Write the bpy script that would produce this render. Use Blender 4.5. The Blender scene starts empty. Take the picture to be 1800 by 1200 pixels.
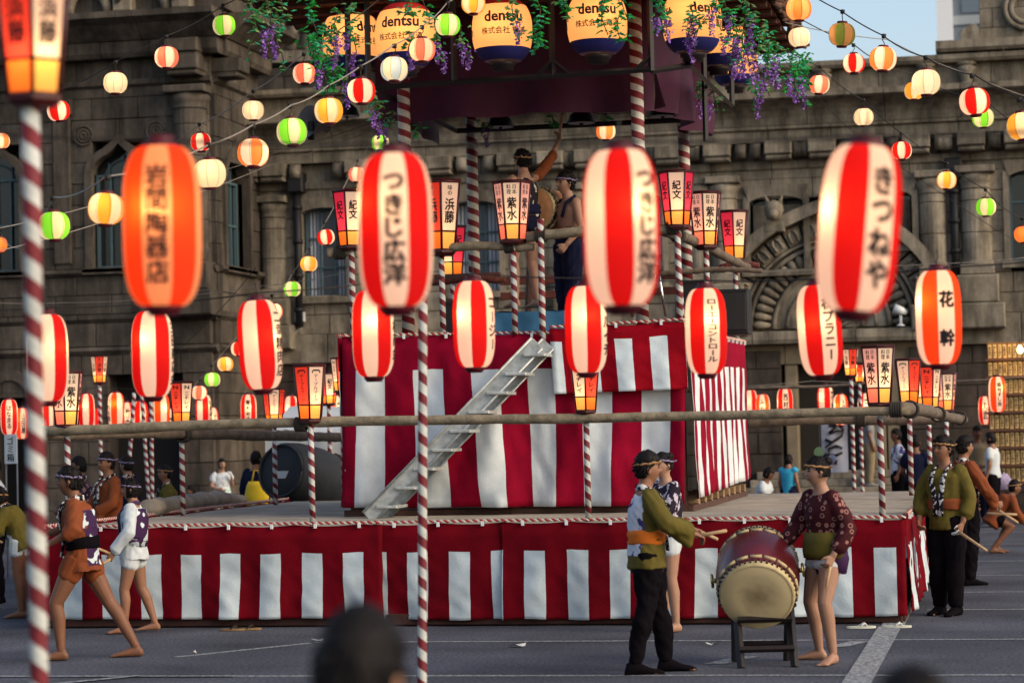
import bpy, bmesh, math, random
from math import radians as R, sin, cos, pi, tau
from mathutils import Vector, Matrix, noise as mnoise
rnd = random.Random(7)
S = bpy.context.scene
COL = S.collection

# ------------------------------------------------------------------ camera
FPX, CAMH = 4250.0, 1.88
YAW, TILT, ROLL = R(11.7), R(2.05), R(1.3)
_fh = Vector((-sin(YAW), cos(YAW), 0)); _r0 = Vector((cos(YAW), sin(YAW), 0)); _z = Vector((0, 0, 1))
CF = _fh*cos(TILT) + _z*sin(TILT); _u0 = -_fh*sin(TILT) + _z*cos(TILT)
CR = _r0*cos(ROLL) - _u0*sin(ROLL); CU = _u0*cos(ROLL) + _r0*sin(ROLL)
CC = Vector((0, 0, CAMH))
cam = bpy.data.cameras.new('camera'); cam.sensor_width = 36; cam.lens = FPX/1800*36
cam.clip_end = 2000; cam.clip_start = 0.1
cam.dof.use_dof = True; cam.dof.focus_distance = 23.0; cam.dof.aperture_fstop = 2.4
camo = bpy.data.objects.new('camera', cam); COL.objects.link(camo)
camo.matrix_world = Matrix(((CR.x, CU.x, -CF.x, CC.x), (CR.y, CU.y, -CF.y, CC.y), (CR.z, CU.z, -CF.z, CC.z), (0, 0, 0, 1)))
S.camera = camo

# ------------------------------------------------------------------ sky, sun, exposure
SUN_EL, SUN_AZ = R(30), R(110)        # azimuth of the direction towards the sun, clockwise from +Y
w = bpy.data.worlds.new('World'); S.world = w; w.use_nodes = True
nt = w.node_tree; nt.nodes.clear()
sky = nt.nodes.new('ShaderNodeTexSky'); sky.sky_type = 'NISHITA'; sky.sun_disc = False
sky.sun_elevation = SUN_EL; sky.sun_rotation = SUN_AZ; sky.air_density = 1.0; sky.dust_density = 3.8; sky.ozone_density = 0.3
bg = nt.nodes.new('ShaderNodeBackground'); bg.inputs['Strength'].default_value = 0.10
wo = nt.nodes.new('ShaderNodeOutputWorld')
nt.links.new(sky.outputs[0], bg.inputs[0]); nt.links.new(bg.outputs[0], wo.inputs[0])
sl = bpy.data.lights.new('sun', 'SUN'); sl.energy = 0.12; sl.angle = R(25); sl.color = (1, .96, .90)
so = bpy.data.objects.new('sun', sl); COL.objects.link(so)
_sd = Vector((sin(SUN_AZ)*cos(SUN_EL), cos(SUN_AZ)*cos(SUN_EL), sin(SUN_EL)))
so.rotation_euler = _sd.to_track_quat('Z', 'Y').to_euler()
S.view_settings.view_transform = 'Standard'; S.view_settings.look = 'None'
S.view_settings.exposure = 1.33; S.view_settings.gamma = 1.0
S.render.engine = 'CYCLES'
S.cycles.use_denoising = True; S.cycles.max_bounces = 6; S.cycles.diffuse_bounces = 2; S.cycles.transparent_max_bounces = 8
S.cycles.sample_clamp_indirect = 4.0; S.cycles.use_light_tree = True
S.cycles.caustics_reflective = False; S.cycles.caustics_refractive = False

# ------------------------------------------------------------------ photograph-to-place helpers
def ray(x, y): return CF + CR*((x-900)/FPX) - CU*((y-600)/FPX)
def PY(x, y, Y): d = ray(x, y); return CC + d*(Y/d.y)
def PZ(x, y, Z=0.0): d = ray(x, y); return CC + d*((Z-CAMH)/d.z)
def PX(x, y, X): d = ray(x, y); return CC + d*(X/d.x)
def PD(x, y, D): return CC + ray(x, y)*D

# ------------------------------------------------------------------ materials
MATS = {}
def mat(name, col, rough=.7, var=0, vscale=6, bump=0, bscale=40, metal=0, spec=.3, emit=0, trans=0, coat=0, sheen=0):
    if name in MATS: return MATS[name]
    m = bpy.data.materials.new(name); m.use_nodes = True; MATS[name] = m
    n = m.node_tree.nodes; l = m.node_tree.links
    b = n['Principled BSDF']; b.inputs['Base Color'].default_value = (*col, 1)
    b.inputs['Roughness'].default_value = rough; b.inputs['Metallic'].default_value = metal
    b.inputs['Specular IOR Level'].default_value = spec
    if coat: b.inputs['Coat Weight'].default_value = coat
    if sheen: b.inputs['Sheen Weight'].default_value = sheen
    if emit:
        b.inputs['Emission Color'].default_value = (*col, 1); b.inputs['Emission Strength'].default_value = emit
    if var or bump:
        tc = n.new('ShaderNodeTexCoord')
        geo = n.new('ShaderNodeNewGeometry')
    if var:
        tn = n.new('ShaderNodeTexNoise'); tn.inputs['Scale'].default_value = vscale; tn.inputs['Detail'].default_value = 6
        tn.inputs['Roughness'].default_value = .65
        l.new(geo.outputs['Position'], tn.inputs['Vector'])
        mr = n.new('ShaderNodeMapRange'); mr.inputs[1].default_value = .3; mr.inputs[2].default_value = .7
        mr.inputs[3].default_value = 1-var; mr.inputs[4].default_value = 1+var
        l.new(tn.outputs['Fac'], mr.inputs[0])
        mx = n.new('ShaderNodeMix'); mx.data_type = 'RGBA'; mx.blend_type = 'MULTIPLY'; mx.inputs[0].default_value = 1
        mx.inputs[6].default_value = (*col, 1); l.new(mr.outputs[0], mx.inputs[7])
        l.new(mx.outputs[2], b.inputs['Base Color'])
    if bump:
        t2 = n.new('ShaderNodeTexNoise'); t2.inputs['Scale'].default_value = bscale; t2.inputs['Detail'].default_value = 5
        l.new(geo.outputs['Position'], t2.inputs['Vector'])
        bm_ = n.new('ShaderNodeBump'); bm_.inputs['Strength'].default_value = bump; bm_.inputs['Distance'].default_value = .01
        l.new(t2.outputs['Fac'], bm_.inputs['Height']); l.new(bm_.outputs[0], b.inputs['Normal'])
    if trans:
        ts = n.new('ShaderNodeBsdfTranslucent'); ts.inputs[0].default_value = (*col, 1)
        ms = n.new('ShaderNodeMixShader'); ms.inputs[0].default_value = trans
        l.new(b.outputs[0], ms.inputs[1]); l.new(ts.outputs[0], ms.inputs[2])
        l.new(ms.outputs[0], n['Material Output'].inputs[0])
    return m

def paper(name, col, emit, tr=.85, tcol=None):
    """lit lantern paper: translucent sheet with the lamp behind it, plus the even glow of light bouncing inside"""
    if name in MATS: return MATS[name]
    m = bpy.data.materials.new(name); m.use_nodes = True; MATS[name] = m
    n = m.node_tree.nodes; l = m.node_tree.links; n.remove(n['Principled BSDF'])
    ts = n.new('ShaderNodeBsdfTranslucent'); ts.inputs[0].default_value = (*(tcol or [min(1, c*tr+.03) for c in col]), 1)
    df = n.new('ShaderNodeBsdfDiffuse'); df.inputs[0].default_value = (*[c*.6+.02 for c in col], 1)
    ms = n.new('ShaderNodeMixShader'); ms.inputs[0].default_value = .7
    l.new(df.outputs[0], ms.inputs[1]); l.new(ts.outputs[0], ms.inputs[2])
    em = n.new('ShaderNodeEmission'); em.inputs[0].default_value = (*col, 1); em.inputs[1].default_value = emit
    ad = n.new('ShaderNodeAddShader'); l.new(ms.outputs[0], ad.inputs[0]); l.new(em.outputs[0], ad.inputs[1])
    l.new(ad.outputs[0], n['Material Output'].inputs[0])
    return m

# ------------------------------------------------------------------ mesh helpers
class MB:
    def __init__(s): s.v = []; s.f = []; s.m = []; s.sm = []
    def add(s, vs, fs, mi=0, smooth=False):
        o = len(s.v); s.v += [Vector(p) for p in vs]
        for f in fs: s.f.append([i+o for i in f]); s.m.append(mi); s.sm.append(smooth)
        return s
    def box(s, a, b, mi=0, rot=None, at=None):
        x0, y0, z0 = a; x1, y1, z1 = b
        vs = [Vector(p) for p in ((x0,y0,z0),(x1,y0,z0),(x1,y1,z0),(x0,y1,z0),(x0,y0,z1),(x1,y0,z1),(x1,y1,z1),(x0,y1,z1))]
        if rot is not None:
            c = Vector(at) if at is not None else (Vector(a)+Vector(b))/2
            vs = [rot @ (p-c) + c for p in vs]
        return s.add(vs, [(0,3,2,1),(4,5,6,7),(0,1,5,4),(1,2,6,5),(2,3,7,6),(3,0,4,7)], mi)
    def cbox(s, a, b, c=.015, mi=0):
        """box with chamfered edges (front, top, sides)"""
        x0,y0,z0 = a; x1,y1,z1 = b
        c = min(c, (x1-x0)*.4, (y1-y0)*.45, (z1-z0)*.4)
        ring = lambda y, k: [(x0+k,y,z0+k),(x1-k,y,z0+k),(x1-k,y,z1-k),(x0+k,y,z1-k)]
        vs = ring(y0, c) + ring(y0+c, 0) + ring(y1, 0)
        fs = [(0,1,2,3)]
        for k in (0, 4):
            for i in range(4):
                j = (i+1) % 4; fs.append((k+i, k+4+i, k+4+j, k+j))
        fs.append((11,10,9,8))
        return s.add(vs, fs, mi)
    def tube(s, pts, rad, n=10, mi=0, cap=True, smooth=True, sq=1.0):
        pts = [Vector(p) for p in pts]; N = len(pts)
        if not hasattr(rad, '__len__'): rad = [rad]*N
        rings = []; up = None
        for i, p in enumerate(pts):
            t = (pts[min(i+1, N-1)] - pts[max(i-1, 0)]).normalized()
            if up is None: up = Vector((0,0,1)) if abs(t.z) < .9 else Vector((0,1,0))
            a = t.cross(up)
            if a.length < 1e-6: a = t.orthogonal()
            a.normalize(); b = a.cross(t).normalized(); up = b
            rings.append([p + a*(rad[i]*cos(tau*k/n)) + b*(rad[i]*sq*sin(tau*k/n)) for k in range(n)])
        return s.rings(rings, mi, cap, smooth)
    def rings(s, rings, mi=0, cap=True, smooth=True, closed=True):
        n = len(rings[0]); vs = [p for r in rings for p in r]; fs = []
        for i in range(len(rings)-1):
            for k in range(n if closed else n-1):
                k2 = (k+1) % n; fs.append((i*n+k, i*n+k2, (i+1)*n+k2, (i+1)*n+k))
        if cap: fs.append(tuple(range(n-1, -1, -1))); fs.append(tuple((len(rings)-1)*n+k for k in range(n)))
        return s.add(vs, fs, mi, smooth)
    def lathe(s, prof, n=24, mi=0, cap=False, smooth=True, c=(0,0,0), mfun=None, a0=0):
        c = Vector(c); base = len(s.f)
        s.rings([[c + Vector((r*cos(a0+tau*k/n), r*sin(a0+tau*k/n), z)) for k in range(n)] for r, z in prof], mi, cap, smooth)
        if mfun:
            for q in range((len(prof)-1)*n): s.m[base+q] = mfun(q % n, q//n)
        return s
    def grid(s, fn, nu, nv, mi=0, smooth=True, mfun=None):
        vs = [fn(i/nu, j/nv) for j in range(nv+1) for i in range(nu+1)]; o = len(s.f); fs = []
        for j in range(nv):
            for i in range(nu): a = j*(nu+1)+i; fs.append((a, a+1, a+nu+2, a+nu+1))
        s.add(vs, fs, mi, smooth)
        if mfun:
            q = o
            for j in range(nv):
                for i in range(nu): s.m[q] = mfun(i, j); q += 1
        return s
    def prism(s, poly, y0, y1, mi=0):
        """outline in (x,z), extruded along y"""
        n = len(poly); vs = [(x, y0, z) for x, z in poly] + [(x, y1, z) for x, z in poly]
        fs = [tuple(range(n)), tuple(range(2*n-1, n-1, -1))] + [(i, n+i, n+(i+1) % n, (i+1) % n) for i in range(n)]
        return s.add(vs, fs, mi)
    def mesh(s, name, mats, org=(0,0,0)):
        o = Vector(org); me = bpy.data.meshes.new(name)
        me.from_pydata([tuple(p-o) for p in s.v], [], s.f)
        for m in (mats if isinstance(mats, (list, tuple)) else [mats]): me.materials.append(m)
        me.polygons.foreach_set('material_index', s.m); me.polygons.foreach_set('use_smooth', s.sm)
        me.update(); return me
    def build(s, name, mats, parent=None, org=None):
        if org is None: org = parent.get('_w', (0,0,0)) if parent else (0,0,0)
        return link(name, s.mesh(name, mats, org), parent)

def link(name, data, parent=None, loc=None, rot=None, scale=None):
    o = bpy.data.objects.new(name, data); COL.objects.link(o)
    if parent: o.parent = parent
    if loc is not None: o.location = loc
    if rot is not None: o.rotation_euler = rot
    if scale is not None: o.scale = scale
    return o
THINGS = []
def tag(o, label, cat, group=None):
    o['label'] = label; o['category'] = cat
    if group: o['group'] = group
    return o
def struct(o): o['kind'] = 'structure'; return o
def thing(name, label, cat, loc=(0,0,0), rz=0, group=None, world=True):
    """an Empty at the base of a thing; with world=True its parts are given in world coordinates"""
    o = bpy.data.objects.new(name, None); COL.objects.link(o); o.location = loc; o.rotation_euler = (0,0,rz)
    o.empty_display_size = .1
    tag(o, label, cat, group)
    if world: o['_w'] = tuple(loc); THINGS.append(o)
    return o
def dup(root, loc, rot=None, label=None, group=None):
    def cp(o, p):
        c = o.copy(); COL.objects.link(c)
        if p: c.parent = p
        for ch in KIDS.get(o.name, []): cp(ch, c)
        return c
    if root.name not in KIDS: index(root)
    r = cp(root, None); r.location = loc
    if rot is not None: r.rotation_euler = rot
    if label: r['label'] = label
    if group: r['group'] = group
    return r
KIDS = {}
def index(o):
    KIDS[o.name] = list(o.children)
    for c in o.children: index(c)

# lettering: glyph outlines as flat meshes, made once while the scene is still empty
_GL = {}
def _prep(jobs):
    obs = []
    for txt, bold in jobs:
        cu = bpy.data.curves.new('t', 'FONT'); cu.body = txt; cu.resolution_u = 2; cu.offset = bold; cu.align_x = 'CENTER'; cu.align_y = 'CENTER'
        o = bpy.data.objects.new('t', cu); COL.objects.link(o); obs.append((txt, bold, o))
    dg = bpy.context.evaluated_depsgraph_get()
    for txt, bold, o in obs:
        me = bpy.data.meshes.new_from_object(o.evaluated_get(dg)); bm = bmesh.new(); bm.from_mesh(me)
        bmesh.ops.triangulate(bm, faces=bm.faces)
        for _ in range(3):
            e = [e for e in bm.edges if e.calc_length() > .3]
            if not e: break
            bmesh.ops.subdivide_edges(bm, edges=e, cuts=1); bmesh.ops.triangulate(bm, faces=[f for f in bm.faces if len(f.verts) > 3])
        vs = [v.co.copy() for v in bm.verts]; bm.verts.index_update(); fs = [[v.index for v in f.verts] for f in bm.faces]
        bm.free(); bpy.data.meshes.remove(me)
        if vs:
            cx = (min(v.x for v in vs)+max(v.x for v in vs))/2; cy = (min(v.y for v in vs)+max(v.y for v in vs))/2
            vs = [Vector((v.x-cx, v.y-cy, 0)) for v in vs]
        _GL[(txt, bold)] = (vs, fs)
    for txt, bold, o in obs: cu = o.data; bpy.data.objects.remove(o); bpy.data.curves.remove(cu)
BOLD, HEAVY, BRUSH = .0, .038, .05
_prep([(c, BOLD) for c in set('岩間陶器店つきじ広洋きつねや三田商会二幸精肉中村コージーマルイチロエントプラニ株花幹はなまる山屋河寿司川水産竹小吉野佐藤大和青木米橋本松央林鈴みやこ西ふじ平かねく丸武築地すし紫日料理チレイテブク味の浜納札御礼金壱萬円也Nゴミ箱')]
      + [('紀', BOLD), ('文', BOLD)] + [('dentsu', .03), ('株式会社 電通', .014)])
def glyphs(txt, bold=BOLD): return _GL[(txt, bold)]
def column(txt, h, w=None, bold=BOLD, rot_bar=True):
    """vertical column of characters centred on the origin, total height h; returns verts (x right, y up), faces"""
    n = len(txt); cell = h/n; V = []; Fc = []
    for i, ch in enumerate(txt):
        if ch == ' ': continue
        for pas, (ox, oy) in enumerate([(.05*cos(q_*tau/8), .045*sin(q_*tau/8)) for q_ in range(8)] if bold == BRUSH else ((0, 0), (-.03, 0), (.03, 0), (0, .03), (0, -.03)) if bold == HEAVY else ((-.016, .008), (.016, -.008))):   # heavy brush: three passes of the stroke
            vs, fs = glyphs(ch, BOLD); o = len(V); cy = h/2 - cell*(i+.5)
            s = cell*1.02; sx = (w if w else s)*1.0
            for v in vs:
                if ch == 'ー' and rot_bar: V.append(Vector((-(v.y+ox)*sx, (v.x+oy)*s*.9+cy, pas*.0006)))
                else: V.append(Vector(((v.x+ox)*sx, (v.y+oy)*s+cy, pas*.0006)))
            Fc += [[q+o for q in f] for f in fs]
    return V, Fc
# ------------------------------------------------------------------ ground
def asphalt():
    m = bpy.data.materials.new('asphalt'); m.use_nodes = True; n = m.node_tree.nodes; l = m.node_tree.links
    b = n['Principled BSDF']; b.inputs['Roughness'].default_value = .9; b.inputs['Specular IOR Level'].default_value = .08
    g = n.new('ShaderNodeNewGeometry')
    t1 = n.new('ShaderNodeTexNoise'); t1.inputs['Scale'].default_value = 34; t1.inputs['Detail'].default_value = 6; t1.inputs['Roughness'].default_value = .75
    t2 = n.new('ShaderNodeTexNoise'); t2.inputs['Scale'].default_value = .7; t2.inputs['Detail'].default_value = 5
    for t in (t1, t2): l.new(g.outputs['Position'], t.inputs['Vector'])
    r1 = n.new('ShaderNodeMapRange'); r1.inputs[1].default_value = .36; r1.inputs[2].default_value = .66; r1.inputs[3].default_value = .3; r1.inputs[4].default_value = 1.9
    r2 = n.new('ShaderNodeMapRange'); r2.inputs[1].default_value = .3; r2.inputs[2].default_value = .7; r2.inputs[3].default_value = .6; r2.inputs[4].default_value = 1.3
    l.new(t1.outputs[0], r1.inputs[0]); l.new(t2.outputs[0], r2.inputs[0])
    mu = n.new('ShaderNodeMath'); mu.operation = 'MULTIPLY'; l.new(r1.outputs[0], mu.inputs[0]); l.new(r2.outputs[0], mu.inputs[1])
    mx = n.new('ShaderNodeMix'); mx.data_type = 'RGBA'; mx.blend_type = 'MULTIPLY'; mx.inputs[0].default_value = 1
    mx.inputs[6].default_value = (.066, .069, .084, 1); l.new(mu.outputs[0], mx.inputs[7]); l.new(mx.outputs[2], b.inputs['Base Color'])
    bp = n.new('ShaderNodeBump'); bp.inputs['Strength'].default_value = .5; bp.inputs['Distance'].default_value = .006
    l.new(t1.outputs[0], bp.inputs['Height']); l.new(bp.outputs[0], b.inputs['Normal'])
    return m
gm = MB(); gm.grid(lambda u, v: (-250+500*u, -60+600*v, 0), 10, 12, 0, False)
ground = struct(gm.build('ground', asphalt()))
def paint_mat():
    m = bpy.data.materials.new('road_paint'); m.use_nodes = True; n = m.node_tree.nodes; l = m.node_tree.links
    b = n['Principled BSDF']; b.inputs['Roughness'].default_value = .75
    g = n.new('ShaderNodeNewGeometry'); t = n.new('ShaderNodeTexNoise'); t.inputs['Scale'].default_value = 26; t.inputs['Detail'].default_value = 6; t.inputs['Roughness'].default_value = .75
    l.new(g.outputs['Position'], t.inputs['Vector'])
    r = n.new('ShaderNodeMapRange'); r.inputs[1].default_value = .43; r.inputs[2].default_value = .60
    l.new(t.outputs[0], r.inputs[0])
    mx = n.new('ShaderNodeMix'); mx.data_type = 'RGBA'; mx.inputs[6].default_value = (.07, .073, .08, 1); mx.inputs[7].default_value = (.36, .38, .38, 1)
    l.new(r.outputs[0], mx.inputs[0]); l.new(mx.outputs[2], b.inputs['Base Color'])
    return m
PAINT = paint_mat()
def stripe(x0, x1, y0, y1, z=.004):
    m = MB(); n = max(2, int(max(x1-x0, y1-y0)/.5))
    if x1-x0 > y1-y0: m.grid(lambda u, v: (x0+(x1-x0)*u, y0+(y1-y0)*v, z), n, 1, 0, False)
    else: m.grid(lambda u, v: (x0+(x1-x0)*u, y0+(y1-y0)*v, z), 1, n, 0, False)
    return m.build('painted_line', PAINT, ground)
for yy, xa, xb in ((18.06, -7.2, 4), (20.95, -6.2, 6), (24.2, -.9, 8), (26.6, -.9, 8), (29.4, -.9, 8), (32.3, -.9, 9), (36.6, -.9, 9), (40.4, -.9, 9), (41.6, -.9, 9)):
    stripe(xa, xb, yy-.04, yy+.04)
stripe(-1.27, -1.06, 12.5, 22.3, .008); stripe(-1.25, -1.04, 22.32, 26.5, .008)
for yy in (29.6, 31.5, 33.4): stripe(-1.25, -.95, yy, yy+1.1, .008)
stripe(-1.2, -.8, 38.2, 39.4, .008)
stripe(-9.5, -6.0, 17.98, 18.05, .010)
m = MB(); m.add([(-7.3,17.3,.012),(-6.75,18.02,.012),(-6.8,18.08,.012),(-7.37,17.36,.012)], [(0,1,2,3)]); m.build('painted_line', PAINT, ground)
m = MB(); m.add([(-7.0,19.6,.004),(-6.2,20.85,.004),(-6.26,20.9,.004),(-7.07,19.65,.004)], [(0,1,2,3)]); m.build('painted_line', PAINT, ground)
for cx, cy, L in ((-2.3, 19.9, .7), (-2.45, 18.9, .6), (-1.6, 20.3, .5)):
    m = MB(); m.add([(cx,cy,.006),(cx+.17,cy,.006),(cx+.17+L*.35,cy+L,.006),(cx+L*.35,cy+L,.006)], [(0,1,2,3)]); m.build('painted_mark', PAINT, ground)
for pts in (((.2,16.5),(1.6,16.4),(1.9,21.5),(.35,21.7)),):
    m = MB(); m.add([(x,y,.003) for x, y in pts], [(0,1,2,3)])
    m.build('concrete_patch', mat('old_concrete', (.085,.083,.075), .85, .25, 5, .3, 60), ground)

for px, py, s, a in ((912, 1137, .09, .3), (700, 1170, .05, 1.2), (340, 1150, .05, .8), (1250, 1135, .06, 2.0), (560, 1128, .07, 2.6)):
    p = PZ(px, py); m = MB(); q = [(cos(a+k*tau/7+.3*sin(k*5))*s*(.6+.4*((k*3) % 2)), sin(a+k*tau/7)*s*.6) for k in range(7)]
    m.add([(p.x, p.y, .022)]+[(p.x+x, p.y+y, .012+.012*((k*2) % 3)) for k, (x, y) in enumerate(q)], [(0, 1+k, 1+(k+1) % 7) for k in range(7)])
    o = m.build('paper_scrap', mat('paper_scrap', (.45,.45,.42), .9), None, p); o.location = p
    tag(o, {912: 'torn white paper scrap on the asphalt left of the olive drummer', 700: 'small paper scrap on the asphalt left of the near striped pole', 340: 'small paper scrap on the asphalt at the left', 1250: 'paper scrap on the asphalt left of the drum stand', 560: 'paper scrap on the asphalt before the left skirt cloth'}[px], 'litter', 'paper scraps on the asphalt')

# ------------------------------------------------------------------ temple of grey stone
def stone_mat(name, col, var=.3, stain=.45):
    m = bpy.data.materials.new(name); m.use_nodes = True; n = m.node_tree.nodes; l = m.node_tree.links; MATS[name] = m
    b = n['Principled BSDF']; b.inputs['Roughness'].default_value = .85; b.inputs['Specular IOR Level'].default_value = .2
    g = n.new('ShaderNodeNewGeometry'); oi = n.new('ShaderNodeObjectInfo')
    t1 = n.new('ShaderNodeTexNoise'); t1.inputs['Scale'].default_value = 3; t1.inputs['Detail'].default_value = 7; t1.inputs['Roughness'].default_value = .7
    mp = n.new('ShaderNodeMapping'); mp.inputs['Scale'].default_value = (2.2, 2.2, .32)
    l.new(g.outputs['Position'], mp.inputs[0]); t2 = n.new('ShaderNodeTexNoise'); t2.inputs['Scale'].default_value = 1.1; t2.inputs['Detail'].default_value = 7; t2.inputs['Roughness'].default_value = .7
    l.new(mp.outputs[0], t2.inputs['Vector']); l.new(g.outputs['Position'], t1.inputs['Vector'])
    r1 = n.new('ShaderNodeMapRange'); r1.inputs[1].default_value = .3; r1.inputs[2].default_value = .7; r1.inputs[3].default_value = 1-var; r1.inputs[4].default_value = 1+var*.7
    r2 = n.new('ShaderNodeMapRange'); r2.inputs[1].default_value = .36; r2.inputs[2].default_value = .62; r2.inputs[3].default_value = 1-stain; r2.inputs[4].default_value = 1.08
    r3 = n.new('ShaderNodeMapRange'); r3.inputs[3].default_value = .86; r3.inputs[4].default_value = 1.12
    l.new(t1.outputs[0], r1.inputs[0]); l.new(t2.outputs[0], r2.inputs[0]); l.new(oi.outputs['Random'], r3.inputs[0])
    a = n.new('ShaderNodeMath'); a.operation = 'MULTIPLY'; l.new(r1.outputs[0], a.inputs[0]); l.new(r2.outputs[0], a.inputs[1])
    c = n.new('ShaderNodeMath'); c.operation = 'MULTIPLY'; l.new(a.outputs[0], c.inputs[0]); l.new(r3.outputs[0], c.inputs[1])
    mx = n.new('ShaderNodeMix'); mx.data_type = 'RGBA'; mx.blend_type = 'MULTIPLY'; mx.inputs[0].default_value = 1
    mx.inputs[6].default_value = (*col, 1); l.new(c.outputs[0], mx.inputs[7]); l.new(mx.outputs[2], b.inputs['Base Color'])
    t3 = n.new('ShaderNodeTexNoise'); t3.inputs['Scale'].default_value = 45; t3.inputs['Detail'].default_value = 4; l.new(g.outputs['Position'], t3.inputs['Vector'])
    bp = n.new('ShaderNodeBump'); bp.inputs['Strength'].default_value = .35; bp.inputs['Distance'].default_value = .01
    l.new(t3.outputs[0], bp.inputs['Height']); l.new(bp.outputs[0], b.inputs['Normal'])
    return m
STONE = stone_mat('grey_stone', (.26, .222, .165), .4, .68)
WSTONE = stone_mat('weathered_vignetted_wing_stone', (.088, .073, .057), .4, .65)  # stained stone, with edge vignette shade put into its base colour
MORTAR = mat('mortar', (.03, .025, .02), .95)
BSTONE = stone_mat('vignetted_base_stone', (.068, .053, .042), .35, .6)  # lower courses: vignette shade painted into the stone colour
TEAL = mat('teal_window_frame', (.06, .105, .12), .5)
GLASS = mat('dark_window_glass', (.012, .014, .016), .08, spec=.6)
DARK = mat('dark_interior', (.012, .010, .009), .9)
CURTAIN = mat('grey_blue_curtain', (.22, .25, .30), .8, .2, 3)
IRON = mat('black_iron', (.012, .012, .013), .55, metal=.0)
YM, YW, XW = 48.0, 45.0, -15.26
temple = thing('stone_temple', 'old grey stone temple with arched carved portal, columns and heavy cornice behind the stage', 'temple', (-7, YM, 0))
TO = Vector((-7, YM, 0))
_ub = MB(); _ub.cbox((-.5, -.10, -.5), (.5, .02, .5), .012)
UNIT = {STONE: _ub.mesh('stone_block', STONE), WSTONE: _ub.mesh('stone_block', WSTONE)}
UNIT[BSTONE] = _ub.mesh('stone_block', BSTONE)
NBLK = [0]; EXTRA = {}
def block(par, u, z, w_, h_, plane, side=False, m=STONE, deep=1.0):
    """one ashlar block whose face is centred at (u, z) on the wall plane"""
    NBLK[0] += 1; jit = rnd.uniform(.85, 1.15)*deep
    loc = Vector((plane, u, z)) if side else Vector((u, plane, z))
    if NBLK[0] <= 300*2:
        link('stone_block', UNIT[m], par, loc-TO, (0, 0, R(90) if side else 0), (w_-.012, jit, h_-.012))
    else:
        EXTRA.setdefault((par, m), []).append((loc, w_-.014, jit, h_-.014, side))
def spans(x0, x1, z0, z1, holes):
    iv = [(x0, x1)]
    for hx0, hx1, hz0, hz1 in holes:
        if min(z1, hz1)-max(z0, hz0) > .45*(z1-z0):
            nv = []
            for a, b in iv:
                if hx1 <= a or hx0 >= b: nv.append((a, b)); continue
                if hx0 > a+.02: nv.append((a, hx0))
                if hx1 < b-.02: nv.append((hx1, b))
            iv = nv
    return iv
def ashlar(par, x0, x1, zs, blen, holes, plane, side=False, m=STONE, keep=None, backing=.5):
    bk = MB()
    for k in range(len(zs)-1):
        z0, z1 = zs[k], zs[k+1]
        for a, b in spans(x0, x1, z0, z1, holes):
            if side: bk.box((plane-backing, a, z0), (plane-.02, b, z1))
            else: bk.box((a, plane+.015, z0), (b, plane+backing, z1))
            n = max(1, round((b-a)/blen)); off = (.5 if k % 2 else 0)
            cuts = [a] + sorted(a+(b-a)*min(.96, max(.04, (i+off*.8+rnd.uniform(-.12, .12))/n)) for i in range(1 if not off else 0, n)) + [b]
            cuts = [c for i, c in enumerate(cuts) if i == 0 or c-cuts[i-1] > .12]
            cuts[-1] = b
            for i in range(len(cuts)-1):
                c = (cuts[i]+cuts[i+1])/2
                if keep and not keep(c, (z0+z1)/2): bk_ = 0; 
                block(par, c, (z0+z1)/2, cuts[i+1]-cuts[i], z1-z0, plane, side, m)
    bk.build('wall_core', MORTAR, par, TO)

def zm(y, x=1715): return PY(x, y, YM).z
wall = MB().box((-15.3, YM+.5, 0), (1.6, YM+.9, 8.9)).build('main_wall', MORTAR, temple)
# openings on the main wall: (X0, X1, Z0, Z1)
pc = PY(1462, 575, YM); pcx, pcz = pc.x, pc.z
W1 = (PY(535, 450, YM).x, PY(612, 450, YM).x); W2 = (PY(795, 450, YM).x, PY(880, 450, YM).x); W3 = (PY(1085, 400, YM).x, PY(1165, 400, YM).x)
PW = (PY(1318, 350, YM).x, PY(1412, 350, YM).x); PW2 = (PY(1545, 350, YM).x, PY(1603, 350, YM).x); RW = (PY(1776, 400, YM).x, PY(1860, 400, YM).x)
zw0, zw1 = PY(572, 522, YM).z, PY(572, 366, YM).z
door = (PY(1376, 750, YM).x, PY(1602, 750, YM).x, 0, 3.42)
holes = [(W1[0], W1[1], zw0, zw1), (W2[0], W2[1], zw0, zw1), (W3[0], W3[1], zw0, zw1), (PW[0], PW[1], 4.9, 6.35), (PW2[0], PW2[1], 5.3, 6.35), (RW[0], RW[1], 4.9, 6.65),
         door, (pcx-2.3, pcx+2.3, 3.3, 5.1), (pcx-1.9, pcx+1.9, 5.1, 5.5), (pcx-1.5, pcx+1.5, 5.5, 5.9), (pcx-.85, pcx+.85, 5.9, 6.3)]
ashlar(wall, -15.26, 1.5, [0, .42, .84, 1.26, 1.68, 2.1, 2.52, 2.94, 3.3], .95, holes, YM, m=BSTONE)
ashlar(wall, -15.26, 1.5, [3.3, 3.9], 1.5, holes, YM-.12)
ashlar(wall, -15.26, 1.5, [3.9, 4.3, 4.7, 5.1, 5.5, 5.9, 6.3, 6.7], .8, holes, YM)

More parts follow.
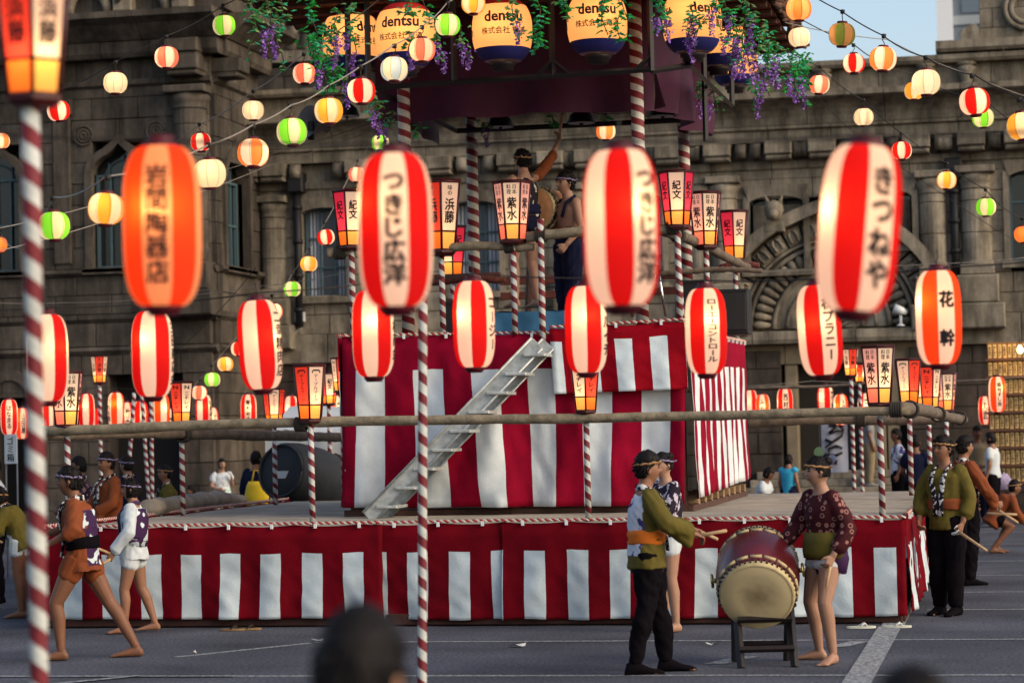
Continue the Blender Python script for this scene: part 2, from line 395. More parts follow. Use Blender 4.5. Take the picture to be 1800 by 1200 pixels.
def course(par, x0, x1, prof, plane, ln, m=STONE, name='stone_course', side=False, holes=[]):
    """a moulded course: profile of (projection, z) swept in pieces with open joints"""
    x = x0
    while x < x1-.05:
        e = min(x1, x+ln*rnd.uniform(.9, 1.1))
        if x1-e < .3: e = x1
        if not any(h[0] < (x+e)/2 < h[1] for h in holes):
            b = MB(); n = len(prof); g = .007
            if side: vs = [(plane+p, x+g, z) for p, z in prof] + [(plane+p, e-g, z) for p, z in prof]
            else: vs = [(x+g, plane-p, z) for p, z in prof] + [(e-g, plane-p, z) for p, z in prof]
            fs = [(i, (i+1) % n, n+(i+1) % n, n+i) for i in range(n)] + [tuple(range(n-1, -1, -1)), tuple(range(n, 2*n))]
            if side: fs = [tuple(reversed(f)) for f in fs]
            b.add(vs, fs); b.build(name, m, par, TO)
        x = e
entab = MB().box((-15.3, YM+.3, 6.7), (1.6, YM+.5, 8.9)).build('entablature', MORTAR, temple)
P0 = -.28
course(entab, -15.2, 1.5, [(P0,6.70),(.10,6.70),(.10,6.86),(.16,6.90),(.16,7.04),(P0,7.04)], YM, 1.3)
course(entab, -15.2, 1.5, [(P0,7.05),(.06,7.05),(.06,7.40),(P0,7.40)], YM, 1.5)
course(entab, -15.2, 1.5, [(P0,7.41),(.34,7.41),(.34,7.62),(.42,7.65),(.42,7.71),(P0,7.71)], YM, 1.2)
cy = [(P0,7.72),(.42,7.72)] + [(.42+.5*(1-cos(t*pi/2/5)), 7.74+.42*sin(t*pi/2/5)) for t in range(1, 6)] + [(.98,8.19),(.98,8.30),(P0,8.30)]
course(entab, -15.2, 1.5, cy, YM, 1.6, name='cornice_stone')
course(entab, -15.2, 1.5, [(P0,8.31),(.30,8.31),(.30,8.77),(P0,8.77)], YM, 1.15, name='parapet_panel')
course(entab, -15.2, 1.5, [(P0,8.78),(.5,8.78),(.55,8.84),(.55,8.93),(P0,8.96)], YM, 1.9, name='coping_stone')
course(entab, -1.3, 1.5, [(P0,8.97),(.6,8.97),(.66,9.03),(.66,9.18),(P0,9.2)], YM, 1.3, name='coping_stone')
# corbels under the cornice, baluster posts on the parapet
cb = MB(); cb.cbox((-.27, -.62, .10), (.27, 0, .36), .02); cb.cbox((-.25, -.56, .0), (.25, 0, .10), .03)
cbm = cb.mesh('corbel', STONE)
sc_ = MB()
sc_.tube([(-.10, -.34, .20), (.10, -.34, .20)], .15, 12); sc_.box((-.09, -.42, .12), (.09, 0, .34))
scm = sc_.mesh('scroll_bracket', STONE)
for px in (445, 490, 640, 705, 780, 905, 975, 1040, 1110, 1180, 1265, 1372, 1448, 1530, 1612, 1708, 1790):
    X = PY(px, 270, YM).x
    link('corbel', cbm, entab, Vector((X, YM, 7.045))-TO)
    for s in (-1, 1): link('scroll_bracket', scm, entab, Vector((X+s*.46, YM, 7.045))-TO)
bl = MB(); bl.lathe([(.16,0),(.16,.06),(.11,.09),(.18,.28),(.2,.36),(.13,.40),(.2,.43),(.2,.46)], 14, cap=True)
blm = bl.mesh('baluster', STONE)
for px in (1445, 1628, 1700): link('baluster', blm, entab, Vector((PY(px, 150, YM-.4).x, YM-.38, 8.31))-TO)
# engaged columns
def column_thing(X, z0, z1, r, plane, m=STONE, par=temple):
    c = MB()
    zz = z0; k = 0; hts = []
    while zz < z1-.05:
        e = min(z1, zz+.62); hts.append((zz, e)); zz = e
    for a, b in hts: c.lathe([(0,a+.004),(r-.012,a+.004),(r,a+.02),(r,b-.02),(r-.012,b-.004),(0,b-.004)], 20, c=(X, plane, 0), smooth=False)
    col = c.build('column_shaft', m, par, TO)
    k = MB(); k.lathe([(r,0),(r*1.05,.02),(r*1.05,.05),(r*.98,.06),(r*1.12,.14),(r*1.22,.22),(r*1.12,.30),(r*1.0,.31)], 22, c=(X, plane, z1), cap=True)
    k.cbox((X-r*1.28, plane-r*1.28, z1+.31), (X+r*1.28, plane+.1, z1+.45), .02); k.build('capital', m, col, TO)
    q = MB(); q.cbox((X-r*1.1, plane-r*1.1, z0-.2), (X+r*1.1, plane+.1, z0-.005), .02)
    q.lathe([(r*1.1,z0-.005),(r*1.1,z0+.05),(r*1.0,z0+.09)], 20, c=(X, plane, 0)); q.build('column_base', m, col, TO)
    for i, (hw, za, zb) in enumerate(((1.35, z0-.75, z0-.21), (1.7, z0-1.25, z0-.76))):
        q = MB(); q.cbox((X-r*hw, plane-r*hw, za), (X+r*hw, plane+.1, zb), .03); q.build('pedestal_block', m, col, TO)
    return col
for px, r in ((440, .20), (482, .27), (700, .25), (1002, .25), (1230, .22), (1274, .27), (1641, .27), (1716, .3)):
    column_thing(PY(px, 400, YM-.05).x, zm(466), 6.32 - (.06 if px == 1641 else 0), r, YM-.06)
# windows
def window(par, x0, x1, z0, z1, plane, nx, nz, curtain=False, side=False, head='flat', m=STONE, sur=.12, dark=False):
    """stone surround, teal frame with bars and glass panes; returns the window part"""
    def pt(u, p, z): return (plane+p, u, z) if side else (u, plane-p, z)
    def bx(b, u0, u1, p0, p1, z0_, z1_):
        a = pt(u0, p0, z0_); c = pt(u1, p1, z1_)
        b.box([min(a[i], c[i]) for i in range(3)], [max(a[i], c[i]) for i in range(3)])
    fr = MB(); t = .045
    bx(fr, x0, x0+t, -.20, -.12, z0, z1); bx(fr, x1-t, x1, -.20, -.12, z0, z1); bx(fr, x0+t, x1-t, -.2, -.12, z0, z0+t); bx(fr, x0+t, x1-t, -.2, -.12, z1-t, z1)
    f = fr.build('window', TEAL, par, TO)
    for i in range(1, nx):
        b = MB(); u = x0+(x1-x0)*i/nx; bx(b, u-.018, u+.018, -.19, -.135, z0+t, z1-t); b.build('window_bar', TEAL, f, TO)
    for j in range(1, nz):
        b = MB(); zz = z0+(z1-z0)*j/nz; bx(b, x0+t, x1-t, -.185, -.14, zz-.02, zz+.02); b.build('window_bar', TEAL, f, TO)
    g = MB(); bx(g, x0+.01, x1-.01, -.24, -.21, z0+.01, z1-.01)
    gl = g.build('window_pane', GLASS if not curtain else mat('clear_window_glass', (.5,.55,.6), .05, spec=.5), f, TO)
    if curtain:
        gl.data.materials[0] = GLASS
        gl.data.materials[0] = CURTAIN
        c = MB()
        for s in (0, 1):
            a, b_ = (x0, x0+(x1-x0)*.36) if s == 0 else (x1-(x1-x0)*.36, x1)
            c.grid(lambda u, v: pt(a+(b_-a)*u, -.205+.012*sin(u*28), z0+(z1-z0)*v), 24, 2)
        c.build('curtain', mat('pale_curtain', (.40,.42,.46), .85), f, TO)
        gl.data.materials[0] = mat('shadowed_room', (.05,.06,.075), .25, spec=.5)
    # surround: jambs, sill and head stones
    s = MB(); bx(s, x0-sur, x0, -.1, .16, z0, z1); s.build('window_jamb', m, f, TO)
    s = MB(); bx(s, x1, x1+sur, -.1, .16, z0, z1); s.build('window_jamb', m, f, TO)
    s = MB(); bx(s, x0-sur-.05, x1+sur+.05, -.1, .22, z0-.13, z0-.005); s.build('window_sill', m, f, TO)
    hd = MB(); pts = []
    W = (x1-x0)/2; cx = (x0+x1)/2; N = 14
    def arch(k, grow):
        u = -1+2*k/N
        if head == 'flat': return (cx+u*(W+grow), z1+ (.16 if grow else 0) - (0 if grow else .10*abs(u)**3))
        hgt = .75 if head == 'ogee' else .5
        a = pi*(1-k/N); xx = cos(a); zz = sin(a)
        sp = (max(0, 1-abs(xx)*2.2)**1.6)*.32 if head == 'ogee' else 0
        return (cx+xx*(W+grow), z1+zz*(hgt*W+grow)*.95+sp*(W+grow))
    inner = [arch(k, 0) for k in range(N+1)]; outer = [arch(k, sur if head != 'flat' else .02) for k in range(N+1)]
    if head == 'flat': outer = [(cx+(-1+2*k/N)*(W+sur), z1+.22) for k in range(N+1)]
    for k in range(N):
        q = [inner[k], inner[k+1], outer[k+1], outer[k]]
        vs = [pt(x, .17, z) for x, z in q] + [pt(x, -.12, z) for x, z in q]
        fs = [(0,1,2,3),(7,6,5,4),(0,4,5,1),(1,5,6,2),(2,6,7,3),(3,7,4,0)]
        hd.add(vs, fs)
    hd.build('window_head', m, f, TO)
    if head != 'flat':   # glazed tympanum with bars
        g = MB(); vs = [pt(cx, -.2, z1)] + [pt(x, -.2, z) for x, z in inner]
        g.add(vs, [(0, i, i+1) for i in range(1, N+1)]); g.build('window_pane', GLASS, f, TO)
        b = MB()
        for u in (-.55, 0, .55): bx(b, cx+u*W-.015, cx+u*W+.015, -.19, -.15, z1, z1+.55*W*(1.25 if u == 0 else .75))
        b.tube([pt(cx+W*.62*cos(a*pi/10), -.17, z1+W*.5*sin(a*pi/10)) for a in range(11)], .015, 6); b.build('window_bar', TEAL, f, TO)
    return f
window(wall, *W1, zw0, zw1, YM, 3, 3, True); window(wall, *W2, zw0, zw1, YM, 3, 3, True); window(wall, *W3, zw0, zw1, YM, 3, 3, True)
window(wall, *PW, 4.9, 6.35, YM, 2, 3); window(wall, *PW2, 5.3, 6.35, YM, 1, 2); window(wall, *RW, 4.9, 6.65, YM, 2, 3, head='flat')

# carved portal
portal = MB().box((pcx-2.3, YM+.12, 3.3), (pcx+2.3, YM+.5, 6.2)).build('carved_portal', STONE, temple)
def sector(par, name, r0, r1, a0, a1, y0, y1, n=3, m=STONE, ch=.015):
    b = MB(); vs = []
    for k in range(n+1):
        a = a0+(a1-a0)*k/n
        for r, y in ((r0, y1), (r0, y0+ch), (r0+ch, y0), (r1-ch, y0), (r1, y0+ch), (r1, y1)): vs.append((pcx-r*cos(a), y, pcz+r*sin(a)))
    fs = []
    for k in range(n):
        for i in range(5): fs.append((k*6+i, (k+1)*6+i, (k+1)*6+i+1, k*6+i+1))
    fs += [tuple(range(5, -1, -1)), tuple(n*6+i for i in range(6))]
    b.add(vs, fs); return b.build(name, m, par, TO)
def ring_tube(par, name, r, rad, y, m=STONE):
    b = MB(); b.tube([(pcx-r*cos(pi*k/28), y, pcz+r*sin(pi*k/28)) for k in range(29)], rad, 8); return b.build(name, m, par, TO)
sector(portal, 'tympanum', .02, 1.12, 0, pi, YM+.02, YM+.2, 20)
for r, q in ((1.14, .05), (.88, .035), (.62, .035), (1.60, .05), (1.73, .04)): ring_tube(portal, 'arch_moulding', r, q, YM+.0)
for i in range(26):      # scallop ring
    a = pi*(i+.5)/26; b = MB()
    d = Vector((-cos(a), 0, sin(a))); t = Vector((sin(a), 0, cos(a))); c = Vector((pcx, YM-.02, pcz))
    b.tube([c+d*1.2, c+d*1.42, c+d*1.5, c+d*1.55], [.035, .085, .075, .03], 8); b.build('scallop', STONE, portal, TO)
for i in range(17):      # outer ring of carved consoles
    a = pi*(i+.5)/17; w_ = pi/17*.42
    k = sector(portal, 'carved_console', 1.77, 2.12, a-w_, a+w_, YM-.10, YM+.2, 3, ch=.05)
    b = MB(); d = Vector((-cos(a), 0, sin(a))); t = Vector((sin(a), 0, cos(a))); c = Vector((pcx, YM-.12, pcz))
    for s in (-1, 1): b.tube([c+d*1.82+t*s*.07, c+d*1.98+t*s*.08, c+d*2.06+t*s*.03], .03, 6)
    b.build('console_groove', STONE, k, TO)
for i in range(9):       # lotus arcs carved in the tympanum
    a = pi*(i+.5)/9; b = MB(); c = Vector((pcx-.42*cos(a), YM, pcz+.42*sin(a)))
    d = Vector((-cos(a), 0, sin(a))); t = Vector((sin(a), 0, cos(a)))
    b.tube([c-t*.09-d*.25, c-t*.12, c+d*.13, c+t*.12, c+t*.09-d*.25], .022, 6); b.build('lotus_petal', STONE, portal, TO)
hood = []                # ogee hood mould
for k in range(33):
    a = pi*k/32; r = 2.16; e = max(0, 1-abs(cos(a))*2.6)**1.8*.16
    hood.append((pcx-r*cos(a), pcz+r*sin(a)+e))
for k in range(32):
    (xa, za), (xb, zb) = hood[k], hood[k+1]
    na = Vector((xa-pcx, za-pcz)).normalized()*.24; nb = Vector((xb-pcx, zb-pcz)).normalized()*.24
    q = [(xa, za), (xb, zb), (xb+nb.x, zb+nb.y), (xa+na.x, za+na.y)]
    if k % 2 == 0: hb = MB()
    hb.add([(x, YM-.34, z) for x, z in q] + [(x, YM+.1, z) for x, z in q], [(3,2,1,0),(4,5,6,7),(0,1,5,4),(1,2,6,5),(2,3,7,6),(3,0,4,7)])
    if k % 2: hb.build('hood_stone', STONE, portal, TO)
fin = MB(); fin.lathe([(.05,0),(.14,.08),(.18,.18),(.12,.28),(.02,.42)], 14, c=(pcx, YM-.3, pcz+2.4), cap=True); fin.build('finial', STONE, portal, TO)
for s in (-1, 1):        # stone beasts' heads beside the arch
    hX = pcx+s*1.05; b = MB()
    b.lathe([(.0,-.2),(.14,-.17),(.2,0),(.17,.15),(.0,.22)], 12, c=(hX, YM-.32, pcz+2.32)); b.tube([(hX, YM-.3, pcz+2.3), (hX, YM-.62, pcz+2.2)], [.13, .08], 10)
    for e in (-1, 1): b.tube([(hX+e*.1, YM-.3, pcz+2.45), (hX+e*.17, YM-.28, pcz+2.62)], [.06, .02], 6)
    b.cbox((hX-.2, YM-.35, pcz+1.9), (hX+.2, YM, pcz+2.1), .02); b.build('carved_beast_head', STONE, portal, TO)
course(portal, pcx-2.45, pcx+2.45, [(-.2,3.42),(.38,3.42),(.42,3.5),(.42,3.66),(-.2,3.69)], YM, 1.0, name='lintel_stone')
course(portal, pcx-2.2, pcx+2.2, [(-.6,3.02),(.1,3.02),(.14,3.4),(-.6,3.4)], YM+.1, 1.4, m=mat('tan_lintel', (.20,.16,.10), .8, .25, 3), name='lintel_beam')
# dark porch behind the doorway, steps in front
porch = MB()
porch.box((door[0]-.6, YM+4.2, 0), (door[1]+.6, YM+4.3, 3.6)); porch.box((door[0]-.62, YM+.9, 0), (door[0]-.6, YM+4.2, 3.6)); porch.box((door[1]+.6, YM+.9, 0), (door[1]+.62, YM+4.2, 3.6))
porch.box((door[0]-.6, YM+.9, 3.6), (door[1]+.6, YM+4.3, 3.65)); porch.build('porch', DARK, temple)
for k in range(6):
    b = MB(); b.cbox((door[0]-.5-.1*(5-k), YM-2.0+.32*k, 0 if k == 0 else .15*k+.002), (door[1]+.9, YM+ (4.1 if k == 5 else -.2), .15*(k+1)), .015); b.build('stone_step', STONE, temple)
for px in (1395, 1548, 1572):
    X = PY(px, 760, YM+.3).x; b = MB(); b.cbox((X-.12, YM+.02, .9), (X+.12, YM+.4, 3.0), .02); b.build('door_pillar', mat('tan_lintel', (.34,.28,.18)), temple)
dl = MB()
for i in range(5):
    X = door[0]+.35+i*.48; dl.cbox((X, YM+2.5, .92), (X+.44, YM+2.56, 2.9), .03)
dl.build('door_leaf', mat('bronze_door', (.05,.03,.015), .45), temple)

# projecting wing on the left
def zl(y, x=213): return PY(x, y, YW).z
wing = MB().box((-24, YW+.5, 0), (XW-.5, YM+.4, 10.6)).build('projecting_wing', MORTAR, temple)
def wx(px, y=350): return PY(px, y, YW).x
LW = (wx(166), wx(262)); LW0 = (wx(-60), wx(38)); z5, z7 = zl(470), zl(305)
wh = [(*LW, z5, z7+.62), (*LW0, z5, z7+.62), (wx(188), wx(318), 0.4, zl(655)), (wx(-10), wx(48), .4, zl(690))]
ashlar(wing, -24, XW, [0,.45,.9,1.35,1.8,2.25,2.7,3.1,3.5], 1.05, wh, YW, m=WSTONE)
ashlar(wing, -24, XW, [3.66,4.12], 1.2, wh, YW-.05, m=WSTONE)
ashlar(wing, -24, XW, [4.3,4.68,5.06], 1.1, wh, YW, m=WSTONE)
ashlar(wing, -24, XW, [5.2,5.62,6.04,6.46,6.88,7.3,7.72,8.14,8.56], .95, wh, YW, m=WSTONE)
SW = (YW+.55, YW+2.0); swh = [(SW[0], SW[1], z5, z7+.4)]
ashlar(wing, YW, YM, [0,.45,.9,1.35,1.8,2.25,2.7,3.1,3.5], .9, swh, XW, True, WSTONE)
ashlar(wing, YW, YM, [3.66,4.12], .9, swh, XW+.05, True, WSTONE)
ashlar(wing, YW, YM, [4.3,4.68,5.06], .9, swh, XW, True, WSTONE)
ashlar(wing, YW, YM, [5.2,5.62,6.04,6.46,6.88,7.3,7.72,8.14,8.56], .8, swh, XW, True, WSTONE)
for pr, ln in (([(-.3,3.5),(.12,3.5),(.2,3.58),(.16,3.65),(-.3,3.66)], 1.3), ([(-.3,4.12),(.1,4.12),(.18,4.2),(.18,4.29),(-.3,4.3)], 1.5), ([(-.3,5.06),(.14,5.06),(.22,5.12),(.22,5.19),(-.3,5.2)], 1.4),
               ([(-.3,8.57),(.08,8.57),(.08,8.75),(.16,8.8),(.16,8.9),(-.3,8.9)], 1.3), ([(-.3,8.91),(.05,8.91),(.05,9.3),(-.3,9.3)], 1.2), ([(-.3,9.31),(.3,9.31),(.36,9.4),(.36,9.62),(-.3,9.62)], 1.1),
               ([(-.3,9.63),(.4,9.63),(.7,9.9),(.95,10.0),(.95,10.12),(-.3,10.14)], 1.5), ([(-.3,10.15),(.5,10.15),(.5,11.0),(-.3,11.0)], 1.3)):
    course(wing, -24, XW+(pr[1][0] if pr[1][0] > 0 else 0), pr, YW, ln, WSTONE, 'wing_course')
    course(wing, YW, YM, pr, XW, ln, WSTONE, 'wing_course', True)
window(wing, *LW, z5, z7, YW, 4, 2, head='ogee', m=WSTONE, sur=.15); window(wing, *LW0, z5, z7, YW, 4, 2, head='ogee', m=WSTONE, sur=.15)
window(wing, *SW, z5, z7-.1, XW, 4, 2, side=True, head='ogee', m=WSTONE, sur=.15)
column_thing(XW-.36, 5.45, zl(195, 338), .33, YW-.12, WSTONE, wing)
cbw = cb.mesh('corbel', WSTONE)
for X in (XW-.36, XW-3.3, XW-6.2):
    for dz in (8.91, 9.25): link('wing_corbel', cbw, wing, Vector((X, YW-.02, dz-.03))-TO, None, (1.25, 1, 1))
link('wing_corbel', cbw, wing, Vector((XW+.02, YW+.3, 8.88))-TO, (0, 0, R(90)), (1.2, 1, 1))
b = MB(); b.cbox((wx(97), YW-.14, 5.3), (wx(129), YW+.05, 8.4), .03); b.cbox((wx(92), YW-.2, 8.25), (wx(134), YW+.05, 8.56), .03); b.build('pilaster', WSTONE, wing, TO)
for px, py in ((150, 240), (277, 232)):
    c = PY(px, py, YW); b = MB()
    for r in (.19, .12, .06): b.tube([(c.x+r*cos(tau*k/20), YW-.11, c.z+r*sin(tau*k/20)) for k in range(21)], .025, 6)
    b.build('rosette', WSTONE, wing, TO)
b = MB(); b.box((wx(188), YW+.4, .4), (wx(318), YW+.45, zl(655))); b.build('basement_opening', DARK, wing, TO); b = MB(); b.box((wx(-10), YW+.4, .4), (wx(48), YW+.45, zl(690))); b.build('basement_opening', DARK, wing, TO)
arcb = MB(); ca = PY(22, 700, YW)
for k in range(12):
    a0, a1 = pi*k/12, pi*(k+1)/12; q = [(ca.x-r*cos(a), ca.z+r*sin(a)) for r, a in ((.36,a0),(.36,a1),(.56,a1),(.56,a0))]
    arcb.add([(x, YW-.16, z) for x, z in q]+[(x, YW+.05, z) for x, z in q], [(0,1,2,3),(0,4,5,1),(1,5,6,2),(2,6,7,3),(3,7,4,0)])
arcb.build('niche_arch', WSTONE, wing, TO)
# balustrade ornaments above the wing cornice
for X in (XW-.3, XW-1.5, XW-3.0, XW-4.5):
    b = MB(); b.cbox((X-.2, YW-.75, 10.14), (X+.2, YW-.3, 10.9), .03)
    b.tube([(X-.1, YW-.78, 10.35), (X+.1, YW-.78, 10.5), (X, YW-.78, 10.65)], .06, 6); b.build('parapet_post', STONE, wing, TO)
    b = MB(); b.tube([(X-.75+.4*cos(pi*k/10), YW-.6, 10.15+.5*sin(pi*k/10)) for k in range(11)], .1, 8); b.build('parapet_arch', STONE, wing, TO)
# upper hall set back behind the parapet, and the stone turret on the right
hall = MB().box((-24, YM+6.5, 6), (-6.6, YM+7, 19)).build('upper_hall', MORTAR, temple)
ashlar(hall, -24, -6.6, [8.4+.62*k for k in range(12)], 1.5, [], YM+6.5, m=WSTONE)
for k in range(8):
    X = -14.8+k*1.15; b = MB(); b.cbox((X-.16, YM+6.0, 8.5), (X+.16, YM+6.5, 16), .03); b.build('hall_pilaster', WSTONE, hall, TO)
cp = PY(490, 45, YM+3)
b = MB()
for k in range(12):
    X = cp.x-1.6+k*.3; b.tube([(X, YM+2.4, cp.z+.75-k*.03), (X+.02, YM+2.4, cp.z-.1), (X, YM+2.3, cp.z-.7)], [.13, .11, .15], 7)
b.box((cp.x-2, YM+2.2, cp.z-.95), (cp.x+2, YM+3, cp.z-.7)); b.box((cp.x-2, YM+2.2, cp.z+.75), (cp.x+2, YM+3, cp.z+1.0)); b.build('balustrade', STONE, hall, TO)
tx0 = PY(1722, 40, YM+3).x
tur = MB().box((tx0, YM+3.02, 7), (tx0+5, YM+6, 20)).build('stone_turret', MORTAR, temple)
ashlar(tur, tx0, tx0+5, [8.9,9.2,9.55,9.95,10.35,10.75,11.2,11.6,12], .9, [], YM+3)
b = MB(); qx = PY(1686, 30, YM+2.8).x
b.prism([(qx, 8.8), (tx0+.02, 8.8), (tx0+.02, 9.75)] + [(tx0+.02-(tx0-qx)*sin(pi/2*k/8), 9.75+.25*cos(pi/2*k/8)-.0) for k in range(1, 9)], YM+2.5, YM+3.4); b.build('curved_buttress', STONE, tur, TO)
course(tur, tx0-.4, tx0+5, [(-.1,9.0),(.5,9.0),(.55,9.3),(-.1,9.3)], YM+3, 1.1, name='turret_ledge')
for i in range(9):
    X = tx0-.1+i*.16; b = MB(); b.tube([(X, YM+2.6, 9.3), (X, YM+2.6, 9.62)], .055, 8); b.build('turret_baluster', STONE, tur, TO)
b = MB(); c = PY(1803, 15, YM+2.9)
for r in (.42, .3): b.tube([(c.x+r*cos(tau*k/24), YM+2.85, c.z+r*sin(tau*k/24)) for k in range(25)], .06, 8)
b.build('round_window', STONE, tur, TO)
for (par, m_), lst in EXTRA.items():
    b = MB()
    for loc, w_, j, h_, sd in lst:
        if sd: b.box((loc.x-.02, loc.y-w_/2, loc.z-h_/2), (loc.x+.10*j, loc.y+w_/2, loc.z+h_/2))
        else: b.box((loc.x-w_/2, loc.y-.10*j, loc.z-h_/2), (loc.x+w_/2, loc.y+.02, loc.z+h_/2))
    o = b.build('stone_courses', m_, par, TO); o['kind'] = 'stuff'
# downpipes, meter box, lamps on the facade
def pipe(px, y0, y1, label):
    a = PY(px, y0, YM-.2); c = PY(px, y1, YM-.2); b = MB()
    b.tube([(a.x, YM-.2, a.z), (a.x, YM-.2, c.z)], .085, 10); t = thing('downpipe', label, 'drainpipe', (a.x, YM-.2, c.z))
    b.build('pipe', IRON, t); h = MB(); h.cbox((a.x-.17, YM-.38, a.z-.05), (a.x+.17, YM-.05, a.z+.35), .03); h.build('hopper', IRON, t)
    for k in range(4):
        z = c.z+(a.z-c.z)*(k+.5)/4; h = MB(); h.tube([(a.x, YM-.2, z-.04), (a.x, YM-.2, z+.04)], .11, 10); h.build('clamp', IRON, t)
pipe(522, 335, 575, 'black iron drainpipe beside the left curtained window of the temple')
pipe(1676, 310, 520, 'black iron drainpipe between the two stone columns at the right')
c = PY(529, 557, YM-.1); t = thing('meter_box', 'small pale grey electrical box on the stone wall left of the stage tower', 'electrical box', (c.x, YM-.12, c.z-.08))
b = MB(); b.cbox((c.x-.1, YM-.22, c.z-.1), (c.x+.1, YM-.1, c.z+.1), .01); b.build('box', mat('pale_grey_plastic', (.4,.42,.42), .5), t)
b = MB(); b.tube([(c.x+.02, YM-.15, c.z-.1), (c.x+.02, YM-.15, c.z-.24), (c.x-.1, YM-.15, c.z-.3), (c.x-.35, YM-.15, c.z-.31)], .02, 6); b.build('conduit', mat('pale_grey_plastic', (.4,.42,.42)), t)
c = PY(1583, 552, YM-.4); t = thing('floodlight', 'small white floodlight on the ledge right of the carved arch', 'spotlight', (c.x, YM-.4, 3.69))
b = MB(); b.tube([(c.x, YM-.4, 3.69), (c.x, YM-.4, c.z+.0)], .03, 8); b.lathe([(.09,0),(.07,.03),(.03,.05)], 10, c=(c.x, YM-.4, 3.69), cap=True); b.build('stand', mat('white_enamel', (.6,.62,.62), .35), t)
b = MB(); b.tube([(c.x-.12, YM-.45, c.z+.12), (c.x+.02, YM-.42, c.z+.06), (c.x+.12, YM-.4, c.z+.02)], [.09, .085, .04], 10); b.build('lamp_head', mat('white_enamel', (.6,.62,.62)), t)
# modern building behind the parapet
c0 = PY(1655, 60, 95.0); c1 = PY(1720, 60, 95.0)
mod = thing('office_building', 'pale modern office tower with grey glass behind the temple parapet at upper right', 'building', (c0.x, 95, 0))
b = MB(); b.box((c0.x, 95, 0), (c0.x+14, 110, 45)); b.build('glass_wall', mat('grey_glass_wall', (.13,.16,.19), .25, spec=.5), mod)
b = MB(); b.box((c0.x-.15, 94.6, 0), (c0.x+.45, 95.2, 45.3)); b.build('white_pier', mat('white_concrete', (.75,.77,.78), .7), mod)
for k in range(12):
    b = MB(); b.box((c0.x+.46, 94.9, 9+k*2.7), (c0.x+13.9, 94.99, 9.35+k*2.7)); b.build('floor_band', mat('grey_spandrel', (.30,.33,.35), .5), mod)
    for j in range(8):
        b = MB(); X = c0.x+.8+j*1.6; b.box((X, 94.93, 9.45+k*2.7), (X+1.2, 94.985, 11.5+k*2.7)); b.build('window_pane', mat('office_glass', (.10,.13,.16), .1, spec=.7), mod)
# ------------------------------------------------------------------ striped poles, logs, cloth
def helix_mat(name, ca, cb, pitch, hand=1):
    m = bpy.data.materials.new(name); m.use_nodes = True; n = m.node_tree.nodes; l = m.node_tree.links
    b = n['Principled BSDF']; b.inputs['Roughness'].default_value = .7
    tc = n.new('ShaderNodeTexCoord'); sp = n.new('ShaderNodeSeparateXYZ'); l.new(tc.outputs['Object'], sp.inputs[0])
    at = n.new('ShaderNodeMath'); at.operation = 'ARCTAN2'; l.new(sp.outputs[1], at.inputs[0]); l.new(sp.outputs[0], at.inputs[1])
    d1 = n.new('ShaderNodeMath'); d1.operation = 'MULTIPLY'; d1.inputs[1].default_value = hand/tau; l.new(at.outputs[0], d1.inputs[0])
    d2 = n.new('ShaderNodeMath'); d2.operation = 'MULTIPLY_ADD'; d2.inputs[1].default_value = 1/pitch; l.new(sp.outputs[2], d2.inputs[0]); l.new(d1.outputs[0], d2.inputs[2])
    fr = n.new('ShaderNodeMath'); fr.operation = 'FRACT'; l.new(d2.outputs[0], fr.inputs[0])
    gt = n.new('ShaderNodeMath'); gt.operation = 'GREATER_THAN'; gt.inputs[1].default_value = .5; l.new(fr.outputs[0], gt.inputs[0])
    tn = n.new('ShaderNodeTexNoise'); tn.inputs['Scale'].default_value = 14; tn.inputs['Detail'].default_value = 4; l.new(tc.outputs['Object'], tn.inputs['Vector'])
    mx = n.new('ShaderNodeMix'); mx.data_type = 'RGBA'; mx.inputs[6].default_value = (*ca, 1); mx.inputs[7].default_value = (*cb, 1); l.new(gt.outputs[0], mx.inputs[0])
    mr = n.new('ShaderNodeMapRange'); mr.inputs[1].default_value = .3; mr.inputs[2].default_value = .7; mr.inputs[3].default_value = .75; mr.inputs[4].default_value = 1.1; l.new(tn.outputs[0], mr.inputs[0])
    m2 = n.new('ShaderNodeMix'); m2.data_type = 'RGBA'; m2.blend_type = 'MULTIPLY'; m2.inputs[0].default_value = 1; l.new(mx.outputs[2], m2.inputs[6]); l.new(mr.outputs[0], m2.inputs[7])
    l.new(m2.outputs[2], b.inputs['Base Color']); return m
HELIX = helix_mat('red_white_pole_tape', (.14, .004, .010), (.46, .48, .45), .125)
HELIX2 = helix_mat('red_white_post_cloth', (.16, .004, .010), (.52, .52, .46), .145)
WOOD = mat('weathered_log', (.12, .092, .068), .85, .5, 9, .8, 35)
BAMBOO = mat('pale_bamboo_log', (.20, .165, .11), .85, .5, 8, .9, 30)
ROPE = mat('dark_rope', (.03, .025, .02), .9)
POLES = 'red and white striped festival poles'
def pole(base, top, r, label, m=HELIX, lash=True, group=POLES):
    base, top = Vector(base), Vector(top); L = (top-base).length
    b = MB(); n = max(2, int(L/.4)); rr = [r*(1+.04*sin(i*2.1)) for i in range(n+1)]
    b.lathe([(rr[i], L*i/n) for i in range(n+1)], 14, cap=True)
    o = b.build('striped_pole', m); o.location = base; o.rotation_euler = (top-base).to_track_quat('Z', 'Y').to_euler()
    tag(o, label, 'pole', group); return o
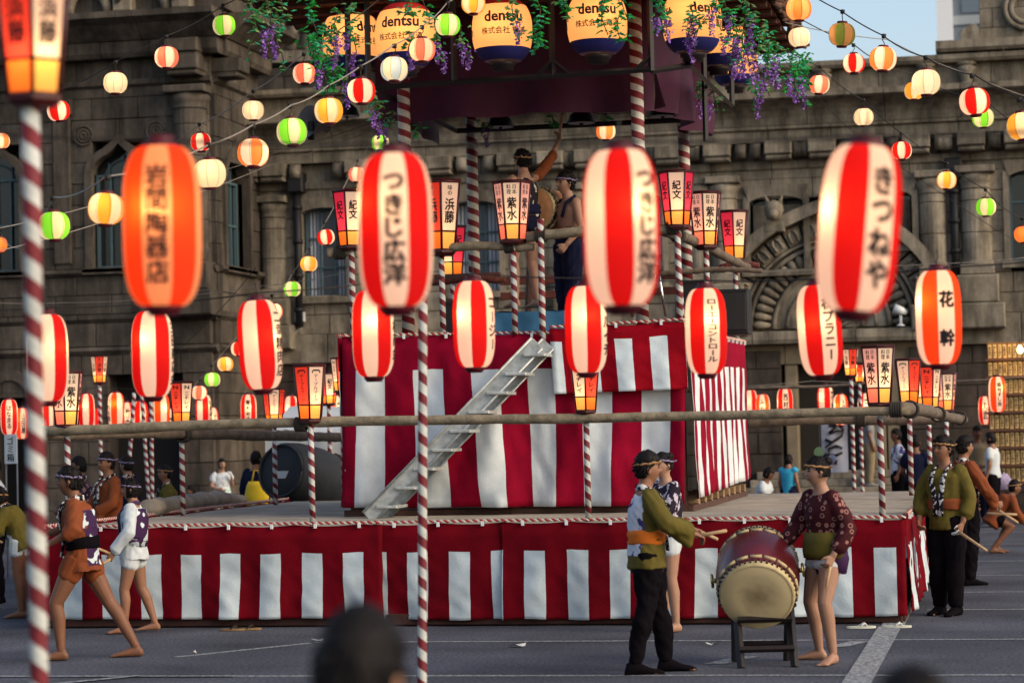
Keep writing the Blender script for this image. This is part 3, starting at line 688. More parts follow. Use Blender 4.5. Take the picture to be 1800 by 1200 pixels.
def log(a, c, r, label, m=WOOD, lashes=(), wob=.012):
    a, c = Vector(a), Vector(c); n = 44; pts = []
    for i in range(n+1):
        t = i/n; p = a.lerp(c, t); pts.append(p+Vector((0, wob*sin(t*9+a.x), wob*1.3*sin(t*6+a.z*3)+wob*.8*mnoise.noise(Vector((t*11, a.x, 0))))))
    t_ = thing('log_rail', label, 'railing', tuple(a))
    b = MB(); b.tube(pts, [r*(1.1-.2*i/n+.14*mnoise.noise(Vector((i*.9, a.x*3, a.z)))+(.12 if i % 11 == 5 else 0)) for i in range(n+1)], 12); b.build('log', m, t_)
    for u in lashes:
        p = a.lerp(c, u); d = (c-a).normalized(); b = MB()
        for k in (-2, -1, 0, 1, 2): 
            q = p+d*.022*k; e1 = d.orthogonal().normalized(); e2 = d.cross(e1)
            b.tube([q+(e1*cos(tau*j/12)+e2*sin(tau*j/12))*(r*1.14+.012) for j in range(13)], .013, 6, cap=False)
        b.build('rope_lashing', ROPE, t_)
    return t_
def cloth_mats(k):
    v = k
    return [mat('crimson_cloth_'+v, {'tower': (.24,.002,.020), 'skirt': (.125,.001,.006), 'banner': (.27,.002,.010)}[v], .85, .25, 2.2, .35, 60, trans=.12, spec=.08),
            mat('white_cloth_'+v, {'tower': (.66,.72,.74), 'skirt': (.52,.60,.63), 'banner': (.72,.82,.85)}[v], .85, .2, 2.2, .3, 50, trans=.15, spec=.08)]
CORD = [mat('cord_red', (.35,.02,.02), .8), mat('cord_white', (.6,.55,.48), .8), mat('clip_white', (.7,.72,.72), .5)]
def curtain(label, A, B, zb0, zb1, period, phase, band, kind, amp=.03, seed=0, lean=.04, wfrac=.5, name='striped_curtain', nv=20, slant=0):
    """hanging cloth between top corners A and B; zb0/zb1 = bottom heights at each end; band = depth of the plain red top"""
    A, B = Vector(A), Vector(B); L = (B-A).xy.length; d = (B-A).normalized(); nrm = Vector((d.y, -d.x, 0)).normalized()
    cuts = [0.0]; k = 0
    edges = []
    s = -period*2+phase
    while s < L+period:
        edges += [(s, 1), (s+period*wfrac, 0)]; s += period
    xs = [0.0]; cols = []; cur = 0
    for e, c in edges:
        if e <= 0: cur = c; continue
        if e >= L: break
        if e-xs[-1] > 1e-4:
            n = max(1, round((e-xs[-1])/.05)); a = xs[-1]
            for i in range(1, n+1): xs.append(a+(e-a)*i/n); cols.append(cur)
        cur = c
    n = max(1, round((L-xs[-1])/.05)); a = xs[-1]
    for i in range(1, n+1): xs.append(a+(L-a)*i/n); cols.append(cur)
    H = A.z-zb0; tb = band/H; ts = [0, tb*.5, tb] + [tb+(1-tb)*i/nv for i in range(1, nv+1)]
    V = []
    for t in ts:
        for x in xs:
            u = x/L; zt = A.z+(B.z-A.z)*u - .018*abs(sin(pi*x/(period*1.6))); zb = zb0+(zb1-zb0)*u + .012*mnoise.noise(Vector((x*2, seed, 5)))
            g = t**1.2
            off = amp*(g*(sin(x*tau/(period*1.15)+seed)*.6+1.9*mnoise.noise(Vector((x*1.7, t*.7, seed)))) + .9*mnoise.noise(Vector((x*4+t*2.2, t*2.6, seed+3))) + .45*mnoise.noise(Vector((x*9-t*5, t*5, seed+7))))
            sh = lean*g*mnoise.noise(Vector((x*.9, seed*2.1, 1.7)))*2 + slant*t
            V.append(A+d*(x+sh)+nrm*(off+.02+.03*t)+Vector((0,0,zt-(A.z+(B.z-A.z)*u)))-Vector((0,0,(zt-zb)*t)))
    nx = len(xs); b = MB(); fs = []; ms = []
    for j in range(len(ts)-1):
        for i in range(nx-1):
            fs.append((j*nx+i, (j+1)*nx+i, (j+1)*nx+i+1, j*nx+i+1)); ms.append(cols[i] if j >= 2 else 0)
    b.add(V, fs, 0, True); b.m = ms
    t_ = thing(name, label, 'curtain', tuple(A))
    o = b.build('cloth', cloth_mats(kind), t_)
    sm = o.modifiers.new('thickness', 'SOLIDIFY'); sm.thickness = .006
    r = MB(); n = int(L/.035)     # twisted cord along the top edge
    for i in range(n):
        p = A.lerp(B, i/n)+Vector((0,0,.012))+nrm*.03; q = A.lerp(B, (i+1.25)/n)+Vector((0,0,.012))+nrm*.03
        r.tube([p+Vector((0,0,.012)), q-Vector((0,0,.008))], .010, 6, i % 2)
    r.build('twisted_cord', CORD[:2], t_)
    k = max(2, int(L/.42))
    for i in range(k):
        p = A.lerp(B, (i+.5)/k)+nrm*.045; b = MB(); b.box(p-Vector((.013,.010,.035)), p+Vector((.013,.010,.010))); b.build('clip', CORD[2], t_)
    return t_

# ------------------------------------------------------------------ low stage
ZS = .97; SX0, SX1, SY0, SY1 = -9.5, -1.07, 22.65, 31.2
stage = thing('festival_stage', 'low square wooden dance stage with pale plank deck and dark sill timbers', 'stage', (SX0, SY0, 0))
PLANK = mat('pale_deck_plank', (.30, .265, .21), .75, .35, 2.2, .25, 30); SILL = mat('dark_red_sill', (.045, .018, .014), .8, .3, 5)
nb = 14
for i in range(nb):
    b = MB(); y0 = SY0+.02+(SY1-SY0-.04)*i/nb; y1 = SY0+.02+(SY1-SY0-.04)*(i+1)/nb-.012
    b.cbox((SX0+rnd.uniform(.0,.03), y0, ZS-.05), (SX1-rnd.uniform(0,.03), y1, ZS+rnd.uniform(-.004,.004)), .006); b.build('deck_plank', PLANK, stage)
for a, c in (((SX0, SY0-.02, .01), (SX1, SY0+.12, .12)), ((SX1-.12, SY0+.14, .01), (SX1+.02, SY1, .12)), ((SX0, SY1-.12, .01), (SX1-.14, SY1, .12)), ((SX0, SY0+.14, .01), (SX0+.12, SY1-.14, .12))):
    b = MB(); b.cbox(a, c, .01); b.build('sill_timber', SILL, stage)
for a, c in (((SX0, SY0+.03, ZS-.2), (SX1-.03, SY0+.1, ZS-.06)), ((SX1-.1, SY0+.12, ZS-.2), (SX1-.03, SY1, ZS-.06)), ((SX0, SY1-.1, ZS-.2), (SX1-.12, SY1-.03, ZS-.06)), ((SX0, SY0+.12, ZS-.2), (SX0+.08, SY1-.12, ZS-.06))):
    b = MB(); b.cbox(a, c, .01); b.build('rim_joist', SILL, stage)
for x in [SX0+.1+i*(SX1-SX0-.3)/9 for i in range(10)]:
    for y in (SY0+.16, SY1-.25):
        b = MB(); b.box((x, y, .12), (x+.09, y+.09, ZS-.06)); b.build('stage_post', SILL, stage)
sk = SY0-.03
xm1 = PY(668, 1000, SY0).x; xm2 = PY(885, 1000, SY0).x; xm3 = PY(1560, 1000, SY0).x
PS = .412; zk0 = PY(300, 1086, SY0).z
def ph(px, x0): return (PY(px, 1000, SY0).x-x0) % PS
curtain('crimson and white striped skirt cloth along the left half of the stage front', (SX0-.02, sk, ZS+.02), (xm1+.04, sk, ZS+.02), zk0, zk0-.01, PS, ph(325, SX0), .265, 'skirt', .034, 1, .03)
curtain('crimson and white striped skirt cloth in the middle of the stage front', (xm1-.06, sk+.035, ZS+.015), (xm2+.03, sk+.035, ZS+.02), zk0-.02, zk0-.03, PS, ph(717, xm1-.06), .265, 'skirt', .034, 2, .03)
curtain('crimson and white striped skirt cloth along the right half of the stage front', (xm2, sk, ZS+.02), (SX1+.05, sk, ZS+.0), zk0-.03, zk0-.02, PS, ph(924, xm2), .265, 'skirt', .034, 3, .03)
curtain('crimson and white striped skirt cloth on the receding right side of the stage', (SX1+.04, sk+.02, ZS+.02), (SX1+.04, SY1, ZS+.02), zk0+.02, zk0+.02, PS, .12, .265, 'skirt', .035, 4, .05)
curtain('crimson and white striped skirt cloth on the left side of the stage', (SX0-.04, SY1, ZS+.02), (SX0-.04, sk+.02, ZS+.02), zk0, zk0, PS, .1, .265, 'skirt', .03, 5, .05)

# ------------------------------------------------------------------ tower in the middle of the stage
TX0, TX1, TY0, TY1 = -7.03, -3.33, 25.0, 30.2; ZT = 2.9
tower = thing('festival_tower', 'square timber drum tower rising from the stage, wrapped in striped cloth, with thatched canopy roof', 'tower', (TX0, TY0, ZS))
TIM = mat('dark_tower_timber', (.075, .035, .025), .7, .35, 6, .3, 30); REDTIM = mat('red_brown_plank', (.13, .04, .03), .7, .3, 6)
for x in (TX0+.1, (TX0+TX1)/2, TX1-.1):
    for y in (TY0+.1, (TY0+TY1)/2, TY1-.1):
        b = MB(); b.box((x-.06, y-.06, ZS), (x+.06, y+.06, ZT-.11)); b.build('tower_leg', TIM, tower)
for i in range(11):
    b = MB(); y0 = TY0+.03+(TY1-TY0-.06)*i/11; b.cbox((TX0+.03, y0, ZT-.1), (TX1-.03, y0+(TY1-TY0-.06)/11-.012, ZT-.03), .006); b.build('floor_plank', TIM, tower)
for k, (a, c) in enumerate((((TX0-.04, TY0+.05, ZS+.003), (TX1+.04, TY0+.14, ZS+.07)), ((TX1-.08, TY0+.16, ZS+.003), (TX1+.04, TY1, ZS+.07)))):
    b = MB(); b.cbox(a, c, .01); b.build('base_beam', TIM, tower)
for i in range(9):
    b = MB(); y = TY0+.3+i*.55; b.cbox((TX1-.3, y, ZS+.07), (TX1+.06, y+.09, ZS+.16), .01); b.build('base_block', mat('raw_wood', (.25,.16,.09), .8, .3, 8), tower)
PT = .615; fx0 = TX0
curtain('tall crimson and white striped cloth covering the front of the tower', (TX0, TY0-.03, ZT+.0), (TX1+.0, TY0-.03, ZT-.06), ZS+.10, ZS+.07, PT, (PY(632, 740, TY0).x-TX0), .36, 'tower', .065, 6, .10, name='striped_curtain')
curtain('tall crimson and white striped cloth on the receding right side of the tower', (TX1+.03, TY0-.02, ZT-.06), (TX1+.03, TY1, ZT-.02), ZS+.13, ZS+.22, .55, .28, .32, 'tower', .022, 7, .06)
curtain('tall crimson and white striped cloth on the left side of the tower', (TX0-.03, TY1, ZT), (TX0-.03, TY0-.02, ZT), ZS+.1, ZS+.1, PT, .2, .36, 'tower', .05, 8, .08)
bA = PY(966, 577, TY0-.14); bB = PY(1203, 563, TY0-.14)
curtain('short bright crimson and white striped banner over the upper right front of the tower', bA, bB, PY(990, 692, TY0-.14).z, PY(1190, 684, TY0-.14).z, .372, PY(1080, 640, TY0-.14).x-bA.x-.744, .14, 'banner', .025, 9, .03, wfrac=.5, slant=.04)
# deck fittings: blue sheet, inner planks, steps
bl0 = PY(868, 590, TY0+.25); bl1 = PY(1002, 545, TY0+.25)
b = MB(); b.grid(lambda u, v: (bl0.x+(bl1.x-bl0.x)*u, TY0+.25+.02*mnoise.noise(Vector((u*6, v*2, 0)))+.015*sin(u*9), ZT-.06+(bl1.z-ZT+.06)*v), 24, 5)
b.grid(lambda u, v: (bl0.x+(bl1.x-bl0.x)*u, TY0+.25+1.2*v, bl1.z+.012*sin(u*11+v*3)), 24, 6); bt = b.build('blue_sheet', mat('blue_tarpaulin', (.035,.13,.24), .5, .2, 4, .2, 30))
tag(bt, 'blue plastic sheet over the drummers\' platform on top of the tower', 'tarpaulin')
for i, (x0, x1, y, hgt) in enumerate(((880, 1210, 493, .10), (880, 1210, 520, .09), (985, 1100, 545, .09), (700, 880, 490, .08))):
    a = PY(x0, y, TY1-1.2); c = PY(x1, y-(x1-x0)*.03, TY1-1.2); b = MB(); z = (a.z+c.z)/2
    b.cbox((a.x, TY1-1.22, z-hgt/2), (c.x, TY1-1.16, z+hgt/2), .006); b.build('guard_plank', REDTIM, tower)
# roof posts wrapped in striped cloth
ZE = 6.55
PF = 25.5; PB = 28.8
for px, Y, nm in ((712, PF, 'front left'), (1123, PF, 'front right'), (830, PB, 'rear left'), (1203, PB, 'rear right')):
    X = PY(px, 300, Y).x
    b = MB(); b.lathe([(.07, 0), (.07, ZE-ZT+.05)], 18, cap=True); o = b.build('roof_post', HELIX2, tower, (0,0,0)); o.location = Vector((X, Y, ZT-.03))-Vector((TX0, TY0, ZS))
# canopy roof
EX0, EX1, EY0, EY1 = -8.0, -2.5, 23.6, 30.4
BARK = mat('thatch_bark', (.11, .055, .035), .9, .5, 10, .8, 25); UNDER = mat('red_brown_soffit', (.20, .06, .035), .75, .35, 6, .3, 30)
n = 16
for i in range(n):     # soffit boards, running front to back
    b = MB(); x0 = EX0+.05+(EX1-EX0-.1)*i/n; b.cbox((x0, EY0+.05, ZE), (x0+(EX1-EX0-.1)/n-.015, EY1-.05, ZE+.03), .004); b.build('soffit_board', UNDER, tower)
for i in range(12):
    y = EY0+.25+i*(EY1-EY0-.5)/11; b = MB(); b.cbox((EX0+.06, y-.03, ZE-.07), (EX1-.06, y+.03, ZE-.002), .006); b.build('rafter', TIM, tower)
def eave(a, c, out):
    a, c = Vector(a), Vector(c); L = (c-a).length; nn = int(L/.1); d = (c-a)/nn; b = MB(); out = Vector(out)
    for i in range(nn):
        for j in range(4):
            p = a+d*(i+rnd.random()*.6)+Vector((0,0,.03+j*.07+rnd.uniform(-.02,.02))); q = p+d*rnd.uniform(1.2, 2.2)+Vector((0,0,rnd.uniform(-.03,.03)))
            b.tube([p+out*rnd.uniform(-.02,.05), q+out*rnd.uniform(-.02,.05)], [.035, .02], 5)
    o = b.build('thatch_edge', BARK, tower); o['kind'] = 'stuff'
eave((EX1, EY0, ZE), (EX1, EY1, ZE), (1,0,0)); eave((EX0, EY0, ZE), (EX1, EY0, ZE), (0,-1,0)); eave((EX0, EY1, ZE), (EX0, EY0, ZE), (-1,0,0)); eave((EX0, EY1, ZE), (EX1, EY1, ZE), (0,1,0))
cx_, cy_ = (EX0+EX1)/2, (EY0+EY1)/2; zt_ = ZE+2.2
b = MB(); e = [(EX0,EY0,ZE+.3),(EX1,EY0,ZE+.3),(EX1,EY1,ZE+.3),(EX0,EY1,ZE+.3)]; tp = [(cx_-.5,cy_-.5,zt_),(cx_+.5,cy_-.5,zt_),(cx_+.5,cy_+.5,zt_),(cx_-.5,cy_+.5,zt_)]
b.add(e+tp, [(0,1,5,4),(1,2,6,5),(2,3,7,6),(3,0,4,7),(4,5,6,7),(3,2,1,0)]); b.build('roof_slope', BARK, tower)
# black hanging frame under the eaves
FRM = mat('black_steel_frame', (.014, .013, .015), .5)
fz = PY(900, 138, 24.5).z; fa = PY(648, 158, 24.5).x; fb = PY(1145, 122, 24.5).x
def bar(p, q, r=.032, par=tower):
    b = MB(); b.tube([p, q], r, 4, smooth=False); return b.build('frame_bar', FRM, par)
for p, q in (((fa,24.5,fz-.02),(fb,24.5,fz+.02)), ((fa,24.5,fz),(fa,28.6,fz)), ((fa,24.5,fz),(fa,24.5,ZE)), ((fb,24.5,fz),(fb,24.5,ZE)), ((PY(970,60,24.5).x,24.5,fz),(PY(970,60,24.5).x,24.5,ZE)),
             ((PY(612,90,24.7).x,24.7,fz-.05),(PY(612,90,24.7).x,24.7,ZE)), ((PY(797,60,24.5).x,24.5,fz),(PY(797,60,24.5).x,24.5,ZE))): bar(p, q)
rx = PY(1212, 115, 25.2); ry = PX(1287, 186, rx.x)
bar((rx.x, 25.2, rx.z), (rx.x, 25.2, ZE)); bar((rx.x, 25.2, rx.z), tuple(ry)); bar(tuple(ry), (rx.x, ry.y, ZE)); bar((PY(1238,140,27).x, 27, rx.z-.6), (PY(1238,140,27).x, 27, ZE))
bar((fb, 24.5, fz), (rx.x, 25.2, rx.z)); bar((fa, 28.6, fz), (rx.x-.4, 28.6, fz))
for X in (PY(970,60,24.5).x, fb):
    for s in (-1, 1):
        if X == fb and s > 0: continue
        bar((X, 24.5, fz+.16), (X+s*.16, 24.5, fz+.02), .025)
# purple cloth inside the canopy
PURP = mat('purple_silk', (.055, .013, .034), .55, .35, 1.5, .15, 20, trans=.08, spec=.15)
def drape(A, B, zb, label, seed, sag=.1, amp=.05):
    A, B = Vector(A), Vector(B); d = B-A; nrm = Vector((d.y, -d.x, 0)).normalized(); b = MB(); L = d.length
    def fn(u, v):
        off = amp*(sin(u*L*7+seed)*.4+mnoise.noise(Vector((u*L*1.6, v*1.2, seed)))*1.3)*(.3+v)
        z = A.z+(zb+sag*sin(pi*u)*.3-A.z)*v + .03*mnoise.noise(Vector((u*L*2, seed, v)))*v
        p = A+d*u+nrm*off; return (p.x, p.y, z)
    b.grid(fn, int(L/.07), 16); o = b.build('purple_drape', PURP); tag(o, label, 'drape', 'purple drapes under the tower canopy'); return o
pz = PY(900, 208, 25.75).z
dx0 = PY(662, 180, 25.75).x; dx1 = PY(1150, 180, 25.75).x
drape((dx0, 25.75, ZE-.05), (dx1, 25.75, ZE-.05), pz, 'wide purple cloth hung behind the big advertising lanterns across the front of the canopy', 1, amp=.11)
drape((dx1+.02, 25.77, ZE-.05), (dx1+.22, 28.8, ZE-.05), pz+.05, 'purple cloth hung along the right side of the canopy', 2, amp=.11)
drape((dx0-.02, 28.8, ZE-.05), (dx0-.02, 25.77, ZE-.05), pz+.1, 'purple cloth hung along the left side of the canopy', 3)
for px, py, s in ((880, 224, .16), (1022, 217, .17), (1165, 205, .17), (610, 205, .15)):    # dark reflector lamps under the canopy
    c = PY(px, py, 28.3); t = thing('canopy_lamp', {880: 'dark dish lamp under the canopy left of the raised drumstick', 1022: 'dark dish lamp under the canopy right of the raised drumstick', 1165: 'dark dish lamp under the canopy beside the rear right post', 610: 'dark dish lamp under the canopy at the left corner'}[px], 'lamp', tuple(c), group='dish lamps under the canopy')
    b = MB(); b.lathe([(s,0),(s*1.02,.015),(s*.8,.1),(s*.25,.17),(.03,.2),(.03,.9)], 18, c=tuple(c)); b.build('lamp_shade', IRON, t)
    b = MB(); b.lathe([(0,.006),(s*.92,.004),(s*.95,.0)], 18, c=tuple(c)); b.build('lamp_disc', mat('pale_grey_plastic', (.4,.42,.42)), t)
    b = MB(); b.lathe([(0,.0),(s*.14,.0),(s*.1,-.03),(0,-.04)], 10, c=tuple(c)); b.build('lamp_knob', IRON, t)
# horn loudspeaker
c = PY(540, 214, 27.0); t = thing('horn_speaker', 'grey horn loudspeaker left of the canopy between two globe lanterns', 'loudspeaker', tuple(c))
b = MB(); b.lathe([(.20,0),(.16,.04),(.09,.14),(.06,.24),(.07,.3),(.0,.32)], 18); o = b.build('horn', mat('grey_horn', (.16,.16,.17), .5), t, (0,0,0)); o.rotation_euler = (R(-100), 0, R(-35))
b = MB(); b.box((-.03, .12, -.2), (.03, .2, .02)); b.build('bracket', IRON, t, (0,0,0))
# ladder stairs
ALU = mat('painted_aluminium', (.42, .45, .44), .4, .3, 12, metal=.25)
f0 = PY(648, 903, 24.45); f0.z = ZS+.01; f1 = PY(945, 603, 24.45); g0 = f0+Vector((.05, .34, 0)); g1 = f1+Vector((.05, .34, 0))
lad = thing('ladder_stairs', 'pale aluminium ladder stairs leaning up the front of the tower cloth', 'ladder', tuple(f0))
for a, c in ((f0, f1), (g0, g1)):
    b = MB(); d = (c-a).normalized(); up = Vector((-d.z, 0, d.x)); w_ = .078
    for off, th in ((0, .035),):
        vs = []
        for p in (a, c):
            for uu, yy in ((-w_, -.02), (w_, -.02), (w_, .02), (-w_, .02)): vs.append(p+up*uu+Vector((0, yy, 0)))
        b.add(vs, [(0,1,2,3),(7,6,5,4),(0,4,5,1),(1,5,6,2),(2,6,7,3),(3,7,4,0)])
    o = b.build('stringer', ALU, lad)
    for s in (-1, 1):
        b = MB(); b.tube([a+up*s*w_+Vector((0,-.03,0)), c+up*s*w_+Vector((0,-.03,0))], .014, 6); b.build('stringer_flange', ALU, o, f0)
for i in range(9):
    p = f0.lerp(f1, (i+.6)/9.2); b = MB(); b.cbox((p.x-.02, p.y-.06, p.z-.02), (p.x+.20, p.y+.40, p.z+.012), .006); b.build('tread', ALU, lad)
# speakers and a folding chair frame on the tower
SPK = mat('black_speaker_vinyl', (.01,.01,.012), .6, .2, 20, .2, 80); GRL = mat('speaker_grille', (.018,.018,.02), .7)
for px, y0, y1, Y, w_, lb in ((1280, 508, 585, 27.2, .45, 'large black loudspeaker cabinet on the right edge of the tower top'), (1222, 492, 560, 26.6, .3, 'small black loudspeaker cabinet beside the rear right post of the tower'), (797, 530, 590, 26.0, .22, 'black loudspeaker cabinet on the tower top left of the blue sheet')):
    a = PY(px, y0, Y); z0 = ZT-.02; t = thing('loudspeaker_cabinet', lb, 'loudspeaker', (a.x, Y, z0), group='black loudspeakers on the tower')
    b = MB(); b.cbox((a.x-w_/2, Y, z0), (a.x+w_/2, Y+.35, a.z), .02); b.build('cabinet', SPK, t)
    b = MB(); b.cbox((a.x-w_*.43, Y-.012, z0+.05), (a.x+w_*.43, Y-.002, a.z-.05), .005); b.build('grille', GRL, t)
t = thing('folding_stool', 'chrome legged folding stool on the tower behind the lanterns', 'stool', (PY(1150, 560, 25.8).x, 25.8, ZT)); ch = mat('chrome', (.6,.6,.62), .2, metal=1)
for (xa, ya), (xb, yb) in (((1157,472),(1170,556)), ((1136,535),(1155,472)), ((1109,535),(1112,558)), ((1122,562),(1140,505))):
    b = MB(); p, q = PY(xa, ya, 25.8), PY(xb, yb, 25.8); b.tube([p, q], .014, 8); b.build('leg', ch, t)
b = MB(); p = PY(1125, 470, 25.7); b.cbox((p.x-.2, 25.65, p.z-.03), (p.x+.22, 25.95, p.z+.02), .01); b.build('seat', SPK, t)

# ------------------------------------------------------------------ log rails
def rail(p, q, Y0, Y1, r, label, m=WOOD, lash=()): return log(PY(*p, Y0), PY(*q, Y1), r, label, m, lash)
rail((70, 757), (1600, 719), 22.95, 22.72, .047, 'long weathered log rail along the front of the stage', BAMBOO, (.318, .985))
rail((60, 762), (620, 766), 22.9, 31.0, .06, 'log rail receding along the left side of the stage', WOOD, (.4,))
rail((1312, 742), (1650, 736), 31.0, 31.0, .06, 'log rail along the back of the stage, right of the tower', WOOD, (.6,))
rail((440, 765), (612, 767), 31.0, 31.0, .06, 'log rail along the back of the stage, left of the tower', WOOD)
rail((1585, 717), (1695, 736), 22.7, 31.0, .06, 'log rail receding along the right side of the stage', WOOD, (.1, .5, .9))
rail((1310, 685), (1545, 672), 38.5, 38.5, .025, 'thin dark pole carrying the far lanterns right of the tower', WOOD)
rail((575, 443), (640, 445), 24.95, 25.0, .05, 'short log rail at the front left corner of the tower top', BAMBOO, (.35,))
rail((750, 437), (938, 432), 24.95, 24.92, .045, 'pale log rail left of centre on the tower top under a bonbori', BAMBOO, (.78,))
rail((925, 415), (1190, 400), 24.9, 24.9, .05, 'pale bound log rail in front of the drummers on the tower top', BAMBOO, (.1, .97))
rail((1165, 402), (1315, 468), 24.9, 29.8, .055, 'dark log rail sloping away along the right side of the tower top', WOOD, (.15,))
rail((1262, 470), (1335, 464), 29.9, 29.9, .045, 'short red brown log at the rear right corner of the tower top', REDTIM)
rail((1160, 478), (1340, 474), 26.4, 26.4, .03, 'thin dark rail across the right end of the tower top', WOOD)
rail((755, 493), (890, 490), 29.0, 29.0, .05, 'dark red log rail across the back of the tower top', REDTIM)
# ------------------------------------------------------------------ paper lanterns
EM = .14
CRED = (.85, .012, .012); CCRM = (.95, .66, .36)
PAP = {
 'red': paper('red_lantern_paper', (.66, .002, .006), EM*1.35, tcol=(.60, .016, .005)), 'cream': paper('cream_lantern_paper', (1.0, .79, .58), EM*1.1),
 'orange': paper('orange_lantern_paper', (.86, .040, .008), EM*1.25, tcol=(.90, .12, .014)), 'peach': paper('peach_lantern_paper', (1.0, .42, .17), EM*1.1), 'gold': paper('gold_lantern_paper', (1.0, .42, .07), EM*1.15),
 'green': paper('green_lantern_paper', (.22, .72, .03), EM*1.0), 'yellow': paper('yellow_lantern_paper', (1.0, .42, .035), EM*1.0),
 'pink': paper('pink_lantern_paper', (.98, .19, .11), EM*1.1), 'white': paper('white_lantern_paper', (.92, .74, .50), EM*.85),
 'blue': paper('pale_blue_lantern_paper', (.50, .60, .66), EM*.85), 'salmon': paper('salmon_lantern_paper', (1.0, .26, .05), EM*1.1),
 'dim_green': paper('dull_green_lantern_paper', (.16, .22, .03), EM*.5), 'dim_tan': paper('dull_tan_lantern_paper', (.55, .26, .10), EM*.55),
 'dgold': paper('amber_lantern_paper', (1.0, .50, .17), EM*1.15)}
CAPM = mat('dark_red_lantern_cap', (.07, .004, .010), .5); CAPK = mat('black_lantern_cap', (.012, .008, .010), .5)
INK = mat('black_ink', (.008, .006, .008), .8); WIRE = mat('black_cable', (.012, .011, .010), .6); WIREL = mat('pale_cable', (.22, .19, .16), .5)
def bulb(par, p, power, rad=.025, z=0):
    L = bpy.data.lights.new('bulb_light', 'POINT'); L.energy = power; L.shadow_soft_size = rad; L.color = (1, .70, .36)
    return L
LIGHTS = {}; BULBDIR = [0.0]
def add_bulb(par, kind, z=0):
    if kind not in LIGHTS: LIGHTS[kind] = bulb(None, None, *{'long': (.30, .02), 'globe': (.17, .02), 'bon': (.40, .03), 'big': (1.2, .05)}[kind])
    o = bpy.data.objects.new('bulb', LIGHTS[kind]); COL.objects.link(o); o.parent = par; r_ = {'long': .078, 'globe': .055, 'bon': .02, 'big': .12}[kind]; a_ = rnd.uniform(-1.1, 1.1)+BULBDIR[0]; o.location = (r_*cos(a_), r_*sin(a_), z+rnd.uniform(-.01, .05)*(1 if kind != 'globe' else .4))
# long lantern -------------------------------------------------------
LR, LH = .13, .27
def lprof(t):      # t in -1..1
    return .056+(LR-.056)*(max(0, 1-abs(t)**3.6))**.5
def long_mesh(ca, cb):
    b = MB(); n = 48; pr = []
    for i in range(n*2+1):
        t = -1+i/n; pr.append((lprof(t)+(.0018 if i % 2 else -.0012), t*LH))
    b.lathe(pr, 48, mfun=lambda k, j: 0 if ((k+3) % 12) < 6 else 1)
    return b.mesh('paper_shell', [PAP[ca], PAP[cb]])
LM = {}
_c = MB(); _c.lathe([(.0,.012),(.045,.012),(.058,.008),(.064,-.006),(.060,-.014)], 24, c=(0,0,LH+.004)); _c.lathe([(.046,0),(.046,.018),(.036,.018)], 20, c=(0,0,LH+.016)); LCT = _c.mesh('top_cap', CAPM)
_c = MB(); _c.lathe([(.060,.014),(.064,.004),(.058,-.014),(.050,-.016),(.050,-.026),(.0,-.026)], 24, c=(0,0,-LH-.004)); LCB = _c.mesh('bottom_cap', CAPM)
_c = MB(); _c.tube([(0,0,LH+.01),(.012,0,LH+.05),(-.01,0,LH+.08),(0,0,LH+.12)], .004, 6); LHK = _c.mesh('hanging_wire', WIRE)
TXT = {}
def wrap_text(txt, h, rf, zc=0, ang=0, wid=None, bold=BOLD, off=.004):
    V, Fc = column(txt, h, wid, bold); b = MB(); vs = []
    for v in V:
        z = v.y+zc; r = rf(z)+off; a = ang+v.x/r; r += v.z; vs.append((r*cos(a), r*sin(a), z))
    b.add(vs, Fc); return b
LONGG = None
def long_lantern(px, py, wpx, label, phi=0, txt=None, cols=('red', 'cream'), tilt=0, group='long red and white paper lanterns', D=None, light=True, text_w=None, th=None):
    D = D or FPX*.262/wpx; p = PD(px, py, D)
    t = thing('paper_lantern', label, 'lantern', tuple(p), group=group, world=False)
    face = math.atan2(CC.y-p.y, CC.x-p.x); t.rotation_euler = (0, 0, face+R(phi)-R(45)); t.rotation_mode = 'XYZ'
    if tilt:
        q = Matrix.Rotation(R(tilt), 4, Vector((-CF.x, -CF.y, 0))) @ Matrix.Rotation(face+R(phi)-R(45), 4, 'Z'); t.rotation_euler = q.to_euler()
    if cols not in LM: LM[cols] = long_mesh(*cols)
    sh = link('paper_shell', LM[cols], t); link('top_cap', LCT, t); link('bottom_cap', LCB, t); link('hanging_wire', LHK, t)
    if txt:
        k = (txt, th)
        if k not in TXT:
            n = len(txt); h = th or min(.40, n*.085)
            b = wrap_text(txt, h, lambda z: lprof(max(-1, min(1, z/LH))), 0, R(45), min(h/n*1.02, .085) if n <= 5 else .07, BRUSH if txt in ('つきじ広洋', 'きつねや', '花 幹') else HEAVY)
            TXT[k] = b.mesh('lettering', INK)
        if ' ' in txt:
            for ch, zc in zip(txt.split(), (.10, -.12)):
                me = wrap_text(ch, .095, lambda z: lprof(max(-1, min(1, z/LH))), zc, R(45), .09, BRUSH).mesh('lettering', INK)
                link('lettering', me, sh); link('lettering', me, sh, None, (0, 0, pi))
        else: link('lettering', TXT[k], sh); link('lettering', TXT[k], sh, None, (0, 0, pi))
    BULBDIR[0] = R(45)-R(phi)
    if light: add_bulb(t, 'long', .05)
    return t
long_lantern(285, 398, 137, 'big blurred orange paper lantern in the nearest row, far left, with five characters', -8, '岩間陶器店', ('orange', 'peach'), group='nearest row of big lanterns')
long_lantern(695, 405, 131, 'big blurred red and white lantern in the nearest row, its lettering facing the camera', -2, 'つきじ広洋', group='nearest row of big lanterns')
long_lantern(1092, 401, 133, 'big blurred lantern in the nearest row with a red panel facing the camera', 42, 'つきじ広洋', group='nearest row of big lanterns')
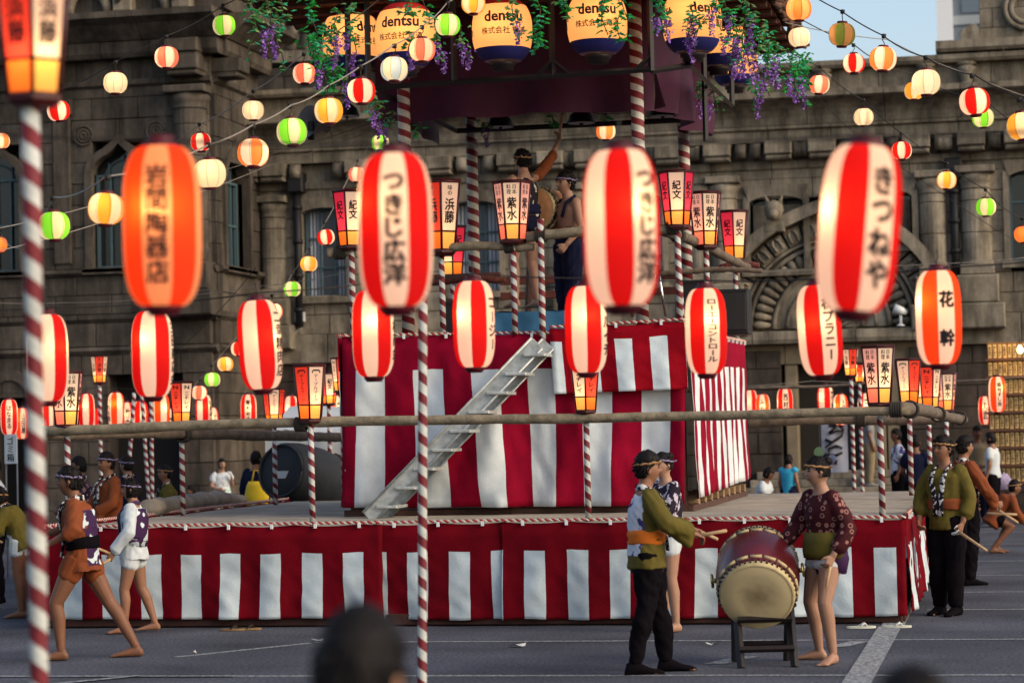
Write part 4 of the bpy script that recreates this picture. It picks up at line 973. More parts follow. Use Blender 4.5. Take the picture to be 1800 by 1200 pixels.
long_lantern(1510, 402, 142, 'big blurred red and white lantern in the nearest row, rightmost, tilted to one side', 32, 'きつねや', tilt=-6, group='nearest row of big lanterns', th=.4)
G2 = 'second row of long lanterns'
for i, (x, y, w_, phi, tx, cols) in enumerate(((83, 629, 74, 88, None, 0), (268, 622, 73, 77, '三田商店会', 0), (457, 606, 76, 63, '二幸精肉店', 0), (656, 586, 74, 80, '中村商会', 0), (833, 570, 74, 60, 'コージー', 0), (1030, 579, 74, 70, 'マルイチ', 0),
        (1241, 582, 73, 18, 'ローエーコントロール', 0), (1441, 580, 77, 26, '株プラニー', 0), (1650, 558, 80, 21, '花 幹', 1))):
    od = ['first', 'second', 'third', 'fourth', 'fifth', 'sixth', 'seventh', 'eighth'][i] if i < 8 else ''
    lb = f'red and white long lantern, {od} from the left in the middle row' if i < 8 else 'orange and cream long lantern with two characters, rightmost of the middle row'
    long_lantern(x, y, w_, lb, phi, tx, ('gold' if 0 else 'orange', 'cream') if cols else ('red', 'cream'), group=G2, tilt=(3 if i in (2, 7) else 0), th=.38 if i == 7 else None)
far_l = [(16,733,30,0,'はなまる'), (39,738,26,10,'山田屋'), (80,731,28,-40,'三河屋'), (152,722,29,85,None), (168,737,24,60,'寿司'), (204,720,29,-60,'川村水産'), (222,735,27,10,'竹中'), (247,733,27,20,'小山'), (283,722,30,-70,'吉野屋'), (358,723,28,60,'佐藤商店'), (372,735,24,30,'大和'), (437,722,28,-5,'青木米店'), (420,736,22,50,'橋本'), (512,724,27,60,'松田'), (587,724,28,40,'中央'), (556,738,24,70,None), (300,737,24,0,'林'), (268,737,22,0,'鈴木')]
far_r = [(1319,704,24,80,None), (1341,713,25,-5,'みやこ'), (1380,711,28,5,'西村屋'), (1406,716,22,50,None), (1451,706,28,60,'花屋'), (1478,714,26,20,'ふじ'), (1521,712,26,10,'三平'), (1682,700,21,-5,'かねふく'), (1732,715,24,0,'丸武'), (1753,693,30,15,'築地すし会'), (1799,705,26,-30,None)]
ORD = ['first','second','third','fourth','fifth','sixth','seventh','eighth','ninth','tenth','eleventh','twelfth','thirteenth','fourteenth','fifteenth','sixteenth','seventeenth','eighteenth','nineteenth','twentieth']
for nm, lst in (('left', sorted(far_l)), ('right', sorted(far_r))):
    for i, (x, y, w_, phi, tx) in enumerate(lst):
        long_lantern(x, y+(6 if w_ < 27 else 0), w_, f'small lantern in the far row {nm} of the tower, {ORD[i]} from the left', phi, tx, ('red', 'cream') if i % 4 != 1 else ('orange', 'cream'), group=f'far row of lanterns {nm} of the tower', th=.36)
# globe lanterns -----------------------------------------------------
GR = .12
def gprof(t): return .042+(GR-.042)*(max(0, 1-abs(t)**2.3))**.55
GMS = {}
def globe_mesh(ca, cb):
    b = MB(); n = 20; b.lathe([(gprof(-1+i/n)+(.0012 if i % 2 else -.001), (-1+i/n)*.103) for i in range(2*n+1)], 40, mfun=lambda k, j: 0 if ((k+2) % 10) < 5 else 1)
    return b.mesh('paper_shell', [PAP[ca], PAP[cb]])
def seam_mesh():
    b = MB()
    for k in range(8):
        a = tau*(k+.5)/8; b.tube([((gprof(-1+i/8)+.001)*cos(a), (gprof(-1+i/8)+.001)*sin(a), (-1+i/8)*.103) for i in range(17)], .0016, 4)
    return b.mesh('panel_seams', mat('seam_thread', (.12,.05,.03), .8))
SEAM = seam_mesh()
_c = MB(); _c.lathe([(.03,.02),(.045,.018),(.05,.0),(.045,-.006)], 18, c=(0,0,.103)); GCT = _c.mesh('top_cap', CAPM)
_c = MB(); _c.lathe([(.045,.006),(.05,-.002),(.044,-.018),(0,-.018)], 18, c=(0,0,-.103)); GCB = _c.mesh('bottom_cap', CAPM)
_c = MB(); _c.tube([(0,0,.11),(.01,0,.14),(-.012,0,.17),(0,0,.2)], .0045, 6); _c.lathe([(.0,.0),(.02,.005),(.022,.04),(.0,.045)], 10, c=(0,0,.185)); GHK = _c.mesh('socket_and_hook', WIRE)
CN = {'green': ('green', 'white'), 'red': ('red', 'cream'), 'pink': ('pink', 'cream'), 'white': ('white', 'white'), 'yellow': ('yellow', 'white'), 'orange': ('salmon', 'salmon'), 'blue': ('blue', 'white'), 'dim green': ('dim_green', 'dim_tan'), 'salmon': ('pink', 'white'), 'cream': ('cream', 'white'), 'amber': ('dgold', 'salmon'), 'orange2': ('salmon', 'cream')}
CNAME = {'green': 'green and white', 'red': 'red and white', 'pink': 'pink', 'white': 'plain white', 'yellow': 'yellow', 'orange': 'orange', 'blue': 'pale blue', 'dim green': 'dull green and tan', 'salmon': 'salmon pink', 'cream': 'cream', 'amber': 'amber', 'orange2': 'orange and cream'}
def globe(px, py, wpx, col, label, rot, group):
    D = FPX*.24/wpx; p = PD(px, py, D); t = thing('globe_lantern', label, 'lantern', tuple(p), group=group, world=False)
    t.rotation_euler = (R(rnd.uniform(-5, 5)), R(rnd.uniform(-5, 5)), rot)
    k = CN[col]
    if k not in GMS: GMS[k] = globe_mesh(*k)
    sh = link('paper_shell', GMS[k], t); link('panel_seams', SEAM, sh); link('top_cap', GCT, t); link('bottom_cap', GCB, t); link('socket_and_hook', GHK, t)
    BULBDIR[0] = math.atan2(CC.y-p.y, CC.x-p.x)-rot
    add_bulb(t, 'globe', .01)
    return p+Vector((0, 0, .215))
def cable(label, pts, r=.006, m=WIRE, sag=.02):
    """one sagging cable through the points"""
    V = []
    for i in range(len(pts)-1):
        a, c = Vector(pts[i]), Vector(pts[i+1]); L = (c-a).length
        for k in range(6):
            u = k/6; V.append(a.lerp(c, u)-Vector((0,0,4*sag*L*u*(1-u))))
    V.append(Vector(pts[-1])); b = MB(); b.tube(V, r, 6)
    o = b.build('lantern_cable', m, None, V[0]); o.location = V[0]; tag(o, label, 'cable', 'cables strung with lanterns'); return o
STR = [
 ('the upper left string', 'upper end', [(394,45,40,'green'), (293,101,42,'pink'), (203,146,42,'white'), (103,195,40,'red'), (2,248,30,'orange2')], (480,-40,39), (-80,290,41)),
 ('the long left string', 'upper end', [(832,6,42,'yellow'), (787,44,44,'green'), (742,88,46,'salmon'), (693,122,48,'blue'), (635,160,49,'red'), (578,195,50,'yellow'), (513,232,53,'green'), (445,269,55,'orange2'), (369,305,57,'white'), (186,367,63,'yellow'), (95,397,56,'green'), (-2,430,30,'orange')], (900,-60,40), (-90,480,64)),
 ('the short left string', 'upper end', [(535,130,40,'pink'), (445,194,38,'cream'), (353,250,36,'red')], (690,-20,41), (250,285,35)),
 ('the steep string by the tower', 'top', [(669,251,31,'green'), (627,307,29,'pink'), (573,417,30,'red'), (543,464,30,'yellow'), (514,508,30,'green'), (480,548,33,'pink'), (420,613,28,'red'), (396,640,28,'yellow'), (373,667,28,'green'), (350,690,27,'pink')], (760,120,31), (300,740,27)),
 ('the upper right string', 'left end', [(1404,16,45,'amber'), (1480,61,46,'dim green'), (1552,104,47,'orange2'), (1628,145,50,'cream'), (1713,179,53,'red'), (1797,222,54,'yellow')], (1300,-60,44), (1900,290,58)),
 ('the second right string', 'left end', [(1405,66,38,'cream'), (1501,112,38,'red'), (1607,160,34,'yellow'), (1728,207,38,'green')], (1330,-10,38), (1850,265,38)),
 ('the lower right string', 'left end', [(1440,149,36,'pink'), (1518,206,34,'cream'), (1585,265,35,'red'), (1664,317,34,'yellow'), (1733,364,35,'green'), (1799,412,32,'orange')], (1330,60,36), (1870,470,33)),
 ('the canopy underside behind the drummer', 'left end', [(1065,231,34,'orange2')], (1000,190,34), (1130,195,34)),
]
for sname, end, ls, a, c in STR:
    tops = [PD(a[0], a[1], FPX*.24/a[2])]
    for i, (x, y, w_, col) in enumerate(ls):
        nm = CNAME[col]
        lb = f'{nm} round paper lantern, {ORD[i]} from the {end}, {sname}' if len(ls) > 1 else f'{nm} round lantern hanging under the canopy to the right of the raised drumstick'
        tops.append(globe(x, y, w_, col, lb, rnd.uniform(0, tau), 'round lanterns on ' + sname))
    tops.append(PD(c[0], c[1], FPX*.24/c[2]))
    cable('thin dark cable carrying the lanterns of ' + sname, tops, .006, WIREL if a[0] < 1000 and sname != 'the upper left string' else WIRE)
# bare cables
for lb, pts, m_ in (('bare pale cable low across the left wing of the temple', [(-20,532,40),(110,532,40),(300,522,39),(450,503,38),(640,470,34)], WIREL), ('bare cable across the carved arch', [(1320,478,36),(1500,468,36),(1640,464,36),(1810,452,36)], WIREL),
        ('dark cable slanting from the second lantern row down the wing corner', [(450,470,30),(330,600,34),(250,680,38)], WIRE), ('pair of pale cables under the long left string, upper', [(680,205,29),(480,270,27),(250,335,24),(-20,405,22)], WIREL), ('pair of pale cables under the long left string, lower', [(690,215,28),(470,292,26),(240,370,23),(-20,445,21)], WIREL),
        ('dark cable from the canopy eave to the right edge above the windows', [(1330,45,30),(1480,215,34),(1640,330,38),(1830,450,40)], WIRE), ('dark cable in front of the parapet at upper right', [(1380,40,26),(1560,70,28),(1700,130,30),(1820,175,31)], WIREL),
        ('faint cable carrying the far lanterns left of the tower', [(-20,692,39),(180,680,39),(400,690,39),(610,690,39)], WIRE), ('faint upper cable carrying the far lanterns right of the tower', [(1310,678,39),(1430,669,39),(1560,672,39),(1700,668,39),(1820,660,39)], WIREL),
        ('blurred cable carrying the nearest row of big lanterns', [(-60,232,8.1),(285,246,8.1),(695,252,8.2),(1092,248,8.1),(1506,240,7.6),(1900,225,7.6)], WIRE), ('cable carrying the middle row of long lanterns', [(-60,545,15),(83,541,15),(268,533,15.1),(457,514,14.6),(656,497,15),(833,481,15),(1030,489,15),(1241,493,15.1),(1441,489,14.4),(1650,470,13.9),(1860,455,13.8)], WIRE)):
    cable(lb, [PD(*p) for p in pts], .005, m_, .01)
# bonbori ------------------------------------------------------------
BT, BB, BH = .185, .125, .57
FRAMEW = mat('dark_red_lacquer', (.05, .006, .008), .4)
BONP = {'cream': paper('bonbori_cream_paper', (1.0, .78, .56), EM*1.0), 'blush': paper('bonbori_blush_paper', (.98, .50, .42), EM*1.0), 'hotpink': paper('bonbori_hot_pink_paper', (.85, .03, .085), EM*1.1), 'redor': paper('bonbori_red_orange_paper', (.90, .055, .025), EM*1.15),
        'lorange': paper('bonbori_orange_paper', (1.0, .20, .015), EM*1.35), 'lyellow': paper('bonbori_yellow_paper', (1.0, .50, .10), EM*1.35), 'lpink': paper('bonbori_pink_paper', (.98, .22, .14), EM*1.25)}
KINDS = {'shi': ('紫水', ('cream', 'blush'), ('lyellow', 'lpink')), 'ki': ('紀文', ('cream', 'hotpink'), ('lyellow', 'lorange')), 'ni': ('Nニチレイ', ('redor', 'cream'), ('lorange', 'lyellow')), 'tb': ('(テーブルマーク', ('cream', 'redor'), ('lyellow', 'lorange')), 'hm': ('味の浜藤', ('redor', 'cream'), ('lorange', 'lyellow'))}
BPROTO = {}
def hexp(k, z): r = BB+(BT-BB)*z/BH; a = tau*k/6; return Vector((r*cos(a), r*sin(a), z))
def bon_proto(kind):
    txt, up, lo = KINDS[kind]; parts = []
    b = MB()
    for k in range(6):
        for za, zb_, rr in ((0, BH, .011),): b.tube([hexp(k, za), hexp(k, zb_)], rr, 5)
        for z, rr in ((0, .012), (.155, .008), (BH, .014)): b.tube([hexp(k, z), hexp(k+1, z)], rr, 5)
    parts.append(('frame', b.mesh('frame', FRAMEW), None))
    b = MB(); b.lathe([(.0,-.045),(.1,-.045),(.135,-.02),(.135,.0),(.0,.002)], 6, smooth=False); parts.append(('base', b.mesh('base', FRAMEW), None))
    b = MB(); b.lathe([(.0,.004),(.19,.0),(.205,.01),(.195,.02),(.15,.022),(.0,.024)], 6, c=(0,0,BH), smooth=False); parts.append(('lid', b.mesh('lid', FRAMEW), None))
    for k in range(6):
        mk = lambda z0, z1, mm: MB().add([hexp(k, z0)*Vector((.985,.985,1)) if 0 else Vector((hexp(k,z0).x*.99, hexp(k,z0).y*.99, z0)), Vector((hexp(k+1,z0).x*.99, hexp(k+1,z0).y*.99, z0)), Vector((hexp(k+1,z1).x*.99, hexp(k+1,z1).y*.99, z1)), Vector((hexp(k,z1).x*.99, hexp(k,z1).y*.99, z1))], [(0,1,2,3)]).mesh('paper_panel', BONP[mm])
        u_ = mk(.157, BH-.002, up[k % 2]); l_ = mk(.002, .153, lo[k % 2])
        # lettering in the plane of the upper panel
        a, c, d = hexp(k, .16), hexp(k+1, .16), hexp(k, BH); ex = (c-a).normalized(); m0 = (a+c)/2; m1 = (hexp(k, BH)+hexp(k+1, BH))/2; ey = (m1-m0).normalized(); nr = ex.cross(ey).normalized()
        if nr.dot(Vector((m0.x, m0.y, 0))) < 0: nr = -nr
        b = MB(); mid = (m0+m1)/2
        def put(tx, h, w_, cx, cy, bold=BOLD):
            V, Fc = column(tx, h, w_, bold); b.add([mid+ex*(v.x+cx)+ey*(v.y+cy)+nr*(.003+v.z) for v in V], Fc)
        if kind == 'shi': put('紫水', .23, .10, 0, -.06, HEAVY); put('日本', .10, .045, .028, .13); put('料理', .10, .045, -.028, .13)
        elif kind == 'ki': put('紀文', .20, .095, 0, .01, HEAVY)
        elif kind == 'ni': put('N', .07, .11, 0, .14, HEAVY); put('ニチレイ', .25, .075, 0, -.04, HEAVY)
        elif kind == 'tb':
            put('テーブルマーク', .30, .055, 0, -.03)
            b.add([mid+ex*x+ey*y+nr*.003 for x, y in ((-.04,.15),(.04,.15),(.04,.165),(-.04,.165))], [(0,1,2,3)])
            b.add([mid+ex*x+ey*y+nr*.003 for x, y in ((-.05,.13),(-.035,.13),(-.035,.15),(-.05,.15))], [(0,1,2,3)]); b.add([mid+ex*x+ey*y+nr*.003 for x, y in ((.035,.13),(.05,.13),(.05,.15),(.035,.15))], [(0,1,2,3)])
        else: put('味の', .09, .05, 0, .13); put('浜藤', .21, .095, 0, -.04, HEAVY)
        parts.append(('paper_panel', u_, b.mesh('lettering', INK))); parts.append(('paper_panel', l_, None))
    return parts
def bonbori(px, ytop, ybot, kind, label, phi=0, D=None, wpx=None, group='bonbori lanterns on striped poles', Y=None):
    if Y: base = PY(px, ybot, Y); D = (base-CC).dot(CF)
    else: base = PD(px, ybot, D)
    s = (ybot-ytop)*D/FPX/(BH+.05)
    if kind not in BPROTO: BPROTO[kind] = bon_proto(kind)
    t = thing('bonbori_lantern', label, 'lantern', tuple(base), group=group, world=False)
    face = math.atan2(CC.y-base.y, CC.x-base.x); t.rotation_euler = (0, 0, face+R(phi)-R(30)); t.scale = (s, s, s)
    for nm, me, tx in BPROTO[kind]:
        o = link(nm, me, t)
        if tx: link('lettering', tx, o)
    add_bulb(t, 'bon', .18); t.location.z += .03*s
    return base
def ground_at(p): return ZS if (SX0-.2 < p.x < SX1+.35 and SY0-.1 < p.y < SY1) else 0
def bon_pole(px, ytop, ybot, kind, label, plabel, phi=0, Y=22.8, r=.03, zb=None, bottom_px=None, group='bonbori lanterns on striped poles'):
    p = bonbori(px, ytop, ybot, kind, label, phi, Y=Y, group=group)
    z = zb if zb is not None else ground_at(p)
    if z == ZS and p.x > SX1-.08: bottom_px = SX1-.1-p.x
    bx_ = p.x+(0 if bottom_px is None else bottom_px)
    pole((bx_, p.y, z), (p.x, p.y, p.z-.0), r, plabel)
FRr = 22.85
bon_pole(118, 652, 752, 'shi', 'pale bonbori lantern at the front left corner of the stage rail', 'striped pole at the front left corner of the stage', 20, 23.0)
bon_pole(319, 670, 748, 'ni', 'red and cream bonbori lantern with an N mark on the left side of the stage', 'striped pole midway along the left side of the stage', -28, 26.2)
bon_pole(482, 682, 748, 'tb', 'bonbori lantern at the rear left corner of the stage', 'striped pole at the rear left corner of the stage', 2, 29.6)
bon_pole(546, 640, 742, 'tb', 'large bonbori lantern on the front rail left of the tower', 'striped pole on the stage front left of the tower', 26, 22.85)
bon_pole(1030, 630, 726, 'ni', 'red bonbori lantern on the front rail before the tower', 'striped pole on the stage front before the tower cloth', 30, 22.85)
bon_pole(1546, 607, 714, 'shi', 'large pale bonbori lantern at the front right corner of the stage', 'striped pole at the front right corner of the stage', 28, 22.85)
bon_pole(1598, 630, 712, 'tb', 'bonbori lantern with white and red panels along the right rail of the stage', 'striped pole second along the right side of the stage', -26, 29.3)
bon_pole(1632, 642, 722, 'ni', 'red bonbori lantern with an N mark beyond the rear right corner of the stage', 'striped pole beyond the rear right corner of the stage', -4, 31.5, zb=0)
bon_pole(1663, 655, 724, 'shi', 'small pale bonbori lantern, rightmost of the group at the right of the stage', 'striped pole standing behind the right end of the stage', 15, 35.0, zb=0)
bon_pole(175, 625, 674, 'hm', 'small red bonbori lantern standing before the left wing of the temple', 'slim striped pole before the left wing of the temple', 0, 37.0, zb=0, group='far bonbori lanterns')
bon_pole(1496, 612, 662, 'hm', 'small red bonbori lantern before the temple doorway', 'slim striped pole before the temple doorway, left of a pair', 20, 36.0, zb=0, group='far bonbori lanterns')
bon_pole(1511, 640, 672, 'ni', 'smallest red bonbori lantern half hidden behind another before the doorway', 'slim striped pole before the temple doorway, right of a pair', 10, 38.5, zb=0, group='far bonbori lanterns')
bon_pole(578, 655, 712, 'ki', 'red bonbori lantern half hidden behind the left edge of the tower', 'slim striped pole behind the left edge of the stage', 10, 33.5, zb=0, group='far bonbori lanterns')
bon_pole(601, 628, 690, 'ni', 'red bonbori lantern peeking out at the left edge of the tower cloth', 'slim striped pole hidden behind the tower cloth', 0, 31.8, zb=0, group='far bonbori lanterns')
# on the tower
GT = 'bonbori lanterns around the tower top'
for x, y0, y1, k, Y, phi, lb, pl in ((618, 334, 438, 'ki', 24.95, 10, 'white and pink bonbori lantern at the front left corner of the tower top', 'striped pole under the bonbori at the front left corner of the tower'), (902, 318, 428, 'shi', 24.92, -2, 'pale bonbori lantern in front of the drummer with raised arm', 'striped pole under the bonbori before the drummer with raised arm'),
        (776, 317, 447, 'hm', 25.0, -28, 'tall bonbori lantern half hidden behind the second big lantern', 'striped pole behind the second big lantern of the nearest row'), (795, 397, 489, 'ki', 29.6, -26, 'amber bonbori lantern at the back of the tower between two poles', 'striped pole at the back of the tower under the amber bonbori'),
        (1191, 300, 402, 'ki', 24.9, 0, 'white and pink bonbori lantern at the front right corner of the tower top', 'striped pole at the front right corner of the tower top'), (1241, 337, 437, 'shi', 26.6, 22, 'pale bonbori lantern second along the right side of the tower top', 'striped pole second along the right side of the tower top'),
        (1292, 370, 460, 'ki', 29.6, 26, 'red and cream bonbori lantern at the rear right corner of the tower top', 'striped pole at the rear right corner of the tower top')):
    bon_pole(x, y0, y1, k, lb, pl, phi, Y, .032, ZT-.04, group=GT)
p = PY(950, 385, 24.86); q = PY(954, 600, 24.86); pole((q.x, q.y, ZT-.2), (p.x, p.y, p.z), .034, 'slim striped pole in front of the tan drum on the tower')
p = PY(1196, 445, 25.3); pole((p.x, 25.3, ZT-.04), (p.x-.03, 25.3, p.z), .034, 'striped pole doubled beside the front right corner of the tower top')
# free poles
p = PD(53, 178, 7.9); g_ = PD(54, 1200, 7.9); pole((p.x, p.y, 0), (p.x, p.y, p.z), .030, 'near blurred striped pole at the left edge of the picture')
base = bonbori(60, -62, 182, 'hm', 'huge blurred red and orange bonbori lantern cut by the top left corner', -32, D=7.9, group='near bonbori')
p = PD(746, 520, 14.8); q = PD(742.5, 1200, 14.8); pole((q.x-.01, q.y, 0), (p.x, p.y, p.z+.4), .029, 'striped pole standing in front of the stage, left of centre')
for x0, x1, lb in ((236, 222, 'leaning slim striped pole behind the left performers'), (249, 262, 'slim striped pole behind the left performers, left of a pair'), (265, 268, 'slim striped pole behind the left performers, right of a pair')):
    a = PD(x0, 690, 36.5); c = PD(x1, 885, 36.5); d = (a-c)/(a.z-c.z); b0 = c-d*c.z; pole(b0, a, .03, lb)
# big advertising lanterns under the eaves ---------------------------
BR = .31
def bprof(z):   # z from 0 (bottom) to .60
    t = (z-.31)/.33; return .13+(BR-.13)*(max(0, 1-abs(t)**2.6))**.6
def big_parts():
    n = 44; body = MB(); zs = [.12+.44*i/n for i in range(n+1)]
    body.lathe([(bprof(z)+(.0018 if i % 2 else -.001), z) for i, z in enumerate(zs)], 48)
    blue = MB(); blue.lathe([(bprof(z)+.001, z) for z in [.0+.12*i/8 for i in range(9)]], 40)
    red = MB(); red.lathe([(bprof(z)+.001, z) for z in [.56+.07*i/6 for i in range(7)]], 40)
    base = MB(); base.lathe([(.12,0),(.135,-.01),(.135,-.05),(.11,-.06),(.11,-.10),(.0,-.1)], 28)
    top = MB(); top.lathe([(.13,.63),(.14,.64),(.14,.69),(.0,.69)], 28); 
    for k in range(10): a = tau*k/10; top.box((.142*cos(a)-.008,.142*sin(a)-.008,.6), (.142*cos(a)+.008,.142*sin(a)+.008,.72))
    lt = MB()
    for a0 in (0,):
        vs, fs = glyphs('dentsu', .03)
        V = []
        for v in vs: z = .425+v.y*.155; r = bprof(z)+.004; a = a0+v.x*.155/r; V.append((r*cos(a), r*sin(a), z))
        lt.add(V, fs)
        vs, fs = glyphs('株式会社 電通', .014); V = []
        for v in vs: z = .275+v.y*.078; r = bprof(z)+.004; a = a0+v.x*.078/r; V.append((r*cos(a), r*sin(a), z))
        lt.add(V, fs)
    cord = MB(); cord.tube([(0,0,.69),(0,0,.95)], .012, 6)
    return [('paper_body', body.mesh('paper_body', PAP['dgold'])), ('blue_band', blue.mesh('blue_band', mat('blue_band_paper', (.012,.012,.10), .6))), ('red_band', red.mesh('red_band', mat('red_band_paper', (.35,.008,.006), .6))), ('base_ring', base.mesh('base_ring', CAPK)), ('top_ring', top.mesh('top_ring', CAPK)), ('lettering', lt.mesh('lettering', mat('dark_brown_print', (.02,.006,.008), .7))), ('cord', cord.mesh('cord', WIRE))]
BP = big_parts()
for x, y, w_, phi, lb in ((618, 122, 100, 50, 'large cream advertising lantern at the left corner of the canopy behind hanging flowers'), (714, 118, 107, -12, 'large cream advertising lantern, second from the left under the canopy'), (884, 108, 106, 3, 'large cream advertising lantern under the middle of the canopy'), (1051, 95, 106, 0, 'large cream advertising lantern right of the canopy middle'),
        (1218, 92, 104, 34, 'large cream advertising lantern at the front right corner of the canopy'), (1263, 117, 92, 28, 'large cream advertising lantern behind flowers on the right side of the canopy'), (1292, 150, 82, 10, 'farthest large cream advertising lantern on the right side of the canopy')):
    D = FPX*.62/w_; p = PD(x, y, D); t = thing('advertising_lantern', lb, 'lantern', tuple(p), group='large advertising lanterns under the canopy', world=False)
    t.rotation_euler = (0, 0, math.atan2(CC.y-p.y, CC.x-p.x)+R(phi))
    for nm, me in BP:
        for k_ in range(3 if nm == 'lettering' else 1): link(nm, me, t, None, (0, 0, k_*tau/3))
    BULBDIR[0] = -R(phi)
    add_bulb(t, 'big', .34)
# ------------------------------------------------------------------ people
SKIN = {'tan': mat('skin_tan', (.23,.108,.062), .55, .12, 9), 'pale': mat('skin_pale', (.31,.17,.112), .55, .1, 9), 'brown': mat('skin_brown', (.16,.068,.036), .55, .12, 9)}
HAIR = mat('black_hair', (.006,.0045,.0045), .6, .4, 30, .4, 120, spec=.15)
def pattern(name, base, ink, kind, scale=10, th=.5):
    m = bpy.data.materials.new(name); m.use_nodes = True; n = m.node_tree.nodes; l = m.node_tree.links; MATS[name] = m
    b = n['Principled BSDF']; b.inputs['Roughness'].default_value = .8; b.inputs['Specular IOR Level'].default_value = .15
    tc = n.new('ShaderNodeTexCoord')
    if kind in ('rings', 'dots'):
        v = n.new('ShaderNodeTexVoronoi'); v.inputs['Scale'].default_value = scale; v.inputs['Randomness'].default_value = .55; l.new(tc.outputs['Object'], v.inputs['Vector'])
        a = n.new('ShaderNodeMath'); a.operation = 'COMPARE'; a.inputs[1].default_value = .27 if kind == 'rings' else 0; a.inputs[2].default_value = .07 if kind == 'rings' else .2; l.new(v.outputs['Distance'], a.inputs[0]); f = a.outputs[0]
    elif kind == 'cross':
        v = n.new('ShaderNodeTexVoronoi'); v.distance = 'MINKOWSKI'; v.inputs['Exponent'].default_value = .35; v.inputs['Scale'].default_value = scale; v.inputs['Randomness'].default_value = .7; l.new(tc.outputs['Object'], v.inputs['Vector'])
        a = n.new('ShaderNodeMath'); a.operation = 'LESS_THAN'; a.inputs[1].default_value = th; l.new(v.outputs['Distance'], a.inputs[0]); f = a.outputs[0]
    else:
        v = n.new('ShaderNodeTexNoise'); v.inputs['Scale'].default_value = scale; v.inputs['Detail'].default_value = 2.5; l.new(tc.outputs['Object'], v.inputs['Vector'])
        a = n.new('ShaderNodeMapRange'); a.inputs[1].default_value = th-.012; a.inputs[2].default_value = th+.012; l.new(v.outputs[0], a.inputs[0]); f = a.outputs[0]
    mx = n.new('ShaderNodeMix'); mx.data_type = 'RGBA'; mx.inputs[6].default_value = (*base, 1); mx.inputs[7].default_value = (*ink, 1); l.new(f, mx.inputs[0]); l.new(mx.outputs[2], b.inputs['Base Color'])
    return m
CL = {'olive': mat('olive_cotton', (.085,.066,.007), .85, .18, 5, .2, 60), 'orange': mat('rust_orange_cotton', (.165,.038,.008), .85, .18, 5, .2, 60), 'black': mat('black_cotton', (.0045,.0035,.005), .95, .2, 6, spec=.05), 'white': mat('white_cotton', (.46,.50,.52), .85, .08, 5, .15, 50),
      'navy': mat('navy_cotton', (.007,.009,.028), .9, .2, 6, spec=.1), 'purple': mat('purple_cotton', (.05,.02,.07), .85, .2, 6), 'blue': mat('turquoise_cotton', (.03,.32,.50), .8, .1, 5), 'green': mat('mint_cotton', (.22,.45,.30), .85), 'maroonp': pattern('maroon_ring_print', (.040,.006,.009), (.28,.13,.11), 'rings', 17),
      'crossp': pattern('dark_cross_print', (.014,.009,.018), (.42,.38,.46), 'noise', 16, .57), 'purpw': pattern('purple_white_print', (.035,.012,.05), (.50,.58,.60), 'noise', 8, .53), 'whitp': pattern('white_blue_print', (.50,.53,.60), (.05,.04,.14), 'noise', 9, .57), 'darkp': pattern('dark_check_print', (.02,.015,.03), (.30,.16,.18), 'noise', 22, .56), 'orsash': mat('orange_sash', (.55,.13,.008), .8, .1, 6), 'lapel': pattern('black_lapel_print', (.010,.008,.010), (.55,.55,.55), 'noise', 26, .55),
      'grey': mat('grey_cotton', (.2,.2,.2), .85), 'blackp': pattern('black_white_stripe_print', (.012,.010,.014), (.45,.42,.38), 'noise', 13, .6), 'khaki': mat('khaki_cotton', (.22,.17,.10), .85)}
BAND = {'tan': mat('tan_headband', (.30,.16,.07), .8), 'purple': mat('lilac_headband', (.20,.16,.26), .8)}
EYE = mat('dark_eye', (.006,.004,.004), .3); LIP = mat('lip', (.24,.06,.05), .5); EWH = mat('eye_white', (.45,.42,.40), .4)
PENDING = []
def V3(p): return Vector(p)
def ell_loft(b, pts, left, mi=0, n=16):
    """pts: (centre, half-width along left, half-depth); rings perpendicular to the path"""
    rings = []; N = len(pts)
    for i, (c, a, d) in enumerate(pts):
        t = (V3(pts[min(i+1, N-1)][0])-V3(pts[max(i-1, 0)][0])).normalized()
        lf = (left-t*left.dot(t)).normalized(); fw = lf.cross(t).normalized()
        rings.append([V3(c)+lf*(a*cos(tau*k/n))+fw*(d*sin(tau*k/n)) for k in range(n)])
    b.rings(rings, mi, True, True)
def limb(b, pts, rad, n=12, sq=1.0):
    P = [V3(p) for p in pts]; Q = []; Rr = []
    for i in range(len(P)-1):      # round joints with extra samples
        for k in range(4): u = k/4; Q.append(P[i].lerp(P[i+1], u)); Rr.append(rad[i]+(rad[i+1]-rad[i])*u)
    Q.append(P[-1]); Rr.append(rad[-1])
    d0 = (Q[0]-Q[1]).normalized(); d1 = (Q[-1]-Q[-2]).normalized()
    Q = [Q[0]+d0*Rr[0]*.7]+Q+[Q[-1]+d1*Rr[-1]*.6]; Rr = [Rr[0]*.5]+Rr+[Rr[-1]*.5]
    b.tube(Q, Rr, n, sq=sq)
